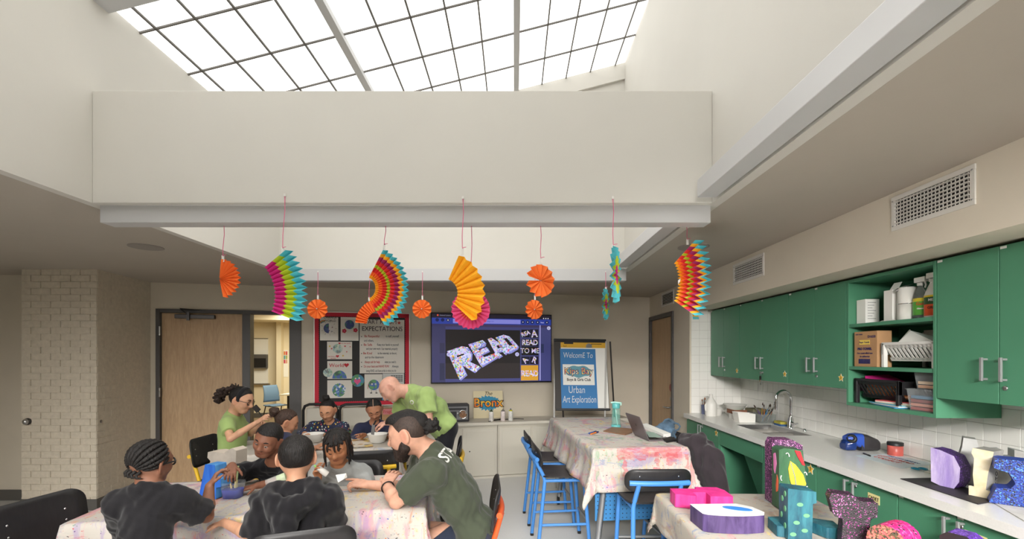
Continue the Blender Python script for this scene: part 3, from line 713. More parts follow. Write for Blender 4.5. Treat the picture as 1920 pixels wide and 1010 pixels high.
pen(on_counter(1733, 886)+up, on_counter(1790, 893)+up, (220, 214, 200), 'white pen lying left of the purple letter', (40, 40, 42))
q = on_counter(1724, 880)
sc = thing('scissors', 'pair of scissors with turquoise handles on the counter', 'scissors', q)
M_turq = mat('turquoise_plastic', (44, 150, 180), .35)
for sgn in (-1, 1):
    c0 = q+Vector((sgn*.022, .0, .006))
    MB().tube([c0+Vector((.016*math.cos(a), .024*math.sin(a), 0)) for a in [2*PI*i/16 for i in range(16)]], .004, 8, closed=True).build('finger_loop', M_turq, sc)
    MB().tube([c0+Vector((0, -.022, 0)), q+Vector((-sgn*.008, -.12, .0))], [.004, .0015], 6, flat=.3).build('blade', M_steel, sc)
# tape roll on the counter
q = on_counter(1753, 884)
tp = thing('tape_roll', 'small tan tape roll behind the white pen', 'tape', q)
MB().lathe([(.02, -.012), (.03, -.012), (.03, .012), (.02, .012), (.02, -.012)], 24, M=T(q.x, q.y, q.z+.03) @ R(.5) @ R(PI/2, 'X')).build('roll', mat('tan_tape', (196, 174, 118), .5), tp)
# ---------------------------------------------------------------- shelf contents
def boxm(name, lab, x0, x1, y0, y1, z0, z1, m, cat='box', bev=.002, **kw):
    t = thing(name, lab, cat, ((x0+x1)/2, (y0+y1)/2, z0)); MB().box(x0, x1, y0, y1, z0, z1).build('carton', m, t, bevel=bev); return t
M_card = mat('kraft_cardboard', (178, 138, 98), .75, var=.03, vscale=10)
zt = SH[2]
t = boxm('carton', 'white carton at the left end of the top shelf', 2.37, 2.465, 3.13, 3.212, zt, zt+.165, M_paper)
for i in range(7): MB().box(2.385, 2.44-.012*(i % 3), 3.1285, 3.13, zt+.14-.018*i, zt+.143-.018*i).build('print_line', mat('grey_print', (120, 120, 120), .8), t)
t = boxm('open_carton', 'tall open white carton left of the cylinder on the top shelf', 2.385, 2.42, 2.925, 2.995, zt, zt+.20, M_paper)
for a, b2, c, d in ((2.42, 2.43, .05, .0), (2.42, 2.50, .035, .0)):
    MB().add([(a, 2.927, zt+.2), (a, 2.993, zt+.2), (b2+.02, 2.99, zt+.2+c), (b2+.02, 2.93, zt+.2+c)], [(0, 1, 2, 3)]).build('flap', M_paper, t, solid=.002)
t = boxm('carton', 'slim white carton behind the open carton on the top shelf', 2.54, 2.62, 2.90, 2.985, zt, zt+.15, M_paper)
q = Vector((2.43, 2.865, zt))
t = thing('canister', 'cream cylinder canister with steel band on the top shelf', 'canister', q)
MB().lathe([(.05, 0), (.052, .004), (.052, .10), (.0515, .10)], 32, c=q).build('lower_body', M_wp, t)
MB().lathe([(.0515, .10), (.0525, .10), (.0525, .105), (.0515, .105)], 32, c=q).build('steel_band', M_chrome, t)
MB().lathe([(.052, .105), (.052, .20), (.046, .205), (0, .205)], 32, c=q).build('upper_body', M_wp, t)
MB().tube([q+Vector((-.03, .0, .192)), q+Vector((-.054, .012, .192)), q+Vector((-.056, .02, .185))], .009, 8).build('knob', M_steel, t)
def cleaner(q, w, h, body, lab, bands, trig, words):
    t = thing('spray_bottle', lab, 'spray bottle', q)
    pr = [(.8, 0), (1, .03), (1, .45), (.96, .52), (.6, .68), (.32, .78), (.30, .82)]
    MB().lathe([(r*w, z*h) for r, z in pr]+[(0, .82*h)], 24, c=q, sx=.62).build('bottle_body', body, t)
    MB().lathe([(.36*w, .80*h), (.36*w, .87*h), (0, .87*h)], 16, c=q).build('collar', trig, t)
    MB().box(q.x-.014, q.x+.014, q.y-.045, q.y+.03, q.z+.88*h, q.z+h).tube([q+Vector((0, -.03, .9*h)), q+Vector((0, -.04, .80*h)), q+Vector((0, -.032, .74*h))], .006, 6).build('trigger', trig, t, bevel=.004)
    for z0, z1, c in bands:
        MB().lathe([(w*1.012, z0*h), (w*1.012, z1*h)], 24, c=q, sx=.62).build('label_band', mat('label_%d_%d_%d' % c, c, .4), t)
    for s_, z, sz, c in words:
        text(s_, sz, T(q.x-.49*w-.002, q.y-.62*w-.002, q.z+z*h) @ R(math.radians(38)) @ FL, c, t, off=.0004, sx=.85)
    return t
cleaner(Vector((2.42, 2.765, zt)), .043, .25, M_clear, 'clear cleaner spray bottle with green label on the top shelf', ((.1, .42, (96, 180, 70)), (.42, .5, (222, 206, 60))), M_wp, (('Gain', .36, .026, mat('label_red', (214, 60, 40), .4)), ('cleaner', .25, .014, M_paper)))
cleaner(Vector((2.40, 2.66, zt)), .048, .26, M_wp, 'white spray bottle with orange and green label at the shelf end', ((.05, .30, (232, 88, 40)), (.30, .46, (44, 84, 44)), (.46, .50, (226, 200, 50))), M_wp, (('MEAN', .39, .020, M_paper), ('GREEN', .22, .020, M_ink)))
MB().tube([Vector((2.36, 2.99-.02*i, zt+.003+.004*(i % 2))) for i in range(7)], .002, 6).build('cable_tie', M_wp, None, label='white cable lying along the front of the top shelf', cat='cable')
zt = SH[1]
t = boxm('cardboard_box', 'brown printed cardboard box on the middle shelf', 2.335, 2.43, 2.985, 3.185, zt, zt+.235, M_card)
Mf = lambda y, z: T(2.3335, y, z) @ FL
M_navy = mat('navy_ink', (46, 44, 96), .7)
n = MB().box(2.3325, 2.334, 3.045, 3.135, zt+.147, zt+.178).build('yellow_label', mat('label_yellow', (232, 204, 96), .6), t)
text('Paper Towels', .016, T(2.332, 3.09, zt+.162) @ FL, M_navy, n)
text('PAPER TOWELS', .009, Mf(3.14, zt+.215), M_navy, t); text('D1650', .024, Mf(3.03, zt+.198), M_navy, t)
text('PRO TOWEL', .022, Mf(3.09, zt+.118), M_navy, t, off=.0008); text('For controlled use', .018, Mf(3.09, zt+.09), M_navy, t, shear=.3); text('in cafeterias', .018, Mf(3.09, zt+.068), M_navy, t, shear=.3)
bars = MB(); x = 0; rc = random.Random(5)
for i in range(22):
    w = rc.choice((.0012, .002, .003)); bars.box(2.3328, 2.334, 3.142-x-w, 3.142-x, zt+.02, zt+.052); x += w+.0025
bars.build('barcode_print', M_navy, t, kind='stuff')
def basket(y0, y1, z0, m, lab, tall=.17, x0=2.345, x1=2.63):
    t = thing('plastic_basket', lab, 'basket', (x0, (y0+y1)/2, z0))
    for yy in (y0+.012, y1-.012):
        for xx in (x0+.012, x1-.012): MB().box(xx-.012, xx+.012, yy-.012, yy+.012, z0, z0+tall*(1.05 if xx > 2.5 else .72)).build('post', m, t, bevel=.003)
    zr = z0+tall*.72
    MB().box(x0, x0+.014, y0, y1, zr-.012, zr+.006).build('front_rim', m, t, bevel=.003)
    bk = MB().box(x1-.012, x1, y0, y1, z0+.06, z0+tall*1.12).build('back_wall', m, t)
    for yy in (y0, y1-.01): MB().box(x0, x1, yy, yy+.01, z0+.08, zr).build('side_wall', m, t)
    # slanted slotted front
    n = max(6, int((y1-y0)/.034)); ins = .03
    for i in range(n+1):
        a = y0+.03+(y1-y0-.06)*i/n; w = .0075
        MB().add([(x0+.004, a-w, zr-.012), (x0+.004, a+w, zr-.012), (x0+.05, a+w-.02, z0+.045), (x0+.05, a-w-.02, z0+.045)], [(0, 1, 2, 3)]).build('slat', m, t, solid=.004)
    for f0 in (0, .82):
        za, zb = zr-.012-(zr-.012-z0-.045)*f0, zr-.012-(zr-.012-z0-.045)*(f0+.18); xa, xb = x0+.004+.046*f0, x0+.004+.046*(f0+.18)
        MB().add([(xa, y0+.02, za), (xa, y1-.02, za), (xb, y1-.02, zb), (xb, y0+.02, zb)], [(0, 1, 2, 3)]).build('front_strip', m, t, solid=.004)
    MB().box(x0+.05, x1, y0+.02, y1-.02, z0+.04, z0+.046).build('floor_tray', m, t)
    return t
basket(2.585, 2.965, zt, mat('white_basket_plastic', (222, 221, 216), .4), 'white slotted plastic basket on the middle shelf', .21)
q = Vector((2.40, 2.80, zt+.16))
t = thing('paper_stack', 'folded white paper sticking out of the white basket', 'paper', q)
MB().add([(2.38, 2.64, zt+.155), (2.36, 2.85, zt+.155), (2.44, 2.86, zt+.235), (2.42, 2.83, zt+.225), (2.50, 2.66, zt+.16)], [(0, 1, 2, 3), (0, 3, 4)]).build('page', M_paper, t, solid=.004)
zt = SH[0]+.022
M_blkp = mat('black_basket_plastic', (34, 33, 35), .45)
basket(2.83, 3.20, zt, M_blkp, 'black slotted plastic basket on the bottom shelf, left', .225)
basket(2.60, 2.80, zt, M_blkp, 'black plastic basket on the bottom shelf behind the clear boxes', .225, 2.42, 2.64)
M_pinkp = mat('magenta_paper', (206, 34, 128), .7); M_peach = mat('peach_paper', (222, 158, 112), .75)
def folder(x0, y0, y1, z0, z1, m, lab, tilt=.02):
    t = thing('paper_folder', lab, 'paper', (x0, (y0+y1)/2, z0))
    MB().add([(x0, y1, z0), (x0+.16, y1, z0), (x0+.16+tilt, y0, z0), (x0+tilt, y0, z0), (x0, y1, z1), (x0+.16, y1, z1+.01), (x0+.16+tilt, y0, z0+.012), (x0+tilt, y0, z0+.006)],
             [(0, 3, 2, 1), (4, 5, 6, 7), (0, 1, 5, 4), (1, 2, 6, 5), (2, 3, 7, 6), (3, 0, 4, 7)]).build('folder_body', m, t)
folder(2.375, 3.02, 3.14, zt+.135, zt+.185, M_pinkp, 'magenta paper folded in the black basket')
t = thing('paper_stack', 'orange papers seen through the black basket slots', 'paper', (2.45, 3.0, zt+.05))
for i in range(4): MB().box(2.41, 2.60, 2.86, 3.17, zt+.05+.02*i, zt+.066+.02*i, M=T(0, 0, 0)).build('page', M_peach if i % 2 == 0 else mat('orange_paper', (226, 140, 80), .75), t)
cols = [(60, 140, 190), (236, 232, 226), (90, 170, 200), (216, 206, 180), (240, 238, 232), (200, 90, 90)]
for i in range(6):
    t = thing('magazine', 'loose printed paper lying under the black basket, layer %s' % ('bottom', 'second', 'third', 'fourth', 'fifth', 'top')[i], 'paper', (2.4, 2.9, zt+.005*i), 0, 'papers under the black basket')
    z = zt+.001+.006*i
    MB().box(-.10, .10, -.14, .14, 0, .005, M=T(2.44+.006*i, 2.93+.02*(i % 3)-.015*i, z) @ R(.1*(i-2.5))).build('pages', mat('paper_%d_%d_%d' % cols[i], cols[i], .6), t)
def clearbox(y0, y1, z0, z1, lab, cc):
    t = thing('clear_box', lab, 'storage box', (2.4, (y0+y1)/2, z0)); x0, x1 = 2.335, 2.42
    if z0 > zt+.05: x0, x1 = 2.36, 2.46
    M_bin = mat('cloudy_plastic', (206, 212, 214), .25, alpha=.11)
    MB().add([(x, y, z) for z, e in ((z0, -.012), (z1, .0)) for x, y in ((x0-e, y0-e), (x1+e, y0-e), (x1+e, y1+e), (x0-e, y1+e))], [(0, 3, 2, 1), (0, 1, 5, 4), (1, 2, 6, 5), (2, 3, 7, 6), (3, 0, 4, 7)]).build('box_wall', M_bin, t, solid=.003)
    MB().tube([(x0-.004, y0-.004, z1), (x1+.004, y0-.004, z1), (x1+.004, y1+.004, z1), (x0-.004, y1+.004, z1)], .004, 6, closed=True).build('rim', M_bin, t)
    for i, c in enumerate(cc):
        MB().box(x0+.012, x1-.008, y0+.015, y1-.015, z0+.006+.022*i, z0+.022+.022*i, M=None).build('paper_bundle', mat('paper_%d_%d_%d' % c, c, .7), t)
clearbox(2.578, 2.76, zt, zt+.125, 'clear plastic box of red craft paper, lower one on the shelf', [(176, 90, 84), (206, 140, 120), (150, 70, 66), (90, 130, 160)])
clearbox(2.578, 2.74, zt+.128, zt+.235, 'clear plastic box of peach paper, stacked on another clear box', [(214, 160, 120), (226, 196, 164)])
# ================================================================ tables, cloths, chairs
def cloth_mat(name, base, layers, seed, dots=1.0, strokes=()):
    """canvas with procedural paint smears: layers = (colour, scale, stretch, amount, rotation)"""
    m = bpy.data.materials.new(name); m.use_nodes = True; k = NT(m); b = k.n['Principled BSDF']
    tc = k.new('ShaderNodeTexCoord'); ob = tc.outputs['UV']
    c = k.ramp(k.noise(ob, 1.5, 4), [(.35, tuple(x*.96 for x in base)), (.65, base)])
    for i, (col, sc, st, amt, rot) in enumerate(layers):
        v = k.mapping(ob, (2.5*sc*st[0], 2.5*sc*st[1], 1), (seed*3.7+i*5.13, seed*1.9+i*7.7, 0), (0, 0, rot))
        n = k.noise(v, 1.0, 5, .62, .9)
        big = k.noise(k.mapping(ob, (1, 1, 1), (i*3.3+seed, i*1.7, 0)), 2.6, 2)
        mm = k.new('ShaderNodeMath', operation='MULTIPLY_ADD'); k.link(big, mm.inputs[0]); mm.inputs[1].default_value = .55; k.link(n, mm.inputs[2])
        t = 1.00-amt
        f = k.ramp(mm.outputs[0], [(t, (0, 0, 0, 1)), (min(1, t+.09), (.52, .52, .52, 1))])
        c = k.mix(f, c, lin(col))
    if dots:
        for i, (sc, th) in enumerate(((30, .09*dots), (60, .13*dots))):
            vo = k.new('ShaderNodeTexVoronoi'); vo.inputs['Scale'].default_value = sc; 
            dn = k.new('ShaderNodeTexNoise'); dn.inputs['Scale'].default_value = sc*.9; k.link(ob, dn.inputs['Vector'])
            va = k.new('ShaderNodeVectorMath', operation='MULTIPLY_ADD'); k.link(dn.outputs['Color'], va.inputs[0]); va.inputs[1].default_value = (.05, .035, 0); k.link(k.mapping(ob, (1, 1.6, 1), (seed, i*2.2, 0)), va.inputs[2])
            k.link(va.outputs[0], vo.inputs['Vector'])
            f = k.ramp(vo.outputs['Distance'], [(th, (1, 1, 1, 1)), (th+.05, (0, 0, 0, 1))])
            wn = k.new('ShaderNodeTexWhiteNoise'); k.link(vo.outputs['Position'], wn.inputs['Vector'])
            keep = k.ramp(wn.outputs['Value'], [(.0, (0, 0, 0, 1)), (.62, (1, 1, 1, 1))], 'CONSTANT')
            cc = k.ramp(wn.outputs['Value'], [(0, (40, 40, 44)), (.68, (190, 50, 60)), (.74, (60, 90, 160)), (.79, (220, 180, 60)), (.85, (90, 60, 120)), (.9, (200, 110, 60)), (.95, (80, 140, 100))], 'CONSTANT')
            ff = k.new('ShaderNodeMath', operation='MULTIPLY'); k.link(f, ff.inputs[0]); k.link(keep, ff.inputs[1])
            c = k.mix(ff.outputs[0], c, cc)
    if strokes:      # broad brushed strokes of paint with ragged edges
        dn = k.new('ShaderNodeTexNoise'); dn.inputs['Scale'].default_value = 22; dn.inputs['Detail'].default_value = 5; k.link(ob, dn.inputs['Vector'])
        va = k.new('ShaderNodeVectorMath', operation='MULTIPLY_ADD'); k.link(dn.outputs['Color'], va.inputs[0]); va.inputs[1].default_value = (.085, .085, 0)
        k.link(k.mapping(ob, (1, 1, 1), (-.042, -.042, 0)), va.inputs[2])
        sx = k.new('ShaderNodeSeparateXYZ'); k.link(va.outputs[0], sx.inputs[0])
        def band(sock, a, z):
            m1 = k.new('ShaderNodeMath', operation='COMPARE'); k.link(sock, m1.inputs[0]); m1.inputs[1].default_value = (a+z)/2; m1.inputs[2].default_value = (z-a)/2; return m1.outputs[0]
        for x0, x1, y0, y1, col, al in strokes:
            mm = k.new('ShaderNodeMath', operation='MULTIPLY'); k.link(band(sx.outputs[0], x0, x1), mm.inputs[0]); k.link(band(sx.outputs[1], y0, y1), mm.inputs[1])
            m2 = k.new('ShaderNodeMath', operation='MULTIPLY'); k.link(mm.outputs[0], m2.inputs[0]); m2.inputs[1].default_value = al*.8
            m3 = k.new('ShaderNodeMath', operation='MULTIPLY'); k.link(m2.outputs[0], m3.inputs[0]); k.link(k.ramp(k.noise(k.mapping(ob, (9, 26, 1)), 1.4, 4, .6), [(.36, (.25, .25, .25, 1)), (.56, (1, 1, 1, 1))]), m3.inputs[1]); m2 = m3
            c = k.mix(m2.outputs[0], c, lin(col))
    k.link(c, b.inputs['Base Color']); b.inputs['Roughness'].default_value = .85
    bp = k.new('ShaderNodeBump'); bp.inputs['Strength'].default_value = .35; bp.inputs['Distance'].default_value = .01
    k.link(k.noise(ob, 9, 6, .6), bp.inputs['Height']); k.link(bp.outputs[0], b.inputs['Normal'])
    return m
def set_uv(o, uv):
    l = o.data.uv_layers.new(name='UVMap')
    for p in o.data.polygons:
        for li in p.loop_indices: l.data[li].uv = uv[o.data.loops[li].vertex_index]
def drape(name, label, M, W, L, z, hang, m, cat='tablecloth', seed=0, flare=.14, step=.028, wr=.004, corner=.05, hem=None):
    """cloth over a W x L top: flat on the table, hanging and folding beyond its edge"""
    r = random.Random(seed); ph = [r.uniform(0, 6.28) for _ in range(12)]
    hx, hy = W/2, L/2; nx, ny = int((W+2*hang)/step), int((L+2*hang)/step); rd = .012
    vs = []; uv = []
    for j in range(ny+1):
        for i in range(nx+1):
            x = -hx-hang+(W+2*hang)*i/nx; y = -hy-hang+(L+2*hang)*j/ny
            hg = 1.0
            qx, qy = max(-hx+rd, min(hx-rd, x)), max(-hy+rd, min(hy-rd, y))
            dx, dy = x-qx, y-qy; d = math.hypot(dx, dy); uv.append((x, y))
            if d < 1e-6:
                vs.append(Vector((x, y, z+wr*(.5+.5*math.sin(9*x+ph[0]+2*math.sin(5*y+ph[1]))*math.sin(7*y+ph[2]+1.5*math.sin(6*x)))))); continue
            nxv, nyv = dx/d, dy/d
            if hem:
                d *= hem(nxv, nyv)
            w = x*nyv*11-y*nxv*11
            f = flare+.06*math.sin(w+ph[3])+.03*math.sin(2.3*w+ph[4])
            cor = 2*abs(nxv*nyv)
            f += corner*cor*2
            a = min(d, rd*PI/2)/rd; out = rd*math.sin(a); dn = rd*(1-math.cos(a)); e = max(0, d-rd*PI/2)
            out += e*f+.012*math.sin(13*e+ph[5])*min(1, e/.1); dn += e*math.sqrt(max(.2, 1-f*f))
            vs.append(Vector((qx+nxv*out, qy+nyv*out, z+wr-dn)))
    fs = [(j*(nx+1)+i, j*(nx+1)+i+1, (j+1)*(nx+1)+i+1, (j+1)*(nx+1)+i) for j in range(ny) for i in range(nx)]
    c = M @ Vector((0, 0, z))
    o = MB().add(vs, fs, 0, True).build(name, m, None, solid=.0022)
    o.matrix_basis = M
    set_uv(o, uv); tag(o, label, cat)
    return o
PK, LV, BL, YL, GN, BR, GY, OR, RD = (206, 120, 138), (150, 128, 176), (92, 124, 172), (222, 192, 84), (112, 158, 120), (150, 118, 92), (134, 136, 146), (214, 118, 70), (190, 62, 70)
CAN = (192, 186, 177)
M_c1 = cloth_mat('kids_table_canvas', CAN, [(PK, 3.2, (1, .35), .16, .5), (GY, 4, (.4, 1), .12, -.4), (LV, 5, (1, .3), .14, .2), (BL, 6, (.35, 1), .12, .8), (YL, 7, (1, .4), .105, -.6), (OR, 6, (1, .4), .10, .3), (RD, 9, (.5, 1), .085, .9)], 1, 1.25)
M_c2 = cloth_mat('rear_table_canvas', CAN, [(PK, 3, (1, .4), .10, .2), (BR, 5, (1, .4), .10, .1), (BL, 5, (.3, 1), .09, .9), (YL, 6, (1, .4), .09, -.2)], 2.3, .9)
M_c3 = cloth_mat('high_table_canvas', CAN, [(PK, 2.6, (1, .4), .165, .3), (LV, 3.5, (.45, 1), .17, -.3), (GY, 3.2, (1, .5), .15, .6), (BR, 4.5, (.5, 1), .12, .1), (GN, 6, (1, .4), .12, .7), (BL, 6.5, (.35, 1), .12, -.5), (YL, 7, (1, .4), .105, .4), (RD, 6, (.6, 1), .10, .2), ((196, 84, 92), 2.2, (1, .5), .06, .0)], 4.1, 1.3,
    [(-.19, .30, -.95, -.86, (186, 74, 84), .8), (-.15, -.118, -1.10, -.9, (186, 74, 84), .8), (.10, .132, -1.10, -.9, (186, 74, 84), .8), (.19, .27, -1.0, -.9, (190, 84, 90), .8), (.33, .36, -.97, -.92, (186, 74, 84), .7), (-.1, .14, -1.045, -1.03, (186, 84, 92), .6), (-.16, .28, -.86, -.79, (196, 110, 120), .4)])
M_c4 = cloth_mat('front_right_canvas', (180, 173, 161), [(BR, 3.2, (1, .4), .15, .1), (BL, 6, (.5, 1), .12, .6), (PK, 7, (1, .5), .12, .3), (YL, 8, (1, .4), .10, -.3), (GY, 5, (.4, 1), .12, .2)], 6.2, .9)
M_legm = mat('grey_table_metal', (148, 150, 152), .4, metal=.5)
def table(label, M, W, L, z, name='folding_table'):
    t = thing(name, label, 'table', (0, 0, 0)); t.matrix_basis = M
    MB().box(-W/2+.01, W/2-.01, -L/2+.01, L/2-.01, z-.03, z-.004, M=M).build('tabletop', mat('grey_laminate', (170, 168, 164), .5), t, bevel=.006)
    for sx in (-1, 1):
        for sy in (-1, 1):
            MB().tube([M @ Vector((sx*(W/2-.12), sy*(L/2-.14), z-.03)), M @ Vector((sx*(W/2-.09), sy*(L/2-.10), .0))], .016, 10).build('leg', M_legm, t)
    return t
# kids' table in front: long axis along M's x
A0, A1 = Vector((-2.33, 2.37, 0)), Vector((-.50, 2.625, 0))
an1 = math.atan2(A1.y-A0.y, A1.x-A0.x); ux = Vector((math.cos(an1), math.sin(an1), 0)); uy = Vector((-ux.y, ux.x, 0))
W1, L1 = (A1-A0).length, .80
c1 = (A0+A1)/2+uy*L1/2; M1 = T(*c1) @ R(an1)
ZT1 = .73
table('front folding table where the boys and the bearded man sit', M1, W1, L1, ZT1)
drape('tablecloth', 'paint-spattered canvas cloth on the front table with the boys', M1, W1, L1, ZT1, .25, M_c1, seed=1)
# rear table
B0, B1 = Vector((-2.50, 3.97, 0)), Vector((-1.10, 4.40, 0))
an2 = math.atan2(B1.y-B0.y, B1.x-B0.x); vx = Vector((math.cos(an2), math.sin(an2), 0)); vy = Vector((-vx.y, vx.x, 0))
W2, L2 = (B1-B0).length, .80
c2 = (B0+B1)/2+vy*L2/2; M2 = T(*c2) @ R(an2)
table('rear folding table where the three girls do crafts', M2, W2, L2, ZT1)
drape('tablecloth', 'pale canvas cloth on the rear table with white bowls', M2, W2, L2, ZT1, .25, M_c2, seed=2)
# high table
an3 = math.radians(6); M3 = T(.945, 3.43, 0) @ R(an3) @ T(0, .875, 0); W3, L3, ZT3 = .74, 1.75, .91
ht = thing('high_table', 'counter-height table with grey legs and blue perforated panels', 'table'); ht.matrix_basis = M3
MB().box(-W3/2+.01, W3/2-.01, -L3/2+.01, L3/2-.01, ZT3-.04, ZT3-.004, M=M3).build('tabletop', mat('grey_laminate', (170, 168, 164)), ht, bevel=.008)
for sx in (-1, 1):
    for sy in (-1, 1):
        a = M3 @ Vector((sx*.20, sy*(L3/2-.18), ZT3-.04)); b = M3 @ Vector((sx*.30, sy*(L3/2-.16), .09))
        d = (b-a); MB().tube([a, b], .034, 4, flat=.7, up=(1, 0, 0)).build('leg', M_legm, ht)
        q = M3 @ Vector((sx*.305, sy*(L3/2-.15), .045))
        MB().lathe([(.0, -.012), (.045, -.012), (.045, .012), (.0, .012)], 18, M=T(*q) @ R(PI/2, 'Y')).build('caster', M_black, ht)
M_peg = mat('blue_perforated_metal', (64, 132, 190), .4)
pg = MB().box(-.30, .30, -L3/2+.19, -L3/2+.202, .32, ZT3-.05, M=M3).build('perforated_panel', M_peg, ht)
hm = MB()
for i in range(18):
    for j in range(16):
        x, z = -.28+.033*i, .34+.033*j
        hm.add([M3 @ Vector((x+.0048*math.cos(w), -L3/2+.189, z+.0048*math.sin(w))) for w in [PI*2*q/6 for q in range(6)]], [tuple(range(6))])
hm.build('hole', M_dark, ht, kind='stuff')
drape('tablecloth', 'heavily paint-smeared canvas cloth on the high table', M3, W3, L3, ZT3, .30, M_c3, seed=9, corner=.06)
# front right table
W4, L4 = .93, 1.5; M4 = T(1.345, 2.93-L4/2, 0) @ R(math.radians(-1))
table('low table in front of the green cabinets, full of letters', M4, W4, L4, ZT1)
drape('tablecloth', 'cream canvas cloth under the painted letters at lower right', M4, W4, L4, ZT1, .26, M_c4, seed=12, flare=.05, corner=.10, hem=lambda a, b: .75)
# ---------------------------------------------------------------- chairs
M_seat = mat('black_stained_plywood', (38, 37, 38), .42, var=.06, vscale=14, vstretch=(1, 8, 1))
def tubeframe(nm, c): return mat(nm, c, .35)
M_fb, M_fy, M_fo = tubeframe('blue_powder_coat', (72, 136, 208)), tubeframe('yellow_powder_coat', (226, 182, 40)), tubeframe('orange_powder_coat', (222, 92, 44))
def chair(name, label, loc, rz, sh, top, bh, m, group, bw=.45, fd=.19, tubes=.0155):
    """tube-framed chair facing +x; sh seat height, top of backrest, bh backrest height"""
    t = thing(name, label, 'stool' if 'stool' in name else 'chair', loc, rz, group); M = t.matrix_basis
    sw = .40; sp = .05*sh/.6
    def fn(a, b):
        x = -.19+.40*a; y = (b-.5)*sw
        return Vector((x, y, sh+.018*(2*b-1)**2*(1-a)+.010*math.cos(a*PI*1.2)-.02*max(0, a-.85)*6))
    ol = rrect(.40, sw, .07, 5)
    def dish(x, y): return .016*(2*y/sw)**2*(1-(x+.2)/.4)-.012*max(0, (x-.14)/.06)**2
    n = len(ol); rings = [1.0, .8, .5, .2]
    vs = []; fs = []
    for sgn in (1, -1):
        o0 = len(vs)
        for q in rings:
            vs += [(x*q+.01, y*q, sh+.006*sgn+dish(x*q, y*q)) for x, y in ol]
        vs.append((.01, 0, sh+.006*sgn))
        for i in range(len(rings)-1):
            for k2 in range(n):
                f = (o0+i*n+k2, o0+i*n+(k2+1) % n, o0+(i+1)*n+(k2+1) % n, o0+(i+1)*n+k2); fs.append(f if sgn > 0 else f[::-1])
        for k2 in range(n):
            f = (o0+(len(rings)-1)*n+k2, o0+(len(rings)-1)*n+(k2+1) % n, o0+len(rings)*n); fs.append(f if sgn > 0 else f[::-1])
    h = len(vs)//2; fs += [(h+k2, h+(k2+1) % n, (k2+1) % n, k2) for k2 in range(n)]
    MB().add(vs, fs, 0, False, M).build('seat', M_seat, t)
    # backrest: curved rounded panel
    ol = rrect(bw, bh, min(.07, bh*.42), 6); n = len(ol); vs = []; fs = []
    zc = top-bh/2; lean = .16; xb = -.185
    def bp(y, z, off): return (xb-.03-lean*(z)-.0+.035*(2*y/bw)**2+off-.02, y, zc+z)
    for sgn in (1, -1):
        o0 = len(vs)
        for q in (1.0, .75, .45): vs += [bp(y*q, z*q, .005*sgn) for y, z in ol]
        vs.append(bp(0, 0, .005*sgn))
        for i in range(2):
            for k2 in range(n):
                f = (o0+i*n+k2, o0+i*n+(k2+1) % n, o0+(i+1)*n+(k2+1) % n, o0+(i+1)*n+k2); fs.append(f if sgn > 0 else f[::-1])
        for k2 in range(n):
            f = (o0+2*n+k2, o0+2*n+(k2+1) % n, o0+3*n); fs.append(f if sgn > 0 else f[::-1])
    h = len(vs)//2; fs += [(h+k2, h+(k2+1) % n, (k2+1) % n, k2) for k2 in range(n)]
    br = MB().add(vs, fs, 0, True, M).build('backrest', M_seat, t)
    for y in (-.13, .13):
        for z in (-.028, .03):
            MB().lathe([(.006, 0), (.005, .003), (0, .0035)], 10, M=M @ T(*bp(y, z, -.005)) @ R(-PI/2, 'Y')).build('bolt', M_chrome, br)
            MB().lathe([(.006, 0), (.005, .003), (0, .0035)], 10, M=M @ T(*bp(y, z, .005)) @ R(PI/2, 'Y')).build('bolt', M_chrome, br)
    zb = top-bh*.58; xr = bp(0, zb-zc, 0)[0]-.022
    bar = [M @ Vector((xr+.02*(2*y/.4)**2, y, zb)) for y in (-.20, -.15, -.1, -.05, 0, .05, .1, .15, .20)]
    MB().tube(bar, tubes*1.15, 12).build('back_bar', m, t)
    for s in (-1, 1):
        MB().tube([M @ Vector((xr+.004, s*.14, zb)), M @ Vector((-.175, s*.15, sh+.01)), M @ Vector((-.165, s*.155, sh-.03)), M @ Vector((-.175-sp, s*(.16+sp*.3), .02))], tubes, 12).build('leg', m, t)
        MB().tube([M @ Vector((.16, s*.165, sh-.01)), M @ Vector((.165+sp*.8, s*(.17+sp*.3), .02))], tubes, 12).build('leg', m, t)
        MB().tube([M @ Vector((-.17, s*.155, sh-.028)), M @ Vector((.165, s*.166, sh-.028))], tubes*.9, 10).build('seat_rail', m, t)
        for xx in (-.175-sp, .165+sp*.8): MB().cyl(M @ Vector((xx, s*(.16+sp*.3), 0)), M @ Vector((xx, s*(.16+sp*.3), .022)), tubes*1.02, n=10).build('foot_cap', M_black, t)
        if sh > .55:
            zz = .21+.0*s
            MB().tube([M @ Vector((-.175-sp*.65, s*(.16), zz)), M @ Vector((.165+sp*.55, s*.17, zz))], tubes*.72, 10).build('stretcher', m, t)
    MB().tube([M @ Vector((.16, -.165, sh-.03)), M @ Vector((.16, .165, sh-.03))], tubes*.9, 10).build('seat_rail', m, t)
    if sh > .55:
        MB().tube([M @ Vector((.165+sp*.55, -.17, .235)), M @ Vector((.165+sp*.55, .17, .235))], tubes*.72, 10).build('footrest', M_handle, t)
    return t
G1 = 'blue-framed stools round the high table'
chair('bar_stool', 'blue-framed black stool at the long side of the high table, nearer one', (.40, 3.98, 0), math.radians(6), .60, .845, .155, M_fb, G1)
chair('bar_stool', 'blue-framed black stool at the long side of the high table, farther one', (.345, 4.56, 0), math.radians(6), .60, .845, .155, M_fb, G1)
chair('bar_stool', 'blue-framed black stool seen from behind at the high table end', (.955, 3.31, 0), math.radians(92), .60, .845, .155, M_fb, G1)
G2 = 'black school chairs with coloured frames'
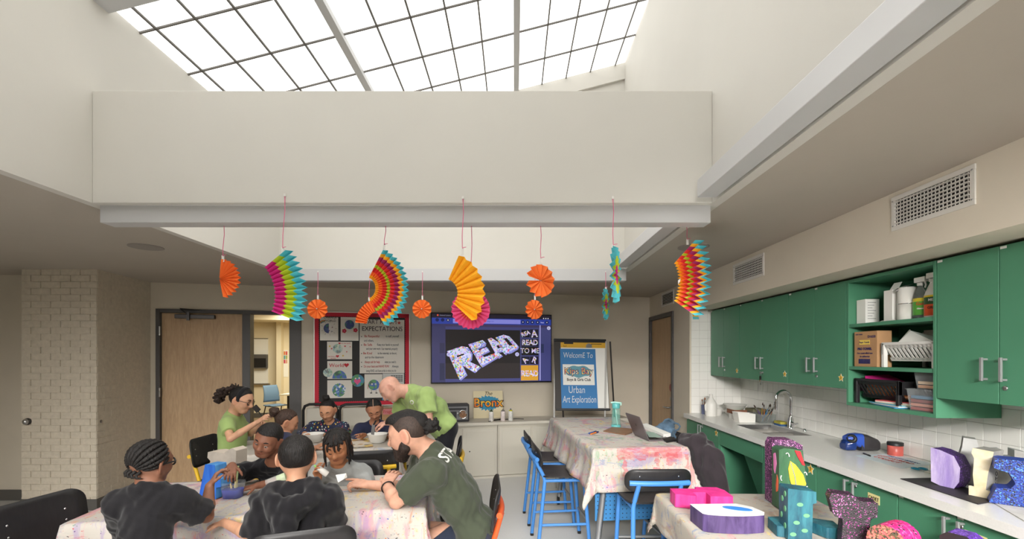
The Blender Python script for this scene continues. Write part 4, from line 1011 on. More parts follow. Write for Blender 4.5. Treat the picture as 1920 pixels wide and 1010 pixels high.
chair('school_chair', 'empty black chair with orange frame at the lower left corner', (-2.245, 2.37, 0), math.radians(-8), .45, .865, .26, M_fo, G2)
chair('school_chair', 'black chair holding the boy in the black hoodie', (-1.02, 2.28, 0), math.radians(111), .43, .825, .24, M_fo, G2)
chair('school_chair', 'black chair with orange frame behind the bearded man', (-.33, 2.80, 0), math.radians(184), .43, .84, .25, M_fo, G2)
chair('school_chair', 'black yellow-framed chair at the rear table, its back to us', (-1.235, 4.03, 0), math.radians(105), .44, .82, .24, M_fy, G2)
chair('school_chair', 'black chair behind the boy with short dreadlocks', (-1.20, 3.31, 0), math.radians(-84), .43, .80, .24, M_fy, G2)
chair('school_chair', 'black yellow-framed chair right of the standing man', (-.72, 4.22, 0), math.radians(186), .44, .84, .25, M_fy, G2)
chair('school_chair', 'black yellow-framed chair before the wooden door', (-2.71, 4.40, 0), math.radians(2), .44, .835, .26, M_fy, G2)
chair('school_chair', 'chair under the boy with cornrows', (-1.74, 2.03, 0), math.radians(98), .43, .74, .2, M_fo, G2)
chair('school_chair', 'chair under the boy in the black tee', (-1.66, 3.42, 0), math.radians(-80), .43, .74, .2, M_fy, G2)
chair('school_chair', 'chair under the girl in the polka dot top', (-2.02, 5.12, 0), math.radians(-70), .43, .76, .2, M_fy, G2)
chair('school_chair', 'chair under the girl with centre-parted hair', (-1.42, 5.28, 0), math.radians(-74), .43, .76, .2, M_fy, G2)
chair('school_chair', 'chair under the girl with the low bun', (-2.02, 3.96, 0), math.radians(100), .43, .72, .18, M_fy, G2)
# dark coat over a stool at the far side of the high table
# ---------------------------------------------------------------- back wall furniture
M_cream = mat('cream_metal_cabinet', (210, 205, 192), .5)
def cab(u0, um, u1, lab, dot=None):
    y0 = -.52
    t = thing('storage_cabinet', lab, 'cabinet', MBW @ Vector((bs((u0+u1)/2, y0), -.3, 0)), AL)
    a, mid, b = bs(u0, y0), bs(um, y0), bs(u1, y0)
    MB().box(a, b, y0+.02, -.08, 0, .69, M=MBW).build('carcass', M_cream, t)
    for x0, x1 in ((a, mid), (mid, b)):
        d = MB().box(x0+.012, x1-.012, y0, y0+.022, .035, .655, M=MBW).build('door', M_cream, t, bevel=.004)
        MB().box(x0+.06, x1-.04, y0-.003, y0, .08, .62, M=MBW).build('door_panel', M_cream, d, bevel=.003)
        if dot: MB().lathe([(.008, 0), (.008, .002), (0, .002)], 12, M=MBW @ T(x0+.10, y0-.003, .36) @ R(PI/2, 'X')).build('key_hole', M_black, d)
    MB().box(a, b, y0-.002, y0+.02, 0, .03, M=MBW).build('plinth', M_cream, t)
    return t
cab(800, 866, 933, 'cream two-door cabinet under the portable stereo', True)
cab(934, 997, 1062, 'cream two-door cabinet right of the spray cans')
cab(1063, 1120, 1180, 'cream cabinet hidden behind the high table')
wt = thing('cabinet_top', 'continuous cream worktop over the low cabinets', 'worktop', MBW @ Vector((bs(990, -.5), -.3, .69)), AL)
MB().box(bs(798, -.53), bs(1182, -.53), -.54, -.06, .692, .73, M=MBW).build('slab', M_cream, wt, bevel=.004)
ZW = .73
# TV
def bwr(u0, v0, u1, v1, y):
    s0, za = BW(u0, v0, y); s1, zb = BW(u1, v1, y); return s0, s1, za, zb
ytv = -.07
s0, _ = BW(808, 586, ytv); s1, _ = BW(1034.5, 589, ytv); zt = (BW(808, 586, ytv)[1]+BW(1034.5, 589.4, ytv)[1])/2; zb = (BW(808, 719.5, ytv)[1]+BW(1033, 715.6, ytv)[1])/2
tv = thing('television', 'large wall-mounted screen showing the word READ in collage letters', 'television', MBW @ Vector(((s0+s1)/2, ytv, zb)), AL)
MB().box(s0, s1, ytv, -.02, zb, zt, M=MBW).build('housing', mat('tv_black', (20, 20, 24), .3), tv, bevel=.004)
MB().box((s0+s1)/2-.25, (s0+s1)/2+.25, -.03, -.001, zb+.2, zt-.2, M=MBW).build('wall_bracket', M_black, tv)
def em(name, c, e=.75):
    if name in MATS: return MATS[name]
    m = mat(name, c, .25, emit=e); return m
TVW, TVH = s1-s0, zt-zb
# screen frame: 0..1 across, 0..1 up, read from the photo crop (x 52..1480, y 100..940)
def tvx(x): return s0+TVW*(x-52)/(1480-52)
def tvz(y): return zt-TVH*(y-100)/(940-100)
scr = MB().box(tvx(62), tvx(1470), ytv-.002, ytv, tvz(925), tvz(112), M=MBW).build('screen', em('screen_slate', (66, 68, 118), .7), tv)
def srect(x0, x1, y0, y1, c, lay=1, name='screen_block', e=.75, par=None):
    return MB().box(tvx(x0), tvx(x1), ytv-.002-.0008*lay, ytv-.002, tvz(y1), tvz(y0), M=MBW).build(name, em('screen_%d_%d_%d' % c, c, e), par or scr)
srect(62, 1470, 112, 160, (34, 30, 44)); srect(62, 1470, 160, 232, (44, 62, 152)); srect(300, 1095, 170, 222, (130, 132, 214), 2)
srect(62, 215, 232, 925, (58, 58, 96)); srect(215, 1090, 298, 886, (34, 31, 33), 2); srect(215, 1090, 700, 886, (46, 41, 42), 3)
srect(62, 1470, 232, 262, (62, 54, 88), 1); srect(1328, 1340, 232, 915, (160, 158, 214), 3)
srect(150, 205, 460, 580, (50, 50, 78), 3); srect(150, 205, 700, 900, (46, 48, 74), 3); srect(1345, 1380, 465, 575, (46, 52, 84), 3)
srect(1105, 1205, 290, 385, (24, 22, 30), 3); srect(1210, 1312, 285, 392, (36, 32, 44), 3); srect(1105, 1312, 405, 492, (32, 30, 32), 3)
srect(1105, 1312, 497, 605, (28, 26, 30), 3); srect(1105, 1205, 620, 715, (30, 30, 44), 3); srect(1210, 1312, 620, 715, (36, 30, 40), 3); srect(1100, 1310, 728, 915, (196, 146, 52), 3)
def tvM(x, y, rot=0, lay=4): return MBW @ T(tvx(x), ytv-.002-.0008*lay, tvz(y)) @ FX @ R(rot)
pxm = TVW/(1480-52)
def sdisc(x, y, r, c, lay=4): MB().prism(disc_poly(r*pxm, 18), 0, .0006, M=tvM(x, y, 0, lay)).build('screen_icon', em('screen_%d_%d_%d' % c, c), scr)
for x in (122, 183): sdisc(x, 186, 20, (28, 34, 80))
sdisc(244, 186, 18, (44, 44, 70)); MB().box(-5*pxm, 5*pxm, -8*pxm, 4*pxm, 0, .0006, M=tvM(244, 186, 0, 5)).build('screen_icon', em('screen_225_225_245', (225, 225, 245)), scr)
for x in (1123, 1180, 1238, 1303, 1418):
    sdisc(x, 197, 20, (26, 32, 76)); sdisc(x, 197, 7, (190, 190, 220), 5)
text('Paint', 20*pxm, tvM(1360, 200, 0, 5), em('screen_225_225_245', (225, 225, 245)), scr)
MB().box(-22*pxm, 22*pxm, -6*pxm, 6*pxm, 0, .0006, M=tvM(1360, 200, 0, 4)).build('screen_icon', em('screen_44_62_152', (44, 62, 152)), scr)
MB().box(-9*pxm, 9*pxm, -9*pxm, 9*pxm, 0, .0006, M=tvM(128, 130, 0, 4)).build('screen_icon', em('screen_216_88_64', (216, 88, 64)), scr)
text('Related Letters', 20*pxm, tvM(212, 132, 0, 4), em('screen_140_140_160', (140, 140, 160)), scr)
text('letters collage.com', 20*pxm, tvM(700, 194, 0, 4), em('screen_60_60_130', (60, 60, 130)), scr)
sdisc(332, 188, 9, (90, 92, 170))
for x in (1377, 1405, 1432): sdisc(x, 148, 7, (214, 214, 230))
sdisc(1441, 267, 22, (190, 190, 226)); text('x', 34*pxm, tvM(1441, 266, 0, 5), em('screen_60_60_130', (60, 60, 130)), scr)
sdisc(252, 595, 24, (176, 176, 220), 8); sdisc(1052, 593, 24, (176, 176, 220), 8)
text('<', 34*pxm, tvM(252, 594, 0, 9), em('screen_60_60_130', (60, 60, 130)), scr); text('>', 34*pxm, tvM(1052, 592, 0, 9), em('screen_60_60_130', (60, 60, 130)), scr)
MB().prism([(0, 0), (0, -34), (8, -27), (14, -40), (20, -37), (14, -25), (24, -24)], 0, .4, M=tvM(556, 765, 0, 9) @ Matrix.Scale(pxm, 4)).build('mouse_pointer', em('screen_225_225_245', (225, 225, 245)), scr)
# collage pattern for the letters on screen
def collage(name, base, seed, cols, sc=60, emit=.8, th=.5):
    m = bpy.data.materials.new(name); m.use_nodes = True; k = NT(m); b = k.n['Principled BSDF']
    tc = k.new('ShaderNodeTexCoord'); v = k.mapping(tc.outputs['Object'], (1, 1, 1), (seed, seed*2.1, seed*.7))
    c = lin(base)
    nz = k.noise(v, sc*.5, 2)
    vo = k.new('ShaderNodeTexVoronoi'); vo.inputs['Scale'].default_value = sc; k.link(v, vo.inputs['Vector'])
    wn = k.new('ShaderNodeTexWhiteNoise'); k.link(vo.outputs['Position'], wn.inputs['Vector'])
    stops = [(0, base)]+[(th+(1-th)*i/len(cols), cc) for i, cc in enumerate(cols)]
    c = k.ramp(wn.outputs['Value'], stops, 'CONSTANT')
    c = k.mix(k.ramp(nz, [(.60, (0, 0, 0, 1)), (.63, (.6, .6, .6, 1))]), c, lin((60, 60, 80)))
    k.link(c, b.inputs['Base Color']); b.inputs['Roughness'].default_value = .5
    if emit: k.link(c, b.inputs['Emission Color']); b.inputs['Emission Strength'].default_value = emit
    return m
M_col = collage('screen_collage', (196, 198, 240), 1.3, [(90, 120, 210), (226, 190, 70), (210, 80, 70), (150, 160, 230), (110, 170, 90), (180, 130, 200), (240, 240, 250)])
M_colb = em('screen_126_130_196', (126, 130, 196))
# READ letters as strokes (crop coordinates), drawn with a thickness edge below right
RL = {'R': [[(232, 535), (400, 478), (470, 490), (512, 555), (505, 625), (480, 650), (612, 712), (540, 775), (400, 690), (452, 800), (375, 862)]],
      'E': [[(476, 455), (640, 405), (672, 430), (665, 465), (575, 500), (600, 520), (690, 485), (716, 530), (630, 570), (655, 605), (790, 555), (815, 600), (625, 712)]],
      'A': [[(700, 392), (742, 376), (960, 510), (905, 570), (865, 530), (815, 545), (870, 580), (820, 612)]],
      'D': [[(792, 375), (890, 340), (960, 360), (1062, 470), (1050, 500), (975, 545), (935, 555)]]}
HOLE = {'R': [(340, 585), (425, 560), (430, 575), (350, 605)], 'A': [(805, 470), (830, 462), (850, 495), (822, 500)], 'D': [(890, 385), (930, 380), (1000, 460), (960, 470)]}
for ch, polys in RL.items():
    for pl in polys:
        MB().prism([(x+14, -(y+12)) for x, y in pl], 0, .3, M=tvM(0, 0, 0, 4) @ Matrix.Scale(pxm, 4)).build('screen_letter_edge', M_colb, scr)
        MB().prism([(x, -y) for x, y in pl], 0, .3, M=tvM(0, 0, 0, 5) @ Matrix.Scale(pxm, 4)).build('screen_letter', M_col, scr)
    if ch in HOLE: MB().prism([(x, -y) for x, y in HOLE[ch]], 0, .3, M=tvM(0, 0, 0, 6) @ Matrix.Scale(pxm, 4)).build('screen_letter_hole', em('screen_34_31_33', (34, 31, 33)), scr)
M_col2 = collage('screen_collage_small', (206, 206, 236), 4.4, [(90, 120, 210), (226, 190, 70), (210, 80, 70), (110, 170, 90), (180, 130, 200)], 110)
for s_, x, y, sz, ro in (('REA', 1155, 340, 66, .35), ('A', 1262, 342, 120, .1), ('READ', 1208, 450, 84, 0), ('TO ME', 1208, 552, 84, 0), ('A', 1150, 668, 90, .9), ('R', 1262, 668, 96, -.4), ('READ', 1206, 832, 92, 0)):
    text(s_, sz*pxm, tvM(x, y, ro, 5), M_col2, scr, off=(.001 if 'M' in s_ else .004), sx=.92)
# bulletin board
yb_ = -.03
b0, b1, bz1, bz0 = bwr(590, 585, 767, 757, yb_)
bb = thing('bulletin_board', 'red-bordered bulletin board with black backing, left of the screen', 'bulletin board', MBW @ Vector(((b0+b1)/2, 0, bz0)), AL)
MB().box(b0-.015, b1+.015, -.028, 0, bz0-.015, bz1+.015, M=MBW).build('frame', mat('board_aluminium', (196, 194, 188), .4, metal=.6), bb, bevel=.002)
MB().box(b0, b1, -.031, -.02, bz0, bz1, M=MBW).build('black_backing', mat('black_paper', (34, 33, 34), .6), bb)
M_redp = mat('red_border_paper', (196, 24, 52), .6)
bw_ = .055
def scallop(a, b, horiz, fixed, sgn):
    n = int(abs(b-a)/.026); pts = [(a, 0)]
    pts = []
    for i in range(n):
        for q in range(5):
            tt = (i+q/5)/n; pts.append((a+(b-a)*tt, bw_-.010+.010*abs(math.sin(PI*q/5))))
    pts.append((b, bw_-.010)); pts += [(b, 0), (a, 0)]
    if horiz: poly = [(x, fixed+sgn*h) for x, h in pts]
    else: poly = [(fixed+sgn*h, x) for x, h in pts]
    MB().prism(poly, 0, .002, M=MBW @ T(0, -.031, 0) @ FX).build('scalloped_border', M_redp, bb)
scallop(b0, b1, True, bz1, -1); scallop(b0, b1, True, bz0, 1); scallop(bz0, bz1, False, b0, 1); scallop(bz0, bz1, False, b1, -1)
ZO = 220/966
def bp_(x, y):   # board-crop pixel -> wall coordinates
    return BW(570+x*ZO, 560+y*ZO, -.033)
def card(name, x0, y0, x1, y1, m, lab=None, lay=0):
    a = bp_(x0, y0); c = bp_(x1, y1)
    return MB().box(a[0], c[0], -.034-.001*lay, -.031, c[1], a[1], M=MBW).build(name, m, bb, label=lab)
def bM(x, y, rot=0, lay=1): s, z = bp_(x, y); return MBW @ T(s, -.0345-.001*lay, z) @ FX @ R(rot)
pxb = (bp_(500, 400)[0]-bp_(400, 400)[0])/100
M_art = mat('drawing_paper', (226, 222, 214), .8)
M_globe = collage('globe_blue_green', (70, 108, 180), 2.2, [(84, 146, 96), (96, 158, 104), (70, 132, 90)], 26, 0, .55)
M_pale = collage('globe_pale', (190, 208, 196), 5.2, [(150, 186, 160), (206, 216, 200), (160, 190, 190)], 40, 0, .4)
M_blueg = collage('globe_navy', (52, 70, 130), 3.2, [(60, 120, 110), (70, 90, 150)], 36, 0, .6)
def disc(par, x, y, r, m, lay=2, ry=None): return MB().prism(disc_poly(r*pxb, 26, 0, 0, (ry or r)*pxb), 0, .0012, M=bM(x, y, 0, lay)).build('drawn_globe', m, par)
def heart(par, x, y, r, m, lay=2):
    pts = [(16*math.sin(t)**3, 13*math.cos(t)-5*math.cos(2*t)-2*math.cos(3*t)-math.cos(4*t)) for t in [2*PI*i/24 for i in range(24)]]
    MB().prism([(a*r*pxb/16, b*r*pxb/16) for a, b in pts], 0, .0012, M=bM(x, y, 0, lay)).build('drawn_heart', m, par)
M_redc = mat('red_crayon', (196, 50, 60), .7); M_pinkc = mat('pink_crayon', (226, 96, 150), .7); M_yelc = mat('yellow_crayon', (224, 188, 60), .7)
c_ = card('drawing', 132, 150, 282, 343, M_art, 'drawing of a half-coloured globe with a rainbow')
disc(c_, 205, 243, 42, M_blueg); MB().prism([(0, -42*pxb)]+[(42*pxb*math.sin(a), -42*pxb*math.cos(a)) for a in [PI*i/12 for i in range(13)]], 0, .001, M=bM(205, 243, 0, 3)).build('drawn_globe', collage('half_white', (226, 222, 216), 2, [(40, 40, 44), (120, 60, 60)], 40, 0, .7), c_)
for i, c in enumerate(((200, 60, 60), (226, 160, 60), (90, 150, 90), (80, 90, 170))):
    MB().tube([bM(160, 205, 0, 2) @ Vector(((30-5*i)*pxb*math.cos(a), (30-5*i)*pxb*math.sin(a), 0)) for a in [PI*(.35+.6*j/10) for j in range(11)]], 2.2*pxb, 5).build('drawn_rainbow', mat('crayon_%d' % i, c, .7), c_)
text('CHANGE\nWORLD', 26*pxb, bM(215, 168, 0, 2), M_ink, c_)
for q in range(9):
    a = q/9*2*PI; MB().tube([bM(205, 243, 0, 2) @ Vector((50*pxb*math.cos(a), 50*pxb*math.sin(a), 0)), bM(205, 243, 0, 2) @ Vector((64*pxb*math.cos(a), 64*pxb*math.sin(a), 0))], .8*pxb, 4).build('drawn_ray', M_ink, c_)
c_ = card('drawing', 302, 150, 450, 345, M_art, 'drawing of a dark blue globe with two flowers')
disc(c_, 375, 212, 39, M_blueg)
for (x, y) in ((332, 264), (424, 258)):
    for q in range(5): disc(c_, x+11*math.cos(q*1.26), y+11*math.sin(q*1.26), 8, M_redc, 2)
    disc(c_, x, y, 6, M_pinkc, 3)
c_ = card('drawing', 190, 352, 396, 497, M_art, 'drawing of a pale globe with small red hearts')
disc(c_, 278, 410, 40, M_pale)
for x, y, r in ((228, 410, 7), (338, 390, 8), (352, 436, 6), (292, 366, 9), (276, 472, 13), (380, 394, 5)): heart(c_, x, y, r, M_redc)
for x, y in ((212, 390), (322, 468)): MB().prism(star_poly(10*pxb), 0, .001, M=bM(x, y, 0, 2)).build('drawn_star', M_yelc, c_)
text('we love our\nworld', 17*pxb, bM(240, 482, 0, 2), M_redc, c_); text('love the earth', 15*pxb, bM(340, 366, 0, 2), M_redc, c_)
c_ = card('drawing', 192, 512, 397, 657, M_art, 'drawing of half a globe under the word World')
MB().prism([(58*pxb*math.cos(PI*i/20), 68*pxb*math.sin(PI*i/20)) for i in range(21)], 0, .0012, M=bM(293, 655, 0, 2)).build('drawn_globe', M_globe, c_)
text('World', 44*pxb, bM(268, 548, 0, 2), M_redc, c_); heart(c_, 350, 545, 20, M_redc)
c_ = card('drawing', 192, 670, 398, 814, M_art, 'drawing of a scribbled blue and green globe')
disc(c_, 288, 750, 54, collage('globe_scribble', (110, 150, 200), 8.2, [(70, 110, 180), (90, 150, 110), (220, 226, 230), (80, 140, 96)], 40, 0, .3), 2, 58)
c_ = disc(bb, 196, 607, 37, M_pale, 3); tag(c_, 'small pale paper globe'); c_.name = 'paper_globe'
c_ = disc(bb, 442, 672, 53, collage('globe_teal', (70, 140, 170), 9.1, [(84, 146, 96), (60, 120, 160)], 24, 0, .6), 3); tag(c_, 'round paper globe with a pink heart face'); c_.name = 'paper_globe'
heart(c_, 440, 680, 28, M_pinkc, 5); disc(c_, 425, 655, 6, M_paper, 6); disc(c_, 455, 652, 6, M_paper, 6)
c_ = card('drawing', 498, 620, 645, 812, M_art, 'drawing of a globe with a face, arms and boots')
disc(c_, 575, 708, 46, M_globe); disc(c_, 560, 702, 7, M_paper, 3); disc(c_, 590, 702, 7, M_paper, 3); disc(c_, 560, 703, 3, M_ink, 4); disc(c_, 590, 703, 3, M_ink, 4)
for sx in (-1, 1):
    MB().tube([bM(575+sx*18, 752, 0, 2) @ Vector((0, 0, 0)), bM(575+sx*20, 772, 0, 2) @ Vector((0, 0, 0))], 1.5*pxb, 5).build('drawn_leg', M_ink, c_)
    MB().box(-9*pxb, 9*pxb, -3*pxb, 4*pxb, 0, .001, M=bM(575+sx*22, 775, 0, 2)).build('drawn_boot', M_ink, c_)
    MB().tube([bM(575+sx*45, 700, 0, 2) @ Vector((0, 0, 0)), bM(575+sx*50, 740, 0, 2) @ Vector((0, 0, 0))], 2.2*pxb, 5).build('drawn_arm', M_redc if sx < 0 else mat('blue_crayon', (70, 110, 180), .7), c_)
c_ = card('printed_calendar', 648, 614, 824, 760, mat('pale_print', (206, 208, 206), .7), 'grey printed calendar sheet')
for i in range(5):
    for j in range(4): MB().box(0, 18*pxb, 0, 10*pxb, 0, .0008, M=bM(715+i*20, 680-j*14, 0, 1)).build('calendar_cell', mat('grey_print', (150, 150, 150)), c_)
card('blue_sheet', 645, 770, 740, 832, mat('sky_blue_paper', (60, 150, 200), .7), 'blue sheet of paper')
pc_ = card('poster', 458, 168, 826, 610, M_art, 'handwritten poster of art room expectations', 2)
M_marker = mat('dark_marker', (52, 40, 56), .7); M_redm = mat('red_marker', (186, 62, 62), .7); M_gm = mat('grey_marker', (92, 96, 104), .7)
text('ART ROOM', 52*pxb, bM(645, 192, 0, 3), M_marker, pc_, sx=.9, off=0); text('EXPECTATIONS', 56*pxb, bM(645, 248, 0, 3), M_marker, pc_, sx=.86, off=.0004)
for x in (503, 783): MB().prism(star_poly(17*pxb), 0, .001, M=bM(x, 198, 0, 3)).build('drawn_star', M_redm, pc_)
def wline(x, y, parts, sz=29):
    for s_, w, m_ in parts:
        text(s_, sz*pxb, bM(x+w/2, y, 0, 3), m_, pc_, off=.0004, sx=min(1.1, w/(len(s_)*sz*.52))); x += w+10
wline(482, 308, (('Be Respectful', 155, M_redm), ('to staff, yourself', 160, M_gm))); wline(485, 344, (('and others.', 100, M_gm),))
wline(482, 378, (('Be Safe', 88, M_redm), ('Keep your hands to yourself', 222, M_gm))); wline(485, 411, (('and your own work. Use materials properly', 315, M_gm),))
wline(482, 448, (('Be Kind', 84, M_redm), ('to the materials, to the art,', 220, M_gm))); wline(485, 481, (('and to the classroom', 190, M_gm),))
wline(482, 520, (('Always ask for help', 160, M_redm), ('when you need it.', 120, M_gm))); wline(482, 556, (('Do your best and HAVE FUN!', 230, M_redm), ('Always', 60, M_gm))); wline(484, 592, (('bring KIND, and have pride in what you do', 305, M_gm),))
for y in (310, 380, 450, 522, 558): disc(pc_, 474, y, 4, M_ink, 3)
# easel
ye = Vector((.72, 5.95, 0))
def eP(u, v, d): return P(u, v, d)
ez = thing('flip_chart_easel', 'black flip chart easel holding the blue welcome sign', 'easel', P(1090, 760, 5.95)*1.0)
ez.matrix_basis = T(ye.x, ye.y, 0)
ea = [P(1043, 637, 6.06), P(1141.5, 636, 6.10), P(1137, 768, 5.88), P(1037, 765, 5.84)]   # board corners: tl tr br bl
def quadM(tl, tr, br, bl):
    ax = ((tr-tl)+(br-bl)).normalized(); ay = ((tl-bl)+(tr-br)); ay = (ay-ax*ay.dot(ax)).normalized(); n = ax.cross(ay)
    c = (tl+tr+br+bl)/4
    return Matrix((ax, ay, n)).transposed().to_4x4(), c, ((tr-tl).length+(br-bl).length)/2, ((tl-bl).length+(tr-br).length)/2
Mq, qc, qw, qh = quadM(*ea); ME = T(*qc) @ Mq
MB().prism(rrect(qw, qh, .01, 3), -.02, 0, M=ME).build('board', mat('easel_charcoal', (62, 58, 56), .6), ez)
MB().box(-qw/2, qw/2, qh/2-.03, qh/2+.006, -.025, .012, M=ME).build('clamp_bar', M_black, ez, bevel=.003)
def ez_(x, y): return ((x-(70+590)/2-(-.05)*(y-430)*.0)/530*qw-.0, (430-y)/690*qh)   # crop pixel -> board plane
pad = MB().box(-qw/2+.085, qw/2-.008, -qh/2+.012, qh/2-.05, .0, .012, M=ME).build('paper_pad', M_paper, ez)
MB().box(-qw/2+.085, qw/2-.008, qh/2-.115, qh/2-.045, .012, .014, M=ME).build('pad_header', mat('pad_yellow', (222, 172, 52), .6), pad)
MB().box(-qw/2+.13, -qw/2+.25, qh/2-.066, qh/2-.045, .014, .0148, M=ME).build('header_slot', M_black, pad); MB().box(.14, .28, qh/2-.068, qh/2-.060, .014, .0148, M=ME).build('header_slot', M_black, pad)
MB().prism([(.07, qh/2-.115), (.15, qh/2-.115), (.15, qh/2-.075), (.11, qh/2-.05), (.075, qh/2-.075)], .014, .015, M=ME).build('header_mark', M_steel, pad)
text('3x3', .03, ME @ T(-qw/2+.14, qh/2-.095, .0145), M_ink, pad)
bs_ = MB().box(-qw/2+.075, qw/2-.15, -qh/2+.008, qh/2-.13, .012, .015, M=ME).build('blue_sign', mat('blue_sign_paper', (58, 124, 184), .6), ez)
cx_ = (-qw/2+.075+qw/2-.15)/2; bwid = qw-.225
M_chalk = mat('white_lettering', (226, 228, 226), .7)
MS = lambda x, y: ME @ T(cx_+x, y, .0155)
text('WelcomE To', .105, MS(.0, qh*.26), M_chalk, bs_, sx=.68, off=-.0008, shear=.1)
lg = MB().box(cx_-bwid*.44, cx_+bwid*.44, -qh*.165, qh*.13, .015, .0165, M=ME).build('logo_sheet', M_paper, bs_)
M_haze = mat('teal_spray', (108, 160, 176), .8)
MB().prism([(cx_+bwid*.37*math.cos(a)*(1+.05*math.sin(9*a)), qh*.028+.075*math.sin(a)*(1+.12*math.sin(7*a))) for a in [2*PI*i/40 for i in range(40)]], .0165, .0168, M=ME).build('spray_cloud', M_haze, lg)
text('Kips Bay', .12, ME @ T(cx_, qh*.03, .0170), mat('logo_navy', (60, 66, 120), .7), lg, off=.006, sx=.9); text('Kips Bay', .12, ME @ T(cx_, qh*.03, .0178), collage('logo_fill', (236, 190, 80), 1.1, [(240, 220, 130), (224, 130, 90), (244, 236, 200)], 30, 0, .3), lg, sx=.9)
text('Boys & Girls Club', .05, ME @ T(cx_, -qh*.09, .017), M_ink, lg, sx=.85, off=.001)
text('Urban', .13, MS(-.03, -qh*.235), M_chalk, bs_, sx=.66, off=-.0008); text('Art Exploration', .125, MS(.0, -qh*.37), M_chalk, bs_, sx=.54, off=-.0008, shear=.12)
for u, s in ((1039, -1), (1134.5, 1)):
    MB().tube([P(u+2, 640, 6.08), P(u, 768, 5.86), P(u-s*1.0, 870, 5.70)]+[Vector((P(u-s*1, 870, 5.7).x, 5.58, .01))], .012, 8).build('leg', mat('easel_leg_grey', (190, 188, 184), .4), ez)
MB().tube([P(1144, 640, 6.16), Vector((P(1160, 745, 6.35).x, 6.42, .01))], .011, 8).build('leg', M_darksteel, ez)
MB().tube([P(1050, 640, 6.13), Vector((P(1062, 745, 6.3).x, 6.40, .01))], .011, 8).build('leg', M_darksteel, ez)
MB().box(-qw/2, qw/2, -qh/2-.02, -qh/2+.004, -.01, .05, M=ME).build('tray', M_black, ez)
# boom box, Bronx sign, spray cans
def wtop(u, v=783): return PZ(u, v, ZW)
pb = MBW @ Vector((bs(858, -.3), -.30, ZW))
bx = thing('portable_stereo', 'grey portable stereo with round speakers on the cream cabinets', 'stereo', pb, AL)
x0, x1 = bs(820, -.42), bs(880, -.42); z1 = BW(878, 757, -.42)[1]
M_st = mat('silver_grey_plastic', (132, 132, 136), .4); M_std = mat('stereo_dark', (52, 52, 56), .5)
MB().box(x0, x1, -.42, -.24, ZW, z1, M=MBW).build('body', M_std, bx, bevel=.012)
MB().box(x0+.02, x1-.02, -.425, -.42, ZW+.03, z1-.03, M=MBW).build('front_panel', M_st, bx, bevel=.002)
for x in (x0+.085, x1-.085):
    f = MB().lathe([(.062, 0), (.062, .008), (.052, .012), (.045, .004)], 28, M=MBW @ T(x, -.425, ZW+.10) @ R(PI/2, 'X')).build('speaker_ring', M_chrome, bx)
    MB().lathe([(.046, 0), (.03, -.004), (.018, .006), (0, .01)][::-1], 24, M=MBW @ T(x, -.431, ZW+.10) @ R(PI/2, 'X')).build('speaker_cone', mat('speaker_tan', (150, 112, 84), .6), f)
MB().box(x0+.05, x1-.04, -.430, -.425, z1-.075, z1-.05, M=MBW).build('tuning_strip', M_std, bx); MB().box(x0+.17, x1-.17, -.430, -.425, ZW+.05, ZW+.14, M=MBW).build('cassette_door', M_std, bx)
for i in range(4): MB().box(x1-.16+.035*i, x1-.135+.035*i, -.431, -.425, z1-.125, z1-.105, M=MBW).build('button', M_chrome, bx)
s0_, s1_, za, zb_ = bwr(887.5, 733, 942.5, 770.5, -.10)
bxs = thing('bronx_sign', 'cream board with graffiti lettering THE BRONX leaning on the wall', 'sign', MBW @ Vector(((s0_+s1_)/2, -.10, ZW)), AL)
MBx = MBW @ T((s0_+s1_)/2, -.13, ZW+.002) @ R(-.10, 'X')
wS, hS = s1_-s0_, za-ZW+.0
zlo = zb_-ZW
MB().box(-wS/2, wS/2, 0, .012, 0, hS, M=MBx).build('board', mat('cream_board', (232, 220, 184), .7), bxs)
def bxM(x, z, lay=1, rot=0): return MBx @ T(x, -.0008*lay, z) @ FX @ R(rot)
cb_ = hS*.5+.02
ray = []
rq = random.Random(4)
for i in range(46):
    a = 2*PI*i/46; rad = 1.0+(.22*rq.random() if i % 2 else -.08)
    ray.append((wS*.42*rad*math.cos(a), hS*.25*rad*math.sin(a)))
bxm = MB().prism(ray, 0, .0006, M=bxM(0, cb_, 1)).build('blue_burst', mat('cyan_marker', (62, 150, 190), .7), bxs)
text('Bronx', hS*.44, bxM(0, cb_, 3), M_ink, bxs, off=.011, sx=.98); text('Bronx', hS*.44, bxM(0, cb_, 4), collage('orange_fill', (238, 168, 44), 2.1, [(244, 196, 50), (232, 120, 40), (240, 150, 40)], 14, 0, .3), bxs, off=.003, sx=.98)
text('The', hS*.19, bxM(.0, hS*.9, 2), M_ink, bxs, shear=.3)
def can(u, capc, tint, lab):
    q = MBW @ Vector((bs(u, -.43), -.43, ZW)); t = thing('spray_can', lab, 'spray can', q, 0, 'white spray cans on the low cabinet')
    zt_ = 1.6-(752-666)*q.y/870-ZW+.0
    MB().lathe([(.028, 0), (.031, .004), (.031, .118), (.027, .128)], 24, c=q).build('can_body', mat('can_'+capc[0], tint, .4, var=.08, vscale=60), t)
    MB().lathe([(.027, .128), (.02, .140), (.012, .146), (0, .147)], 20, c=q).build('dome', mat('can_dome_'+capc[0], capc[1], .4), t)
    MB().cyl(q+Vector((0, 0, .144)), q+Vector((0, 0, .160)), .008, n=10).build('nozzle', mat('can_noz_'+capc[0], capc[2], .4), t)
can(921, ('green', (60, 84, 58), (40, 60, 40)), (226, 222, 216), 'white spray can with dark green top, left of the three')
can(943, ('grey', (120, 114, 112), (130, 126, 124)), (226, 214, 212), 'white spray can with grey top, between two others')
can(957.5, ('yellow', (206, 200, 60), (50, 70, 150)), (222, 222, 218), 'white spray can with yellow and blue top, right of the three')
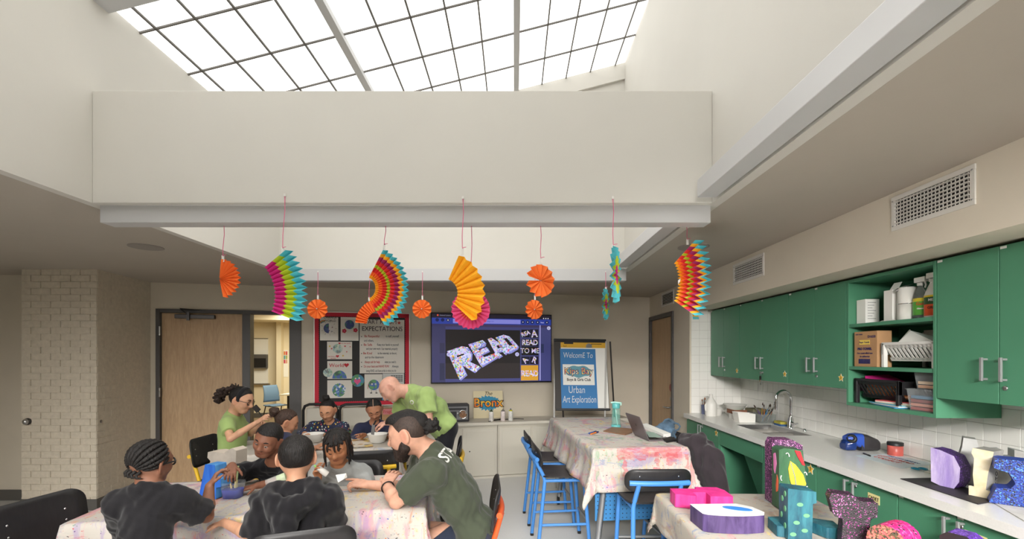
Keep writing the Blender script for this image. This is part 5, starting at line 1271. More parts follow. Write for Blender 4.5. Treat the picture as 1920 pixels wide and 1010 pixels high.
cq = [MBW @ Vector((bs(u, y), y, ZW+.006)) for u, y in ((916, -.48), (930, -.40), (950, -.33), (968, -.30), (982, -.36))]
MB().tube(cq, .004, 6).build('power_cord', M_black, None, label='black cord lying behind the spray cans', cat='cord')
MB().tube([MBW @ Vector((bs(926, -.40), -.40, ZW+.012)), MBW @ Vector((bs(941, -.37), -.37, ZW+.014))], [.006, .010], 8).build('cord_plug', M_black, None, label='black plug between two white spray cans', cat='plug')
# folded carts with black tube frames behind the girls
def cart(u0, u1, lab):
    a, z = BW(u0, 758, -.45); b, _ = BW(u1, 758, -.45); y = -.45
    t = thing('folded_table', lab, 'table', MBW @ Vector(((a+b)/2, y, 0)), AL, 'folded tables stored under the bulletin board')
    q = .07
    MB().tube([MBW @ Vector(p) for p in [(a, y, .03), (a, y, z-q), (a+.02, y, z-.02), (a+q, y, z), (b-q, y, z), (b-.02, y, z-.02), (b, y, z-q), (b, y, .03)]], .017, 10).build('tube_frame', mat('black_tube', (32, 32, 33), .35), t)
    MB().box(a+.03, b-.03, y+.03, y+.05, .12, z-.05, M=MBW).build('tabletop', M_cream, t, bevel=.006)
    for x in (a, b): MB().lathe([(0, -.012), (.03, -.012), (.03, .012), (0, .012)], 14, M=MBW @ T(x, y, .03) @ R(PI/2, 'Y')).build('caster', M_black, t)
cart(568.5, 632, 'folded table with black tube frame behind the polka dot girl')
cart(637, 716, 'folded table with black tube frame behind the centre-parted girl')
# ================================================================ hanging paper fans
C_teal, C_lime, C_mag = (86, 192, 204), (188, 206, 48), (206, 42, 132)
C_or, C_yel, C_red, C_pk, C_plum = (246, 124, 52), (250, 184, 40), (226, 56, 56), (240, 110, 160), (170, 50, 110)
def pm(c): return mat('tissue_%d_%d_%d' % c, c, .75, var=.02, vscale=30)
M_str = mat('pink_string', (226, 112, 150), .8); M_tagc = mat('white_tag', (228, 226, 220), .6)
def fan_part(name, apex, yaw, r0, r1, a0, a1, n, bands, par, amp=.018, roll=0, pitch=0, jag=.03, label=None):
    """accordion-pleated paper sector: bands = [(fraction of the radius where it ends, colour)]"""
    m = MB(); M = T(*apex) @ R(yaw) @ R(pitch, 'X') @ R(roll, 'Y')
    fr = [0.0]+[b_[0] for b_ in bands]; full = abs(abs(a1-a0)-2*PI) < .01
    nf = 2*n; vs = []
    for i in range(nf+(0 if full else 1)):
        a = a0+(a1-a0)*i/nf; s = 1 if i % 2 else -1
        for f in fr:
            r = r0+(r1-r0)*f; rr_ = r*(1+jag*s*f)
            vs.append((rr_*math.cos(a), s*amp*(.25+.75*r/r1), rr_*math.sin(a)))
    k = len(fr); cols = []
    for _, c in bands:
        if c not in cols: cols.append(c)
    L = nf if full else nf
    for j in range(len(bands)):
        fs = []
        for i in range(L):
            i2 = (i+1) % (len(vs)//k)
            fs.append((i*k+j, i*k+j+1, i2*k+j+1, i2*k+j))
        m.f += fs; m.m += [cols.index(bands[j][1])]*len(fs); m.s += [False]*len(fs)
    m.v = [tuple(M @ Vector(p)) for p in vs]
    return m.build(name, [pm(c) for c in cols], par, label=label, solid=.0008)
def hang(par, top, tip, tagh=.03, wob=.004):
    top, tip = Vector(top), Vector(tip)
    if abs(tip.y-D_A) < .01: top.y = tip.y = D_A; top = top+Vector((0, .0, 0)); MB().box(top.x-.006, top.x+.006, D_A-.003, PW+.001, top.z-.012, top.z+.004).build('tape', M_tagc, par)
    elif abs(tip.y-D_B) < .01: top.z = ZC-.098
    elif abs(tip.y-D_C) < .01: top.z = ZC-.03; MB().box(top.x-.005, top.x+.005, D_C-.002, WF-.124, top.z-.01, top.z+.004).build('tape', M_tagc, par)
    else: top.z = ZC+.004
    q = tip+Vector((0, 0, tagh))
    MB().tube([top, top.lerp(q, .3)+Vector((wob, 0, 0)), top.lerp(q, .75)-Vector((wob*.5, 0, 0)), q], .0022, 6).build('string', M_str, par)
    MB().tube([q, q+Vector((.006, -.004, .004)), q+Vector((.022, -.006, .006))], .0018, 5).build('string_end', M_str, par)
    MB().box(q.x-.008, q.x+.008, q.y-.001, q.y+.001, q.z-tagh-.006, q.z+.004).build('tag', M_tagc, par)
def deco(label, d, grp='paper fans hanging from the skylight beams'): return thing('paper_fan', label, 'paper decoration', d, 0, grp)
def px(d): return d/F
rad = math.radians
D_A, D_B, D_C = PW-.006, 2.835, WF-.127     # in front of the shaft wall, under the near channel, on the far channel
# 1 orange half rosette
d = D_B; p = P(412, 522, d); t = deco('orange half-round paper fan hanging at far left', p)
fan_part('fan', p, 0, .004, 37*px(d), rad(82), rad(-76), 11, [(1, C_or)], t, .014); hang(t, P(420, 426, d), P(418, 489, d))
# 2 teal lime magenta arch
d = D_A; p = P(434.4, 553.3, d); t = deco('large teal, lime and magenta paper fan above the sidelight', p)
fan_part('fan', p, 0, 81.5*px(d), 137*px(d), rad(39), rad(-21.5), 12, [(.36, C_mag), (.68, C_lime), (1, C_teal)], t, .016); hang(t, P(534, 364, d), P(530, 473, d), .025)
# 3 rainbow half round
d = D_B; p = P(682, 540, d); t = deco('rainbow half-round paper fan hanging in front of the bulletin board', p)
RB = [(.10, C_yel), (.22, C_or), (.36, C_red), (.46, C_lime), (.60, C_red), (.74, C_plum), (.86, C_yel), (1, C_teal)]
fan_part('fan', p, 0, 22*px(d), 82*px(d), rad(62), rad(-60), 16, RB, t, .016); hang(t, P(723, 426, d), P(720.5, 468, d))
d = D_C; p = P(715, 608, d); t = deco('small orange arched paper fan below the rainbow fan', p)
fan_part('fan', p, 0, 27*px(d), 49*px(d), rad(112), rad(176), 9, [(1, C_or)], t, .016); hang(t, P(693, 499, d), P(692, 563, d))
# 4 yellow, with a pink rosette behind
d = D_A; p = P(830, 549.4, d); t = deco('yellow arched paper fan in front of the pink rosette', p)
fan_part('fan', p, 0, 28*px(d), 78*px(d), rad(66), rad(-43), 9, [(1, C_yel)], t, .020); hang(t, P(868, 369, d), P(867, 475, d))
d = D_B; p = P(883, 580, d); t = deco('pink and coral paper rosette behind the yellow fan', p)
fan_part('fan', p, .2, .004, 36*px(d), 0, 2*PI, 24, [(.55, (244, 108, 92)), (1, (236, 92, 148))], t, .014); hang(t, P(884, 426, d), P(883, 545, d), .02)
# 5 orange rosettes
d = D_C
for u, v, r, lab in ((595, 579, 18.3, 'small orange paper rosette left of the rainbow fan'), (791, 579, 17.5, 'small orange paper rosette between rainbow and yellow fans'), (1002, 580, 18.3, 'small orange paper rosette at the top of the screen')):
    p = P(u, v, d); t = deco(lab, p); fan_part('fan', p, .45 if u > 1000 else .1, .004, r*px(d), 0, 2*PI, 12, [(1, C_or)], t, .014)
    MB().sph(p+Vector((0, -.016, 0)), .006, 8, 6).build('centre_knot', M_tagc, t); hang(t, P(u+1, 499, d), P(u+1, v-r, d), .04, .001)
d = D_B; p = P(1014, 526, d); t = deco('larger orange paper rosette hanging right of the yellow fan', p)
fan_part('fan', p, .55, .004, 30.5*px(d), rad(170), rad(-175), 13, [(1, C_or)], t, .015); hang(t, P(1013.5, 426, d), P(1014, 493, d))
# 6 teal rosettes seen nearly edge-on
TR = [(.34, C_mag), (.68, C_lime), (1, C_teal)]
d = D_A; p = P(1155, 515, d); t = deco('tall teal, lime and magenta rosette turned edge-on', p)
fan_part('fan', p, rad(70), .004, 52*px(d), 0, 2*PI, 16, TR, t, .014, 0, .0); hang(t, P(1149, 369, d), P(1150, 466, d), .02)
d = D_C; p = P(1136, 570, d); t = deco('small teal rosette turned edge-on below the tall one', p)
fan_part('fan', p, rad(68), .004, 29*px(d), 0, 2*PI, 14, TR, t, .014); hang(t, P(1135.5, 499, d), P(1136, 543, d), .025, .001)
# 7 rainbow double fan at right
d = 3.2; p = P(1273, 527, d); t = deco('rainbow paper fan seen from its zigzag edge, hanging at far right', p)
fan_part('front_wing', p+Vector((-28*px(d), .22, 0)), rad(-64), 66*px(d), 132*px(d), rad(31.5), rad(-32), 12, RB, t, .022)
fan_part('rear_wing', p+Vector((-1*px(d), -.22, 0)), rad(64), 66*px(d), 130*px(d), rad(31), rad(-33), 12, RB, t, .022)
hang(t, (p.x+.05, p.y, ZC), P(1289, 457, d)); MB().add([tuple(p+Vector(q)) for q in ((-.02, -.04, .0), (-.004, -.04, .012), (-.006, -.04, -.004), (-.022, -.045, -.03))], [(0, 1, 2, 3)]).build('paper_end', M_tagc, t, solid=.002)
# ================================================================ things on the high table
q = PZ(1155, 801, ZT3)
wb_ = thing('water_bottle', 'translucent teal water bottle standing on the high table', 'bottle', q)
M_tealp = mat('teal_translucent', (120, 200, 188), .12, alpha=.16); M_teals = mat('teal_plastic', (96, 178, 178), .35)
MB().lathe([(.040, .0), (.043, .006), (.043, .02), (.042, .07), (.041, .165), (.034, .185), (.032, .19), (.030, .19), (.032, .18), (.039, .16), (.040, .02), (0, .012)], 32, c=q).build('bottle_body', M_tealp, wb_)
MB().lathe([(.0425, .0), (.0445, .004), (.0445, .024), (.0425, .026)], 32, c=q).build('base_band', M_teals, wb_)
MB().lathe([(.036, .185), (.037, .19), (.037, .225), (.033, .232), (0, .233)], 28, c=q).build('cap', M_teals, wb_)
MB().tube([q+Vector((-.05, 0, .236)), q+Vector((-.02, 0, .242)), q+Vector((.02, 0, .238)), q+Vector((.048, 0, .236)), q+Vector((.046, 0, .212))], .008, 10).build('carry_loop', mat('pale_teal', (176, 222, 210), .4), wb_)
MB().tube([q+Vector((-.008, 0, .186)), q+Vector((.004, 0, .10)), q+Vector((.016, 0, .018))], .005, 8).build('straw', mat('pale_teal', (176, 222, 210)), wb_)
# laptop
hA, hB = PZ(1189, 814, ZT3+.012), PZ(1213, 824, ZT3+.012)
ld = (hB-hA).normalized(); hl = .29; hB = hA+ld*hl; ln = Vector((-ld.y, ld.x, 0)); 
if ln.x < 0: ln = -ln
lp = thing('laptop', 'open grey laptop on the high table, its lid towards us', 'laptop', (hA+hB)/2)
MLp = Matrix((ld, ln, (0, 0, 1))).transposed().to_4x4(); MLp = T(*hA) @ MLp
M_lid = mat('space_grey_metal', (116, 108, 112), .35, metal=.5)
MB().prism(rrect(hl, .205, .012, 4, hl/2, .1025), -.006, .004, M=MLp).build('base', M_lid, lp)
MB().box(.02, hl-.02, .02, .11, .004, .0048, M=MLp).build('keyboard', M_black, lp)
MB().prism(rrect(hl, .20, .012, 4, hl/2, .10), -.003, .003, M=MLp @ T(0, 0, .004) @ R(rad(113), 'X')).build('lid', M_lid, lp)
lm = MB().prism(disc_poly(.012, 14), 0, .0006, M=MLp @ T(0, 0, .004) @ R(rad(113), 'X') @ T(hl/2, .11, .003)).build('lid_emblem', M_darksteel, lp)
MB().box(.008, hl-.008, .01, .192, -.0036, -.003, M=MLp @ T(0, 0, .004) @ R(rad(113), 'X')).build('screen', mat('dark_screen', (24, 26, 30), .15), lp)
def slab(name, lab, cat, pts, z, h, m):
    c = sum(pts, Vector())/len(pts); t = thing(name, lab, cat, (c.x, c.y, z)); MB().prism([(a.x, a.y) for a in pts], z, z+h).build('board', m, t, bevel=.003); return t
slab('clipboard', 'brown wooden board lying by the laptop', 'board', [PZ(u, v, ZT3) for u, v in ((1131, 810), (1149, 802.5), (1186, 806), (1185, 812.5), (1172, 817))], ZT3+.006, .008, wood_mat('brown_board', (120, 88, 66), (150, 112, 86), (6, 6, 6)))
slab('notebook', 'pale green notebook beside the laptop', 'notebook', [PZ(u, v, ZT3) for u, v in ((1217, 823), (1210, 812), (1226, 814), (1241, 823))], ZT3+.006, .012, mat('sage_cover', (150, 172, 160), .6))
slab('paper_pad', 'white paper pad right of the laptop', 'paper', [PZ(u, v, ZT3) for u, v in ((1203, 802), (1212, 800), (1258, 820), (1244, 822))], ZT3+.006, .03, M_paper)
slab('phone', 'black phone lying at the near right of the high table', 'phone', [PZ(u, v, ZT3) for u, v in ((1242, 826), (1258, 822), (1270, 828), (1250, 831))], ZT3+.006, .014, M_black)
z_ = Vector((0, 0, ZT3+.012))
def hp(u, v): a = PZ(u, v, ZT3); a.z = ZT3+.012; return a
pen(hp(1104, 814.5), hp(1118, 810.5), (60, 90, 160), 'blue marker lying on the high table', (40, 50, 90), .006)
pen(hp(1108, 816), hp(1122, 811.5), (236, 130, 40), 'orange marker lying on the high table', (40, 44, 110), .006)
G1b = 'blue-framed stools round the high table'
chair('bar_stool', 'blue-framed stool hidden under the dark hoodie', (1.30, 3.72, 0), math.radians(186), .60, .86, .155, M_fb, G1b)
chair('bar_stool', 'blue-framed stool holding the blue-grey bag', (1.50, 4.72, 0), math.radians(186), .60, .80, .155, M_fb, G1b)
# ================================================================ painted papier-mache letters
def glitter(name, base, cols, sc=170, th=.45, rough=.45):
    m = bpy.data.materials.new(name); m.use_nodes = True; k = NT(m); b = k.n['Principled BSDF']
    tc = k.new('ShaderNodeTexCoord'); vo = k.new('ShaderNodeTexVoronoi'); vo.inputs['Scale'].default_value = sc
    k.link(tc.outputs['Object'], vo.inputs['Vector']); wn = k.new('ShaderNodeTexWhiteNoise'); k.link(vo.outputs['Position'], wn.inputs['Vector'])
    pa = k.noise(tc.outputs['Object'], 9, 3)
    mm = k.new('ShaderNodeMath', operation='MULTIPLY_ADD'); k.link(pa, mm.inputs[0]); mm.inputs[1].default_value = .5; k.link(wn.outputs['Value'], mm.inputs[2])
    stops = [(0, base)]+[(th+.25+(1-th)*.5*i/len(cols), c) for i, c in enumerate(cols)]
    sc_ = k.new('ShaderNodeMath', operation='MULTIPLY'); k.link(mm.outputs[0], sc_.inputs[0]); sc_.inputs[1].default_value = .8
    k.link(k.ramp(sc_.outputs[0], stops, 'CONSTANT'), b.inputs['Base Color']); b.inputs['Roughness'].default_value = rough
    bp = k.new('ShaderNodeBump'); bp.inputs['Strength'].default_value = .5; bp.inputs['Distance'].default_value = .004
    k.link(vo.outputs['Distance'], bp.inputs['Height']); k.link(bp.outputs[0], b.inputs['Normal'])
    return m
def brushed(name, a, b2, sc=14, stretch=(1, 1, .3), bump=.35):
    m = bpy.data.materials.new(name); m.use_nodes = True; k = NT(m); bs2 = k.n['Principled BSDF']
    tc = k.new('ShaderNodeTexCoord'); v = k.mapping(tc.outputs['Object'], stretch)
    nz = k.noise(v, sc, 6, .65, .6)
    k.link(k.ramp(nz, [(.35, a), (.65, b2)]), bs2.inputs['Base Color']); bs2.inputs['Roughness'].default_value = .5
    bp = k.new('ShaderNodeBump'); bp.inputs['Strength'].default_value = bump; bp.inputs['Distance'].default_value = .008
    k.link(k.noise(v, sc*3, 5), bp.inputs['Height']); k.link(bp.outputs[0], bs2.inputs['Normal'])
    return m
M_mg = brushed('magenta_paint', (206, 30, 124), (232, 60, 146)); M_mgs = brushed('magenta_paint_sides', (180, 24, 104), (226, 60, 140))
M_wpt = brushed('white_paint_rough', (206, 206, 204), (236, 236, 234), 10); M_pur = brushed('purple_paint', (52, 34, 78), (90, 72, 120))
M_tl = brushed('teal_paint', (20, 68, 86), (50, 116, 128)); M_dgn = brushed('dark_green_paint', (44, 84, 56), (62, 108, 72))
M_gl1 = glitter('black_magenta_glitter', (30, 24, 30), [(58, 28, 52), (150, 46, 126), (86, 34, 80), (190, 120, 176)], 260, .58)
M_gl2 = glitter('purple_pink_glitter', (74, 34, 74), [(120, 50, 110), (40, 28, 50), (196, 110, 180), (220, 160, 200)], 220, .5)
M_gl3 = glitter('hot_pink_glitter', (224, 36, 120), [(236, 80, 150), (60, 40, 60), (240, 120, 170)], 120)
M_gl4 = glitter('coral_gold_glitter', (214, 96, 96), [(120, 100, 70), (60, 56, 50), (226, 130, 110), (90, 80, 60)], 150, .3)
M_gl5 = glitter('violet_glitter', (84, 40, 150), [(120, 70, 200), (50, 30, 90), (160, 120, 220)])
M_gl6 = glitter('blue_black_glitter', (22, 52, 140), [(20, 20, 32), (34, 92, 200), (16, 18, 36), (80, 140, 226), (18, 20, 34)], 210)
M_gl7 = glitter('dark_purple_glitter', (58, 28, 92), [(86, 46, 130), (40, 22, 64), (120, 80, 160)])
def letter(label, M, polys, th, mf, ms, name='paper_letter', bev=.006):
    t = thing(name, label, 'letter', M.translation)
    m = MB()
    for pl in polys: m.prism(pl, 0, th, 0, M=M, mside=1)
    m.build('letter_body', [mf, ms], t, bevel=bev, seg=2); return t
def pl(u, v, z=ZT1): return PZ(u, v, z)
ZL = ZT1+.006
# magenta, lying
p = pl(1318, 953)
letter('magenta painted paper letter lying flat on the front right table', T(p.x, p.y, ZL) @ R(-.06),
       [[(-.155, .0), (-.045, -.035), (-.045, .04), (.03, .04), (.03, -.035), (.155, -.035), (.155, .09), (.13, .15), (.0, .15), (.0, .11), (-.155, .11)]], .075, M_mg, M_mgs)
# white and purple D, lying
p = pl(1378, 1000)
t = letter('white paper letter with purple sides lying on the front right table', T(p.x, p.y+.01, ZL) @ R(-.05),
       [[(-.165, .15), (-.15, .0)]+[(-.13+.27*(i/8), -.03+.05*((i/8-.45)**2)*1.5) for i in range(9)]+[(.165, .04), (.14, .12), (.08, .17)]], .085, M_wpt, M_pur)
MB().prism([(-.02+.07*math.cos(a), .03*math.sin(a)) for a in [2*PI*i/16 for i in range(16)]], 0, .0015, M=T(p.x+.075, p.y+.085, ZL+.0855) @ R(-.4)).build('blue_paint_patch', mat('bright_blue_paint', (60, 130, 210), .5), t)
# green letter with yellow leaf
p = pl(1474, 958); MG = T(p.x, p.y, ZL) @ R(rad(-6)) @ FX
GP = [[(-.035, 0), (.125, 0), (.09, .335), (-.01, .345), (-.035, .335)]]
MG2 = T(p.x+.045, p.y+.03, ZL) @ R(rad(-6)) @ FX
t = letter('dark green paper letter painted with a yellow leaf, standing', MG @ T(0, 0, -.095), GP, .09, M_dgn, M_dgn)
def decal(name, pts, m, z=.0015, M=MG): MB().prism(pts, -.004, z, M=M).build(name, m, t)
leaf = [(.022, .275), (.05, .255), (.09, .20), (.105, .15), (.09, .11), (.06, .10), (.036, .12), (.02, .17), (.012, .23)]
decal('painted_leaf', leaf, brushed('yellow_leaf_paint', (222, 176, 32), (240, 204, 60), 20)); MB().tube([MG @ Vector(q) for q in ((.022, .27, .002), (.045, .19, .003), (.055, .11, .002))], .002, 5).build('leaf_vein', mat('blue_line', (90, 130, 170), .6), t)
decal('painted_petal', [(.045, .335), (.075, .33), (.10, .25), (.085, .255), (.06, .30)], mat('red_petal', (200, 44, 52), .5))
for (x, y, r, a0) in ((.005, .30, .02, 0), (.01, .12, .02, 1), (.115, .12, .02, 2), (.015, .05, .022, 4), (.09, .05, .02, 5), (.10, .20, .015, 0), (-.022, .18, .015, 2)):
    MB().tube([MG @ Vector((x+r*.5*math.cos(a0+q), y+r*math.sin(a0+q), .0015)) for q in [.4*i for i in range(7)]], .0045, 6, flat=.5).build('painted_curl', M_paper, t)
# side decals on the left face
MS_ = MG @ T(-.035, 0, 0) @ R(-PI/2, 'Y')
MB().prism([(-.075, .30), (-.05, .31), (-.035, .25), (-.055, .19), (-.07, .21)], -.002, .0015, M=MS_).build('painted_petal', mat('pink_petal', (222, 130, 184), .5), t)
MB().prism([(-.03, .19), (-.015, .16), (-.02, .10), (-.04, .09), (-.042, .13)], -.002, .0015, M=MS_).build('painted_petal', mat('orange_petal', (226, 100, 64), .5), t)
letter('purple and pink glitter paper letter standing behind the leaf letter', MG2 @ T(-.04, 0, -.17), [[(-.03, .0), (.02, 0), (.035, .20), (.10, .22), (.135, .0), (.17, .0), (.135, .345), (.08, .375), (-.015, .375), (-.03, .345)]], .10, M_gl2, M_gl2)
# teal letter: upright with a cap, and the flat foot
p = Vector(((1500-CX)*2.16/F, 2.16, 0)); MTl = T(p.x, p.y, ZL) @ R(rad(-8)) @ FX
t = letter('teal paper letter with pale dots, standing upright', MTl @ T(0, 0, -.10), [[(-.052, 0), (.052, 0), (.056, .175), (.072, .18), (.070, .232), (-.050, .242), (-.052, .23)]], .10, M_tl, M_tl)
M_dot = mat('pale_green_dot', (98, 158, 116), .6)
for x, y in ((-.0, .17), (.028, .12), (-.015, .085), (.02, .05), (-.03, .03)): MB().prism(disc_poly(.014, 14, 0, 0, .009), -.002, .0015, M=MTl @ T(x, y, 0)).build('painted_dot', M_dot, t)
MS_ = MTl @ T(-.053, 0, 0) @ R(-PI/2, 'Y')
for x, y in ((-.03, .21), (-.06, .18), (-.03, .14), (-.07, .10), (-.03, .06)): MB().prism(disc_poly(.010, 12, 0, 0, .014), -.002, .0018, M=MS_ @ T(x, y, 0)).build('painted_dot', M_dot, t)
p = Vector(((1500-CX)*2.28/F, 2.30, 0))
letter('teal paper letter lying flat behind the upright dotted one', T(p.x, p.y-.06, ZL) @ R(.15), [[(-.15, .0), (-.06, -.05), (-.02, .05), (.05, .04), (.065, -.06), (.13, -.075), (.17, .02), (.06, .10), (-.06, .12), (-.11, .12)]], .05, M_tl, M_tl)
# black glitter
d = 2.08; p = Vector(((1601-CX)*d/F, d, 0)); 
letter('black and magenta glitter paper letter standing on the front right table', T(p.x, p.y, ZL) @ R(rad(-22)) @ FX @ T(0, 0, -.07),
       [[(-.05, 0), (.055, 0), (.06, .14), (.085, .15), (.088, .215), (.02, .215), (.0, .235), (-.085, .24), (-.095, .215), (-.075, .135), (-.045, .13), (-.042, .11)]], .075, M_gl1, M_gl1, bev=.01)
# coral and pink round-topped letter
d = 1.95; p = Vector(((1668-CX)*d/F, d, 0))
letter('coral and gold paper letter with hot pink sides at the bottom edge', T(p.x, p.y, ZL) @ R(rad(-62)) @ FX @ T(0, 0, -.10),
       [[(-.07, 0), (.075, 0)]+[(.072*math.cos(a), .085+.07*math.sin(a)) for a in [PI*i/10 for i in range(11)]]], .13, M_gl4, M_gl3, bev=.008)
d = 1.87; p = Vector(((1792-CX)*d/F, d, 0))
letter('black paper letter with violet glitter top at the bottom edge', T(p.x, p.y, ZL) @ R(rad(-62)) @ FX @ T(0, 0, -.10),
       [[(-.055, 0), (.06, 0), (.055, .125), (.03, .142), (-.03, .142), (-.055, .12)]], .09, mat('black_letter_paint', (36, 34, 36), .5), M_gl5, bev=.006)
# ---- letters standing on the counter
p = on_counter(1782, 914)
letter('purple paper letter with pale lilac face standing on the counter', T(p.x-.03, p.y, ZT+.006) @ R(rad(-72)) @ FX @ T(0, 0, -.085),
       [[(-.06, .012), (-.02, .0), (.04, .0), (.062, .04), (.066, .11), (.04, .165), (-.02, .185), (-.062, .19)]], .085, brushed('lilac_paint', (150, 130, 190), (198, 184, 216), 16), M_gl7, bev=.008)
M_gryp = mat('grey_newsprint', (150, 148, 144), .8, var=.08, vscale=20); M_tapep = brushed('masking_tape', (206, 190, 150), (224, 214, 190), 10, (1, 1, 1), .15)
p = on_counter(1846, 936)
t = letter('unpainted taped cardboard letter standing on the counter', T(p.x, p.y+.01, ZT+.006) @ R(rad(-66)) @ FX @ T(0, 0, -.10),
       [[(-.05, 0), (.03, 0), (.03, .035), (.012, .04), (.02, .12), (.035, .19), (.04, .225), (-.035, .23), (-.04, .205), (-.03, .18), (-.035, .10), (-.03, .045), (-.05, .045)]], .10, M_tapep, M_gryp, bev=.003)
text('IT TO', .03, T(p.x, p.y+.01, ZT+.006) @ R(rad(-66)) @ FX @ T(.032, .09, -.05) @ R(PI/2, 'Y') @ R(PI/2), M_ink, t)
p = on_counter(1832, 912)
letter('pale grey cardboard letter behind the taped letter', T(p.x, p.y+.03, ZT+.006) @ R(rad(-40)) @ FX @ T(0, 0, -.08), [[(-.055, 0), (.04, 0), (.045, .12), (.02, .235), (-.03, .24), (-.035, .19), (-.05, .12)]], .08, mat('grey_card_light', (176, 176, 174), .8, var=.04, vscale=14), M_gryp, bev=.003)
p = on_counter(1898, 925)
letter('grey newsprint letter standing behind the blue glitter letter', T(p.x, p.y+.02, ZT+.006) @ R(rad(-30)) @ FX @ T(0, 0, -.07), [[(-.05, 0), (.06, 0), (.065, .20), (.02, .21), (.02, .17), (-.02, .17), (-.02, .205), (-.055, .20)]], .08, M_gryp, mat('grey_card_light', (176, 176, 174)), bev=.003)
p = on_counter(1890, 950)
letter('blue and black glitter paper letter at the right picture edge', T(p.x+.02, p.y, ZT+.006) @ R(rad(-40)) @ FX @ T(0, 0, -.10),
       [[(-.075, .0), (.14, 0), (.14, .06), (.09, .07), (.085, .11), (.14, .14), (.14, .205), (-.055, .205), (-.058, .16), (-.01, .145), (.01, .10), (-.005, .075), (-.05, .07)]], .10, M_gl6, mat('deep_blue_paint', (36, 66, 160), .5), bev=.006)
# ---- letters, tubs and papers on the kids' tables
def t1(u, v): return PZ(u, v, ZT1)
p = t1(392, 938); M_bp = brushed('blue_paint', (20, 82, 190), (52, 120, 214), 12)
BLp = [[(-.085, 0), (.05, 0), (.05, .07), (.085, .075), (.085, .125), (.05, .13), (.04, .205), (-.035, .205)]]
letter('bright blue painted paper letter standing by the paint tub', T(p.x-.01, p.y+.02, ZL) @ R(rad(-16)) @ FX @ T(0, 0, -.08), BLp, .08, M_bp, brushed('blue_paint_light', (60, 130, 200), (90, 160, 220), 12))
p = t1(400, 912); M_news = mat('grey_cardboard', (166, 158, 148), .85, var=.06, vscale=12)
t = letter('unpainted grey cardboard letter behind the blue one', T(p.x-.04, p.y+.14, ZL) @ R(rad(-12)) @ FX @ T(0, 0, -.1), [[(-.10, 0), (.12, 0), (.125, .21), (.09, .225), (.04, .20), (.03, .185), (-.05, .195), (-.105, .19), (-.11, .15), (-.085, .13)]], .10, M_news, mat('torn_card_edge', (190, 178, 164), .9), bev=.003)
p = t1(433, 935)
tb = thing('paint_tub', 'clear plastic tub of blue paint on the front table', 'tub', (p.x, p.y+.02, ZL))
pc2 = Vector((p.x, p.y+.02, ZL)); M_bpaint = mat('wet_blue_paint', (34, 62, 180), .2)
def tubshape(m, r0, r1, h, mi=0):
    s0_ = [(x, y, 0) for x, y in rrect(2*r0, 1.5*r0, r0*.5, 5)]; s1_2 = [(x, y, h) for x, y in rrect(2*r1, 1.5*r1, r1*.5, 5)]; n = len(s0_)
    m.add(s0_+s1_2, [tuple(range(n))[::-1]]+[(i, (i+1) % n, n+(i+1) % n, n+i) for i in range(n)], mi, True, T(*pc2)); return m
tubshape(MB(), .052, .064, .095).build('tub_body', mat('clear_tub_plastic', (226, 230, 232), .12, alpha=.09), tb, solid=.0025)
m_ = MB(); tubshape(m_, .0505, .056, .05); n_ = len(m_.v)//2; m_.add([m_.v[i] for i in range(n_, 2*n_)], [tuple(range(n_))]); m_.build('blue_paint', M_bpaint, tb)
MB().tube([pc2+Vector((.05*math.cos(a), .036*math.sin(a), .075+.012*math.sin(2*a))) for a in [PI*(.45+.75*i/8) for i in range(9)]], .009, 8, flat=.3).build('paint_smear', M_bpaint, tb)
stick = thing('craft_brush', 'wooden craft brush standing in the blue paint tub', 'brush', pc2)
MB().tube([pc2+Vector((-.01, .01, .03)), pc2+Vector((-.045, .02, .15))], [.006, .004], 8).build('handle', mat('pale_wood', (214, 190, 140), .6), stick)
br2 = thing('foam_brush', 'cream foam brush held over the blue paint tub', 'brush', pc2+Vector((.02, .02, .06)))
MB().tube([pc2+Vector((.012, .01, .055)), pc2+Vector((.014, .012, .10))], [.016, .013], 8, flat=.45).build('foam_head', mat('cream_foam', (224, 212, 150), .8), br2)
MB().tube([pc2+Vector((.014, .012, .10)), pc2+Vector((.022, .018, .185))], .006, 8).build('handle', mat('pale_green_plastic', (190, 206, 150), .5), br2)
# white bowls on the rear table
def bigbowl(u, v, lab):
    q = PZ(u, v, ZT1); q.z = ZT1+.006; t = bowlthing(q, .098, .085, lab, M_white, 'bowl', 'white bowls on the rear table', 'bowl', .72); return q
bigbowl(708, 829.5, 'white plastic bowl in front of the girl with centre-parted hair')
bigbowl(588, 829, 'white plastic bowl in front of the girl in the polka dot top')
# craft paper pile
q = PZ(668, 815, ZT1)
rk = random.Random(8); pcols = [(236, 200, 60), (240, 140, 50), (224, 70, 80), (90, 170, 200), (236, 226, 210), (110, 180, 90), (70, 150, 190), (240, 150, 60), (230, 90, 140)]
for i in range(9):
    c = pcols[i]; a = rk.uniform(-1, 1); zz = ZT1+.006+.005*i
    t = thing('craft_paper', ('yellow', 'orange', 'red', 'blue', 'cream', 'green', 'deep blue', 'pale orange', 'pink')[i]+' paper scrap in the pile between two girls', 'paper', (q.x, q.y, zz), 0, 'coloured paper scraps on the rear table')
    MB().box(-.07, .07, -.05, .05, 0, .003, M=T(q.x+rk.uniform(-.06, .08), q.y+rk.uniform(-.03, .06), zz+.002) @ R(a) @ R(rk.uniform(-.22, .0), 'X')).build('scrap', mat('scrap_%d' % i, c, .7), t)
q = PZ(690, 836, ZT1)
slab('cardboard_tray', 'cream craft sheet with brown marks on the rear table', 'paper', [PZ(u, v, ZT1) for u, v in ((655, 826), (692, 822), (700, 838), (660, 841))], ZT1+.007, .003, collage('craft_sheet', (214, 204, 188), 3, [(190, 150, 100), (150, 120, 90), (220, 190, 110)], 16, 0, .62))
q = PZ(612, 826, ZT1)
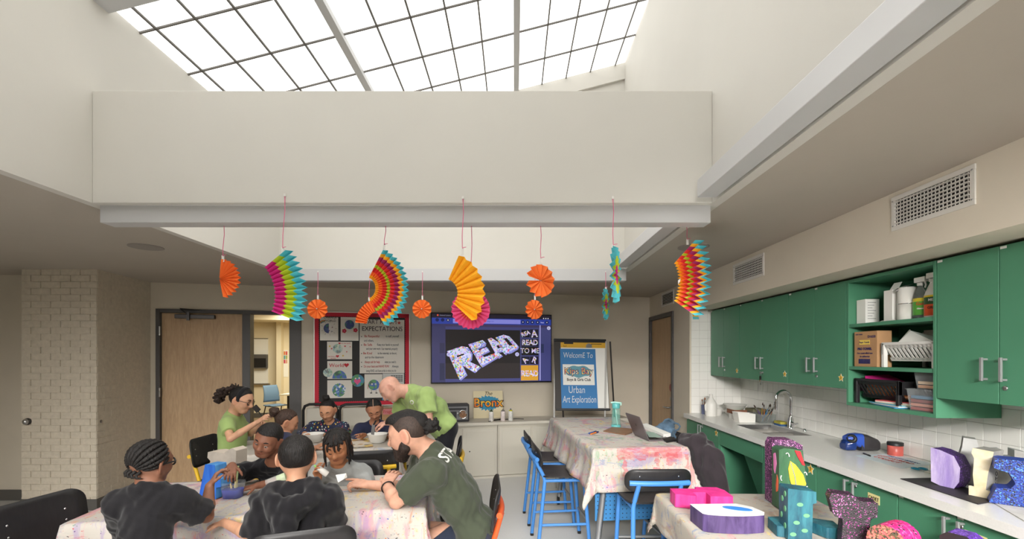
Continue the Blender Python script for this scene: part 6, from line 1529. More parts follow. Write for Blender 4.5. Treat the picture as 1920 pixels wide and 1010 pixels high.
slab('paper_sheet', 'white paper sheet under the polka dot girl\'s hands', 'paper', [PZ(u, v, ZT1) for u, v in ((560, 822), (600, 812), (630, 814), (625, 826))], ZT1+.006, .0015, M_paper)
# box beside the centre-parted girl
q = MBW @ Vector((bs(727, -.62), -.62, 0))
t = thing('cardboard_box', 'brown box with red lettering by the wall behind the standing man', 'box', (q.x, q.y, 0), AL)
zq = BW(727, 766, -.62)[1]
MB().box(bs(716, -.62), bs(741, -.62), -.62, -.46, zq-.36, zq, M=MBW).build('carton', M_card, t, bevel=.003)
MB().box(bs(716, -.62)+.01, bs(741, -.62)-.01, -.60, -.48, 0, zq-.36, M=MBW).build('box_stack', M_card, t)
MB().box(bs(718, -.62), bs(740, -.62), -.622, -.62, zq-.07, zq-.0, M=MBW).build('red_label', mat('pink_label', (206, 130, 130), .7), t)
text('Fragile', .05, MBW @ T(bs(729, -.62), -.6235, zq-.036) @ FX, M_redm, t)
# glue bottle and wiper in front of the boys
def t1d(u, v, d): return P(u, v, d)
# ================================================================ people: each body one surface grown from a distance field
class Field:
    def __init__(s, h): s.h = h; s.pr = []
    def _add(s, kind, lo, hi, k, dat, sub=False): s.pr.append((kind, np.array(lo, float), np.array(hi, float), k, dat, sub))
    def cap(s, p, q, r1, r2=None, k=.02, flat=None, clip=None, sub=False):
        """rounded cone; flat = (axis, factor) squeezes it; clip = list of (point, normal) half spaces kept on the -normal side"""
        p, q = np.array(p, float), np.array(q, float); r2 = r1 if r2 is None else r2; m = max(r1, r2)
        s._add('cap', np.minimum(p, q)-m, np.maximum(p, q)+m, k, (p, q, r1, r2, flat, clip), sub); return s
    def ell(s, c, r, M=None, k=.02, clip=None, sub=False):
        c = np.array(c, float); r = np.array(r if hasattr(r, '__len__') else (r, r, r), float)
        A = np.eye(3) if M is None else np.array(M, float)          # columns are the axes
        ext = np.sqrt(((A*r)**2).sum(1))
        s._add('ell', c-ext, c+ext, k, (c, r, A, clip), sub); return s
    def mesh(s, noise=0, nf=40, seed=0, clips=(), carve=None, fn=None, smooth=1):
        h = s.h; lo = np.min([p[1] for p in s.pr if not p[5]], 0)-4*h; hi = np.max([p[2] for p in s.pr if not p[5]], 0)+4*h
        n = np.ceil((hi-lo)/h).astype(int)+1
        D = np.full(n, 1.0, np.float32)
        ax = [lo[i]+h*np.arange(n[i]) for i in range(3)]
        for kind, a, b, k, dat, sub in s.pr:
            m = max(k, 0)+3*h
            i0 = np.maximum(0, np.floor((a-m-lo)/h).astype(int)); i1 = np.minimum(n, np.ceil((b+m-lo)/h).astype(int)+1)
            if (i1 <= i0).any(): continue
            X = ax[0][i0[0]:i1[0], None, None]; Y = ax[1][None, i0[1]:i1[1], None]; Z = ax[2][None, None, i0[2]:i1[2]]
            if kind == 'cap':
                p, q, r1, r2, flat, clip = dat
                d = q-p; L = max(1e-9, float(d @ d))
                t = np.clip(((X-p[0])*d[0]+(Y-p[1])*d[1]+(Z-p[2])*d[2])/L, 0, 1)
                vx, vy, vz = X-p[0]-t*d[0], Y-p[1]-t*d[1], Z-p[2]-t*d[2]
                if flat is not None:
                    fa = np.array(flat[0], float); fa /= np.linalg.norm(fa)
                    w = (vx*fa[0]+vy*fa[1]+vz*fa[2])*(1/flat[1]-1)
                    vx, vy, vz = vx+w*fa[0], vy+w*fa[1], vz+w*fa[2]
                f = np.sqrt(vx*vx+vy*vy+vz*vz)-(r1+(r2-r1)*t)
            else:
                c, r, A, clip = dat
                x, y, z = X-c[0], Y-c[1], Z-c[2]
                q = [(x*A[0, i]+y*A[1, i]+z*A[2, i]) for i in range(3)]
                k0 = np.sqrt((q[0]/r[0])**2+(q[1]/r[1])**2+(q[2]/r[2])**2)
                k1 = np.sqrt((q[0]/r[0]**2)**2+(q[1]/r[1]**2)**2+(q[2]/r[2]**2)**2)
                f = k0*(k0-1)/np.maximum(k1, 1e-6)
            if clip is not None:
                for cp, cn in clip:
                    f = np.maximum(f, (X-cp[0])*cn[0]+(Y-cp[1])*cn[1]+(Z-cp[2])*cn[2])
            V = D[i0[0]:i1[0], i0[1]:i1[1], i0[2]:i1[2]]
            if sub: f = -f
            if k > 0:
                g = np.maximum(k-np.abs(V-f), 0)/k; e = g*g*k*.25
                V[...] = (np.maximum(V, f)+e) if sub else (np.minimum(V, f)-e)
            else: V[...] = np.maximum(V, f) if sub else np.minimum(V, f)
        X = ax[0][:, None, None]; Y = ax[1][None, :, None]; Z = ax[2][None, None, :]
        if noise:
            r = np.random.default_rng(seed); w = 0
            for i in range(5):
                a = r.normal(size=3); a *= nf*(.6+.35*i)/np.linalg.norm(a); b = r.normal(size=3); b *= nf*.5/np.linalg.norm(b)
                w = w+np.sin(a[0]*X+a[1]*Y+a[2]*Z+r.uniform(0, 6)+1.6*np.sin(b[0]*X+b[1]*Y+b[2]*Z))/(1+.4*i)
            D += (noise*w*.5).astype(np.float32)
        for cp, cn in clips: D = np.maximum(D, ((X-cp[0])*cn[0]+(Y-cp[1])*cn[1]+(Z-cp[2])*cn[2]).astype(np.float32))
        if fn is not None: D = np.maximum(D, fn(X, Y, Z).astype(np.float32))
        return nets(D, lo, h, smooth)
def nets(D, lo, h, smooth=1):
    S = D < 0
    c = [(i, j, k) for i in (0, 1) for j in (0, 1) for k in (0, 1)]
    n = D.shape
    def sl(A, o): return A[o[0]:n[0]-1+o[0], o[1]:n[1]-1+o[1], o[2]:n[2]-1+o[2]]
    cnt = sum(sl(S, o).astype(np.int8) for o in c); mask = (cnt > 0) & (cnt < 8)
    I = np.argwhere(mask); idx = np.full(mask.shape, -1, np.int64); idx[mask] = np.arange(len(I))
    val = {o: D[I[:, 0]+o[0], I[:, 1]+o[1], I[:, 2]+o[2]].astype(float) for o in c}
    acc = np.zeros((len(I), 3)); num = np.zeros(len(I))
    for a in c:
        for ax in range(3):
            if a[ax]: continue
            b = list(a); b[ax] = 1; b = tuple(b)
            va, vb = val[a], val[b]; cr = (va < 0) != (vb < 0)
            t = np.where(cr, va/np.where(cr, va-vb, 1), 0)
            p = np.tile(np.array(a, float), (len(I), 1)); p[:, ax] = t
            acc += p*cr[:, None]; num += cr
    V = lo+h*(I+acc/np.maximum(num, 1)[:, None])
    Fs = []
    for ax in range(3):
        u, w = (ax+1) % 3, (ax+2) % 3
        s0 = [slice(None)]*3; s1 = [slice(None)]*3
        s0[ax] = slice(0, n[ax]-1); s1[ax] = slice(1, n[ax])
        A, B = S[tuple(s0)], S[tuple(s1)]
        E = np.argwhere(A != B); inside = A[tuple(E.T)]
        ok = (E[:, u] > 0) & (E[:, w] > 0) & (E[:, u] < n[u]-1) & (E[:, w] < n[w]-1); E = E[ok]; inside = inside[ok]
        q = []
        for du, dw in ((-1, -1), (0, -1), (0, 0), (-1, 0)):
            e = E.copy(); e[:, u] += du; e[:, w] += dw; q.append(idx[tuple(e.T)])
        q = np.stack(q, 1); q[~inside] = q[~inside][:, ::-1]; Fs.append(q)
    Fs = np.concatenate(Fs)
    for _ in range(smooth):
        sm = np.zeros_like(V); nn = np.zeros(len(V))
        for i in range(4):
            a, b = Fs[:, i], Fs[:, (i+1) % 4]
            np.add.at(sm, a, V[b]); np.add.at(nn, a, 1)
        V = V*.5+.5*sm/np.maximum(nn, 1)[:, None]
    return V, Fs
def field_obj(name, VF, m, par, tint=None, label=None):
    V, Fs = VF; W = np.array(wm(par).inverted())
    L = V @ W[:3, :3].T+W[:3, 3]
    me = bpy.data.meshes.new(name); me.vertices.add(len(L)); me.vertices.foreach_set('co', L.astype(np.float32).ravel())
    me.loops.add(len(Fs)*4); me.loops.foreach_set('vertex_index', Fs.astype(np.int32).ravel())
    me.polygons.add(len(Fs)); me.polygons.foreach_set('loop_start', np.arange(0, len(Fs)*4, 4, dtype=np.int32))
    me.polygons.foreach_set('use_smooth', np.ones(len(Fs), bool)); me.materials.append(m); me.update(calc_edges=True)
    if tint is not None:
        a = me.color_attributes.new('tint', 'FLOAT_COLOR', 'POINT')
        a.data.foreach_set('color', np.concatenate([tint(V), np.ones((len(V), 1))], 1).astype(np.float32).ravel())
    o = bpy.data.objects.new(name, me); COL.objects.link(o); o.parent = par
    return tag(o, label)
def skin_mat(name, col):
    if name in MATS: return MATS[name]
    m = mat(name, col, .5, spec=.35); k = NT(m); b = k.n['Principled BSDF']
    at = k.new('ShaderNodeVertexColor', layer_name='tint')
    nz = k.ramp(k.noise(k.new('ShaderNodeTexCoord').outputs['Object'], 28, 3), [(.3, tuple(c*.95 for c in col)), (.7, tuple(min(255, c*1.03) for c in col))])
    k.link(k.mix(1.0, nz, at.outputs['Color'], 'MULTIPLY'), b.inputs['Base Color'])
    b.inputs['Subsurface Weight'].default_value = .08; b.inputs['Subsurface Radius'].default_value = (.01, .004, .002)
    return m
def cloth(name, col, var=.05, rough=.85, bump=.12, sc=260): return mat(name, col, rough, var=var, vscale=12, bump=bump, bscale=sc, spec=.2, sheen=.15)
def axes(f, up):
    f = Vector(f).normalized(); up = Vector(up); z = (up-f*up.dot(f)).normalized(); x = f.cross(z)
    return Matrix((x, f, z)).transposed()
HZ = ([-.6, -.42, -.2, -.06, .04, .14, .24, .5], [-.34, -.32, -.25, -.12, .02, .15, .33, .36])
def hair_cap(fl, C, A, hl, t, zmin=None, k=.01):
    """cranium offset by t"""
    c = C+A @ Vector((0, -.055*hl, .115*hl))
    fl.ell(c, (.345*hl+t, .43*hl+t, .385*hl+t), A, k)
def hair_clip(C, A, hl, shift=0.0, prof=HZ):
    An = np.array(A); c = np.array(C)
    def fn(X, Y, Z):
        x, y, z = X-c[0], Y-c[1], Z-c[2]
        ly = (x*An[0, 1]+y*An[1, 1]+z*An[2, 1])/hl; lz = (x*An[0, 2]+y*An[1, 2]+z*An[2, 2])/hl; lx = (x*An[0, 0]+y*An[1, 0]+z*An[2, 0])/hl
        f = (np.interp(ly+.25*np.maximum(0, np.abs(lx)-.2)*(ly > .1), prof[0], prof[1])+shift-lz)*hl*.8
        e = 1-np.sqrt(((np.abs(lx)-.41)/.15)**2+((ly+.035)/.14)**2+((lz+.04)/.21)**2)
        return np.maximum(f, e*.12*hl)
    return fn
def hand_prims(fl, w, a, n, L, thumb, curl=(.3, .35, .4, .45), spread=.10, tcurl=.3):
    """w wrist, a finger direction, n palm normal, thumb = +1/-1 picks the side"""
    a = Vector(a).normalized(); n = Vector(n); n = (n-a*n.dot(a)).normalized(); s = a.cross(n)*thumb
    w = Vector(w); kn = []
    for i in range(4):
        o = (1.5-i)*.115*L
        b = w+s*o*.72+a*.06*L; e = w+s*o+a*(.47-.02*abs(i-1.2))*L-n*.01*L
        fl.cap(b, e, .070*L, .060*L, .012); kn.append(e)
    fl.cap(w-a*.03*L, w+a*.10*L, .105*L, .11*L, .012, (n, .72))
    ln = (.40, .45, .42, .33)
    for i in range(4):
        d = (a+s*(1.5-i)*spread).normalized(); p = kn[i]; c = 0
        for j, fr in enumerate((.44, .31, .25)):
            c += curl[i]*(.8 if j == 0 else 1.1)
            q = p+(d*math.cos(c)+n*math.sin(c))*ln[i]*L*fr
            fl.cap(p, q, (.052, .046, .041)[j]*L, (.046, .041, .034)[j]*L, .004); p = q
    p = w+s*.12*L+a*.10*L; d = (a*.62+s*.72+n*.25).normalized(); c = 0
    for j, fr in enumerate((.20, .17, .14)):
        dd = (d*math.cos(c)+(a*.9+n*.5-s*.2).normalized()*math.sin(c)).normalized()
        q = p+dd*fr*L; fl.cap(p, q, (.066, .056, .048)[j]*L, (.056, .048, .038)[j]*L, .007); p = q; c += tcurl
def person(label, S):
    s = S.get('s', 1.0); hl = S['hl']; h = S.get('h', .005)
    C = P(*S['head']); A = axes(S['f'], S['up']); loc = lambda x, y, z: C+A @ Vector((x*hl, y*hl, z*hl))
    nk = P(*S['neck']); sh = [P(*q) for q in S['sh']]; el = [P(*q) for q in S['el']]; wr = [P(*q) for q in S['wr']]
    pv = S['pelvis'] if isinstance(S['pelvis'], Vector) else P(*S['pelvis'])
    up = (nk-pv).normalized(); side = sh[1]-sh[0]; sw = side.length; side.normalize()
    fw = Vector(S['body']); fw = (fw-up*fw.dot(up)).normalized(); sd = up.cross(fw).normalized()*(-1); sd = sd if sd.dot(side) > 0 else -sd
    tl = (nk-pv).length; TA = Matrix((sd, fw, up)).transposed()
    hips = [pv-sd*.085*s-up*.02, pv+sd*.085*s-up*.02]
    kn, an = S['knee'], S['ank']
    root = thing('person', label, 'person', (pv.x, pv.y, 0), 0)
    # ---- body
    B = Field(h); T_ = .02*s
    B.ell(loc(0, -.055, .115), (.345*hl, .43*hl, .385*hl), A, .0)
    B.ell(loc(0, .10, -.13), (.265*hl, .29*hl, .36*hl), A, .05*hl/.2)
    B.ell(loc(0, .22, -.415), (.12*hl, .11*hl, .085*hl), A, .035)
    for q in (-1, 1):
        B.cap(loc(q*.24, .0, -.2), loc(q*.10, .2, -.40), .085*hl, .075*hl, .03)
        B.ell(loc(q*.165, .255, -.13), .095*hl, None, .03)
        B.cap(loc(q*.05, .355, .085), loc(q*.20, .305, .10), .045*hl, .04*hl, .02)
        B.ell(loc(q*.14, .42, -.005), (.085*hl, .075*hl, .06*hl), A, .02, sub=True)
        B.ell(loc(q*.055, .405, -.145), .042*hl, None, .012)
        ea = A @ Matrix.Rotation(q*S.get('earout', .5), 3, 'Z')
        B.ell(loc(q*S.get('earx', .385), -.05, -.03), (.036*hl, .10*hl*S.get('ears', 1), .165*hl*S.get('ears', 1)), ea, .012)
        B.ell(loc(q*(S.get('earx', .385)+.035), -.015, -.015), (.028*hl, .055*hl, .10*hl), ea, .006, sub=True)
        B.ell(loc(q*.135, .325, .032 if S.get('lid', 1) <= 1 else .006), (.082*hl, .078*hl, .045*hl if S.get('lid', 1) <= 1 else .066*hl), A, .006)
    B.cap(loc(0, .365, .03), loc(0, .455, -.125), .032*hl, .05*hl, .02); B.ell(loc(0, .45, -.135), .05*hl, None, .012)
    B.ell(loc(0, .36, -.258), (.105*hl, .055*hl, .028*hl), A, .006); B.ell(loc(0, .35, -.312), (.09*hl, .055*hl, .034*hl), A, .006)
    nr = S.get('nr', .052*s)
    B.cap(loc(0, -.10, -.22), nk+up*.01, nr, nr*1.1, .03)
    def torso(fl, g, k=.05):
        fl.ell(pv+up*tl*.70, (sw*.42+g, .098*s+g, tl*.30+g), TA, k)
        fl.ell(pv+up*tl*.40, (sw*.385+g, S.get('belly', .098)*s+g, tl*.30+g), TA, k)
        fl.ell(pv, (sw*.41+g, .105*s+g, .115*s+g), TA, k)
        for q in sh:
            fl.cap(nk-up*.02*s, q-up*.015*s, .048*s+g, .05*s+g, k)
    torso(B, 0)
    ur = S.get('ur', .043*s)
    for i in (0, 1):
        B.cap(sh[i], el[i], ur*1.12, ur*.86, .025); B.cap(el[i], el[i].lerp(wr[i], .35), ur*.82, ur*.86, .012); B.cap(el[i].lerp(wr[i], .35), wr[i], ur*.86, ur*.58, .012)
        hd = S['hand'][i]
        if hd: hand_prims(B, wr[i], hd[0], hd[1], S.get('hL', .185*s), hd[2], *hd[3:])
        B.cap(hips[i], kn[i], .07*s, .052*s, .03); B.cap(kn[i], an[i], .05*s, .036*s, .02)
        fdir = Vector((an[i].x-pv.x, an[i].y-pv.y, 0)); fdir = fdir.normalized() if fdir.length > .05 else Vector((fw.x, fw.y, 0)).normalized()
        B.cap(an[i]-Vector((0, 0, .03)), an[i]+fdir*.13*s-Vector((0, 0, .045)), .036*s, .028*s, .02)
    lipc = np.array(S.get('lip', (1.02, .78, .76))); An = np.array(A); Cn = np.array(C)
    def tint(V):
        q = (V-Cn) @ An/hl; t = np.ones((len(V), 3))
        w = np.exp(-((q[:, 0]/.095)**2+((q[:, 1]-.39)/.08)**2+((q[:, 2]+.285)/.045)**2)*1.3); t = t*(1-w[:, None])+lipc*w[:, None]
        for sg in (-1, 1):
            w = .25*np.exp(-(((q[:, 0]-sg*.2)/.1)**2+((q[:, 1]-.27)/.15)**2+((q[:, 2]+.12)/.09)**2)); t *= 1-w[:, None]*np.array([0, .25, .25])
            w = np.exp(-(((q[:, 0]-sg*.37)/.06)**2+((q[:, 1]+.03)/.1)**2+((q[:, 2]+.03)/.16)**2)); t *= 1-w[:, None]*np.array([.0, .14, .14])
        return t
    body = field_obj('body', B.mesh(), skin_mat(S['skin'][0], S['skin'][1]), root, tint)
    # ---- eyes, brows
    lo_ = .022 if S.get('lid', 1) > 1 else 0
    ew = mat('eye_white', (196, 190, 182), .25); ei = mat('dark_iris', (38, 24, 18), .12)
    gz = Vector(S.get('gaze', (0, .9, -.35))).normalized()
    for q in (-1, 1):
        c = loc(q*.135, .318, -.008); e = MB().sph(c, (.068*hl,)*3, 14, 10).build('eye', ew, root)
        gd = (A @ gz); Mi = T(*(c+gd*.052*hl)) @ gd.to_track_quat('Z', 'Y').to_matrix().to_4x4()
        MB().sph((0, 0, 0), (.034*hl, .034*hl, .018*hl), 12, 8, M=Mi).build('iris', ei, e)
    if S.get('brow'):
        for q in (-1, 1):
            MB().tube([loc(q*.05, .402, .092), loc(q*.09, .402, .112), loc(q*.14, .392, .126), loc(q*.19, .368, .122), loc(q*.235, .332, .102)], [.012*hl, .020*hl, .022*hl, .016*hl, .007*hl], 8).build('eyebrow', S['brow'], root)
        MB().tube([loc(q*.072, .372, -.012-lo_), loc(q*.10, .388, -.022-lo_*1.2), loc(q*.135, .394, -.025-lo_*1.3), loc(q*.175, .378, -.018-lo_*1.1), loc(q*.205, .350, -.004-lo_*.5)], [.005*hl, .009*hl, .010*hl, .009*hl, .004*hl], 6).build('eyelashes', mat('lash_dark', (30, 22, 20), .6), root)
    MB().tube([loc(-.10, .365, -.279), loc(-.05, .402, -.283), loc(0, .410, -.288), loc(.05, .402, -.283), loc(.10, .365, -.279)], [.003*hl, .008*hl, .009*hl, .008*hl, .003*hl], 6).build('mouth', mat('mouth_line', (84, 44, 40), .6), root)
    for q in (-1, 1): MB().sph(loc(q*.032, .448, -.178), (.016*hl, .014*hl, .010*hl), 8, 6).build('nostril', mat('nostril_dark', (60, 34, 30), .7), root)
    # ---- shirt
    sp = S['shirt']; g = sp.get('g', .013); Fh = Field(h); torso(Fh, g)
    for i in (0, 1):
        fr = sp['sleeve']; fr = fr[i] if hasattr(fr, '__len__') else fr; r = ur+g+.004
        if fr <= 1:
            e = sh[i].lerp(el[i], fr); d = (el[i]-sh[i]).normalized()
            Fh.cap(sh[i]-d*.0, e+d*.05, r*1.16, r*(1.18 if fr < .9 else 1.0), .03, None, [(np.array(e), np.array(d))])
        else:
            e = el[i].lerp(wr[i], fr-1); d = (wr[i]-el[i]).normalized()
            Fh.cap(sh[i], el[i], r*1.14, r*.98, .03); Fh.cap(el[i], e+d*.05, r*.98, r*.8, .015, None, [(np.array(e), np.array(d))])
    for fn_ in S.get('extra', []): fn_(Fh, dict(nk=nk, pv=pv, up=up, sd=sd, fw=fw, sh=sh, C=C, A=A, el=el, wr=wr))
    nd = (loc(0, -.08, -.2)-nk).normalized()
    Fh.cap(nk+nd*.012*s+fw*.010, nk+nd*.14*s+fw*.02, nr*1.12+.004, nr*1.5, .006, sub=True)
    hem = pv-up*sp.get('drop', .05)*s
    shirt = field_obj(sp.get('part', 'shirt'), Fh.mesh(noise=sp.get('wr', .0035), nf=sp.get('nf', 34), seed=S.get('seed', 1), clips=[(np.array(hem), np.array(-up))], smooth=2), sp['m'], root)
    # collar ring
    if sp.get('collar', True):
        pts = []
        ex = sd; ey = (fw-nd*fw.dot(nd)).normalized(); ez = nd
        rr2 = nr*1.12+.007
        cc = nk+nd*.016*s+fw*.010
        MB().tube([cc+ex*rr2*1.02*math.cos(a)+ey*rr2*1.02*math.sin(a)-up*.006*math.sin(a) for a in [2*PI*i/28 for i in range(28)]], .0065*max(.8, s), 8, closed=True).build('collar', sp['m'], root)
    # ---- trousers and shoes
    Pn = Field(max(h, .006)); gp = .012
    Pn.ell(pv-up*.01, (sw*.40+gp, .105*s+gp, .115*s+gp), TA, .03)
    for i in (0, 1):
        Pn.cap(hips[i], kn[i], .074*s+gp, .056*s+gp, .03); d = (an[i]-kn[i]).normalized()
        Pn.cap(kn[i], an[i]+d*.03, .054*s+gp, .046*s+gp, .02, None, [(np.array(an[i]), np.array(d))])
    field_obj('trousers', Pn.mesh(noise=.003, nf=30, seed=3, clips=[(np.array(pv+up*.10*s), np.array(up))]), S['pants'], root)
    for i in (0, 1):
        fdir = Vector((an[i].x-pv.x, an[i].y-pv.y, 0)); fdir = fdir.normalized() if fdir.length > .05 else Vector((fw.x, fw.y, 0)).normalized()
        Sf = Field(.007); b0 = Vector((an[i].x, an[i].y, .045*s)); Sf.cap(b0-fdir*.03*s, b0+fdir*.15*s-Vector((0, 0, .008)), .045*s, .04*s, .02); Sf.cap(b0, Vector((an[i].x, an[i].y, .09)), .044*s, .042*s, .02)
        field_obj('shoe', Sf.mesh(clips=[(np.array((0, 0, .0)), np.array((0, 0, -1.)))]), mat('dark_shoe', (44, 42, 44), .6), root)
    return dict(root=root, C=C, A=A, loc=loc, hl=hl, nk=nk, pv=pv, up=up, sd=sd, fw=fw, shirt=shirt, body=body, sh=sh, el=el, wr=wr)
def cap_hair(Pn, name, m, t, shift=0, h=.005, noise=0, nf=120, prof=HZ, extra=None, label=None):
    fl = Field(h); hair_cap(fl, Pn['C'], Pn['A'], Pn['hl'], t)
    if extra: extra(fl)
    return field_obj(name, fl.mesh(noise=noise, nf=nf, seed=5, fn=hair_clip(Pn['C'], Pn['A'], Pn['hl'], shift, prof)), m, Pn['root'], label=label)
def hair_mat(name, a, b2, sc=75, bump=.7):
    m = mat(name, a, .5, spec=.4, var=.3, vscale=sc*.7, bump=bump, bscale=sc, vstretch=(2.6, 2.6, .35)); return m
M_hblk = hair_mat('black_hair', (26, 23, 22), 0); M_hbrn = hair_mat('dark_brown_hair', (44, 33, 28), 0); M_hfade = hair_mat('faded_short_hair', (62, 50, 44), 0, 150, .3)
M_gl = mat('black_glasses_frame', (24, 24, 26), .3)
def glasses(Pn, m=M_gl, r=.0028):
    l = Pn['loc']; t = thing('glasses', None, None, (0, 0, 0)); bpy.data.objects.remove(t)
    g = MB()
    for q in (-1, 1):
        g.tube([l(q*.15+.115*math.cos(a), .415-.02*abs(math.cos(a)), -.01+.085*math.sin(a)) for a in [2*PI*i/20 for i in range(20)]], r, 6, closed=True)
        g.tube([l(q*.262, .40, .02), l(q*.34, .30, .03), l(q*.385, .0, .02), l(q*.39, -.08, -.01)], r, 6)
    g.tube([l(-.04, .42, .02), l(0, .44, .035), l(.04, .42, .02)], r, 6)
    return g.build('glasses', m, Pn['root'], label='dark-framed glasses')
# seats and feet for those at tables
def legs(pvp, fwd, s, kz=.46, spread=.11, out=.36, back=.0):
    f = Vector(fwd).normalized(); sd = Vector((-f.y, f.x, 0))
    kn = [pvp+f*out*s+sd*q*spread*s for q in (-1, 1)]
    for q in kn: q.z = kz
    an = [q+f*(.04-back) for q in kn]; an = [Vector((q.x, q.y, .085*max(.8, s))) for q in an]
    return kn, an
M_blk_tee = cloth('black_tee_cotton', (27, 26, 29)); M_hood = cloth('black_fleece', (26, 25, 28), .1, .95, .2, 320); M_grey_tee = cloth('heather_grey_tee', (142, 144, 142))
M_olive = cloth('dark_olive_tee', (66, 72, 58), .03); M_lime = cloth('lime_tee', (156, 180, 112), .03); M_navy2 = cloth('navy_polo', (40, 44, 68))
M_dk = cloth('dark_trousers', (40, 40, 46)); M_jean = cloth('navy_trousers', (44, 50, 66))
D8 = (.0, .0, 1.)
ORD = [0]
# 1 ---- boy with cornrows, back to us, lower left
pv = Vector(((272-CX)*2.06/F, 2.03, .53)); kn, an = legs(pv, (.15, 1, 0), .74)
p1 = person('boy in black tee with cornrows and glasses, seated with his back to us', dict(s=.78, hl=.195, h=.0045, head=(283, 866, 2.15), f=(.22, .97, -.06), up=(.12, .0, 1), neck=(279, 916, 2.12), body=(.18, 1, 0),
    sh=[(226, 944, 2.10), (328, 936, 2.16)], el=[(246, 1004, 2.34), (387, 967, 2.30)], wr=[(330, 958, 2.55), (393, 911, 2.42)],
    hand=[((.6, .8, 0), (0, 0, -1), 1), ((.28, .45, .85), (.75, .5, -.3), -1, (.5, .55, .6, .65))], pelvis=pv, knee=kn, ank=an, skin=('skin_deep_brown', (138, 96, 76)), ur=.037,
    shirt=dict(m=M_blk_tee, sleeve=(.86, .80), g=.016, wr=.006, nf=85, drop=.12), pants=M_dk, brow=M_hblk, seed=2))
A, l, hl = p1['A'], p1['loc'], p1['hl']
def skull(a_front, th, t):   # a_front: angle from the forward axis, th: round it from the top
    d = Matrix.Rotation(math.radians(30), 3, 'X') @ Vector((math.sin(a_front)*math.sin(th), math.cos(a_front), math.sin(a_front)*math.cos(th)))
    c = Vector((0, -.055, .115)); r = Vector((.345+t/hl, .43+t/hl, .385+t/hl))
    k = 1/math.sqrt((d.x/r.x)**2+(d.y/r.y)**2+(d.z/r.z)**2); return l(*(c+d*k))
NB = 13
for i in range(NB):
    th = math.radians(-104+208*i/(NB-1)); a0 = math.radians(9+50*(abs(i-6)/6)**1.3); a1 = math.radians(164 if abs(i-6) < 6 else 150)
    n = 34; pts = [skull(a0+(a1-a0)*j/(n-1), th, .002) for j in range(n)]
    wdt = [.0145*math.sin(min(1, .25+1.6*min(j/(n-1), 1-j/(n-1)))*PI/2)*(1+.13*math.sin(j*2.3)) for j in range(n)]
    MB().tube(pts, wdt, 10, flat=.75).build('braid', M_hblk, p1['root'])
for i in range(4):
    q = l(-.16+.11*i, -.385+.02*abs(i-1.5), -.14); MB().tube([q, q+Vector((-.012, -.01, -.012)), q+Vector((-.008, -.012, -.026)), q+Vector((.006, -.006, -.028))], [.008, .0075, .006, .004], 8).build('braid_end', M_hblk, p1['root'])
glasses(p1, r=.004)
# 2 ---- boy in the black hoodie, back to us
pv = Vector(((560-CX)*2.24/F, 2.22, .53)); kn, an = legs(pv, (-.1, 1, 0), .74)
def hood(fl, q):
    nk, up, fw, sd = q['nk'], q['up'], q['fw'], q['sd']
    for i in range(11):
        a = PI*(-.08+1.16*i/10); r = .098+.012*math.sin(a)
        fl.ell(nk-fw*(.04+.085*math.sin(a))+sd*math.cos(a)*r-up*(.0+.055*math.sin(a)), (.036, .036, .040), None, .022)
    for q_ in (-1, 1):
        fl.cap(nk-fw*.05+sd*q_*.10-up*.02, nk-fw*.15-up*.20, .036, .022, .018)
        fl.cap(nk-fw*.10+sd*q_*.05-up*.04, nk-fw*.155-up*.15, .036, .03, .016)
p2 = person('boy in black hoodie seen from behind at the front table', dict(s=.78, hl=.20, h=.0045, head=(556, 857, 2.30), f=(-.36, .92, -.16), up=(-.03, .1, 1), neck=(556, 916, 2.26), body=(-.05, 1, 0),
    sh=[(500, 942, 2.22), (616, 934, 2.28)], el=[(478, 1004, 2.20), (626, 985, 2.44)], wr=[(420, 979, 2.40), (600, 938, 2.64)],
    hand=[((-.75, .5, -.25), (0, .1, -1), 1, (.15, .2, .25, .3)), ((-.5, .8, .1), (0, 0, -1), -1)], pelvis=pv, knee=kn, ank=an, skin=('skin_light_tan', (190, 142, 114)), ur=.036, ears=1.08, earx=.405, earout=.6,
    shirt=dict(m=M_hood, sleeve=(1.0, 1.3), g=.022, wr=.008, nf=75, drop=.16, part='hoodie', collar=False), pants=M_dk, brow=M_hblk, seed=6, extra=[hood]))
PROF2 = ([-.6, -.42, -.2, -.06, .04, .14, .24, .5], [-.28, -.26, -.20, -.10, .0, .15, .33, .36])
cap_hair(p2, 'hair', M_hblk, .014, 0, .0045, .0018, 130, PROF2)
cap_hair(p2, 'faded_hair', M_hfade, .004, -.07, .0045, 0, 100, PROF2)
# 3 ---- boy in black tee leaning in
pv = Vector((-1.70, 3.44, .53)); kn, an = legs(pv, (.1, -1, 0), .7)
p3 = person('boy in black tee leaning over the table, dipping a brush in blue paint', dict(s=.78, hl=.205, h=.0042, head=(502, 824, 3.00), f=(-.04, -.95, -.26), up=(.34, -.05, 1), neck=(517, 866, 3.12), body=(-.1, -1, -.3),
    sh=[(457, 884, 3.12), (556, 874, 3.20)], el=[(420, 893, 2.94), (536, 900, 3.06)], wr=[(435, 872, 2.80), (482, 910, 2.93)],
    hand=[((.30, -.75, -.50), (-.2, .5, -.8), 1, (.6, .65, .65, .7), .05), ((-.75, -.62, -.12), (0, 0, -1), 1, (.12, .14, .16, .2), .14)], pelvis=pv, knee=kn, ank=an, skin=('skin_deep_brown2', (132, 88, 68)), ur=.036, ears=1.15, earx=.40,
    shirt=dict(m=M_blk_tee, sleeve=(.86, .95), g=.014, wr=.006, nf=85), pants=M_dk, brow=M_hblk, seed=9, lip=(1.1, .86, .84), lid=.98, gaze=(-.2, .9, -.4)))
PROF3 = ([-.6, -.42, -.2, -.06, .04, .14, .24, .5], [-.30, -.28, -.2, -.06, .06, .22, .31, .33])
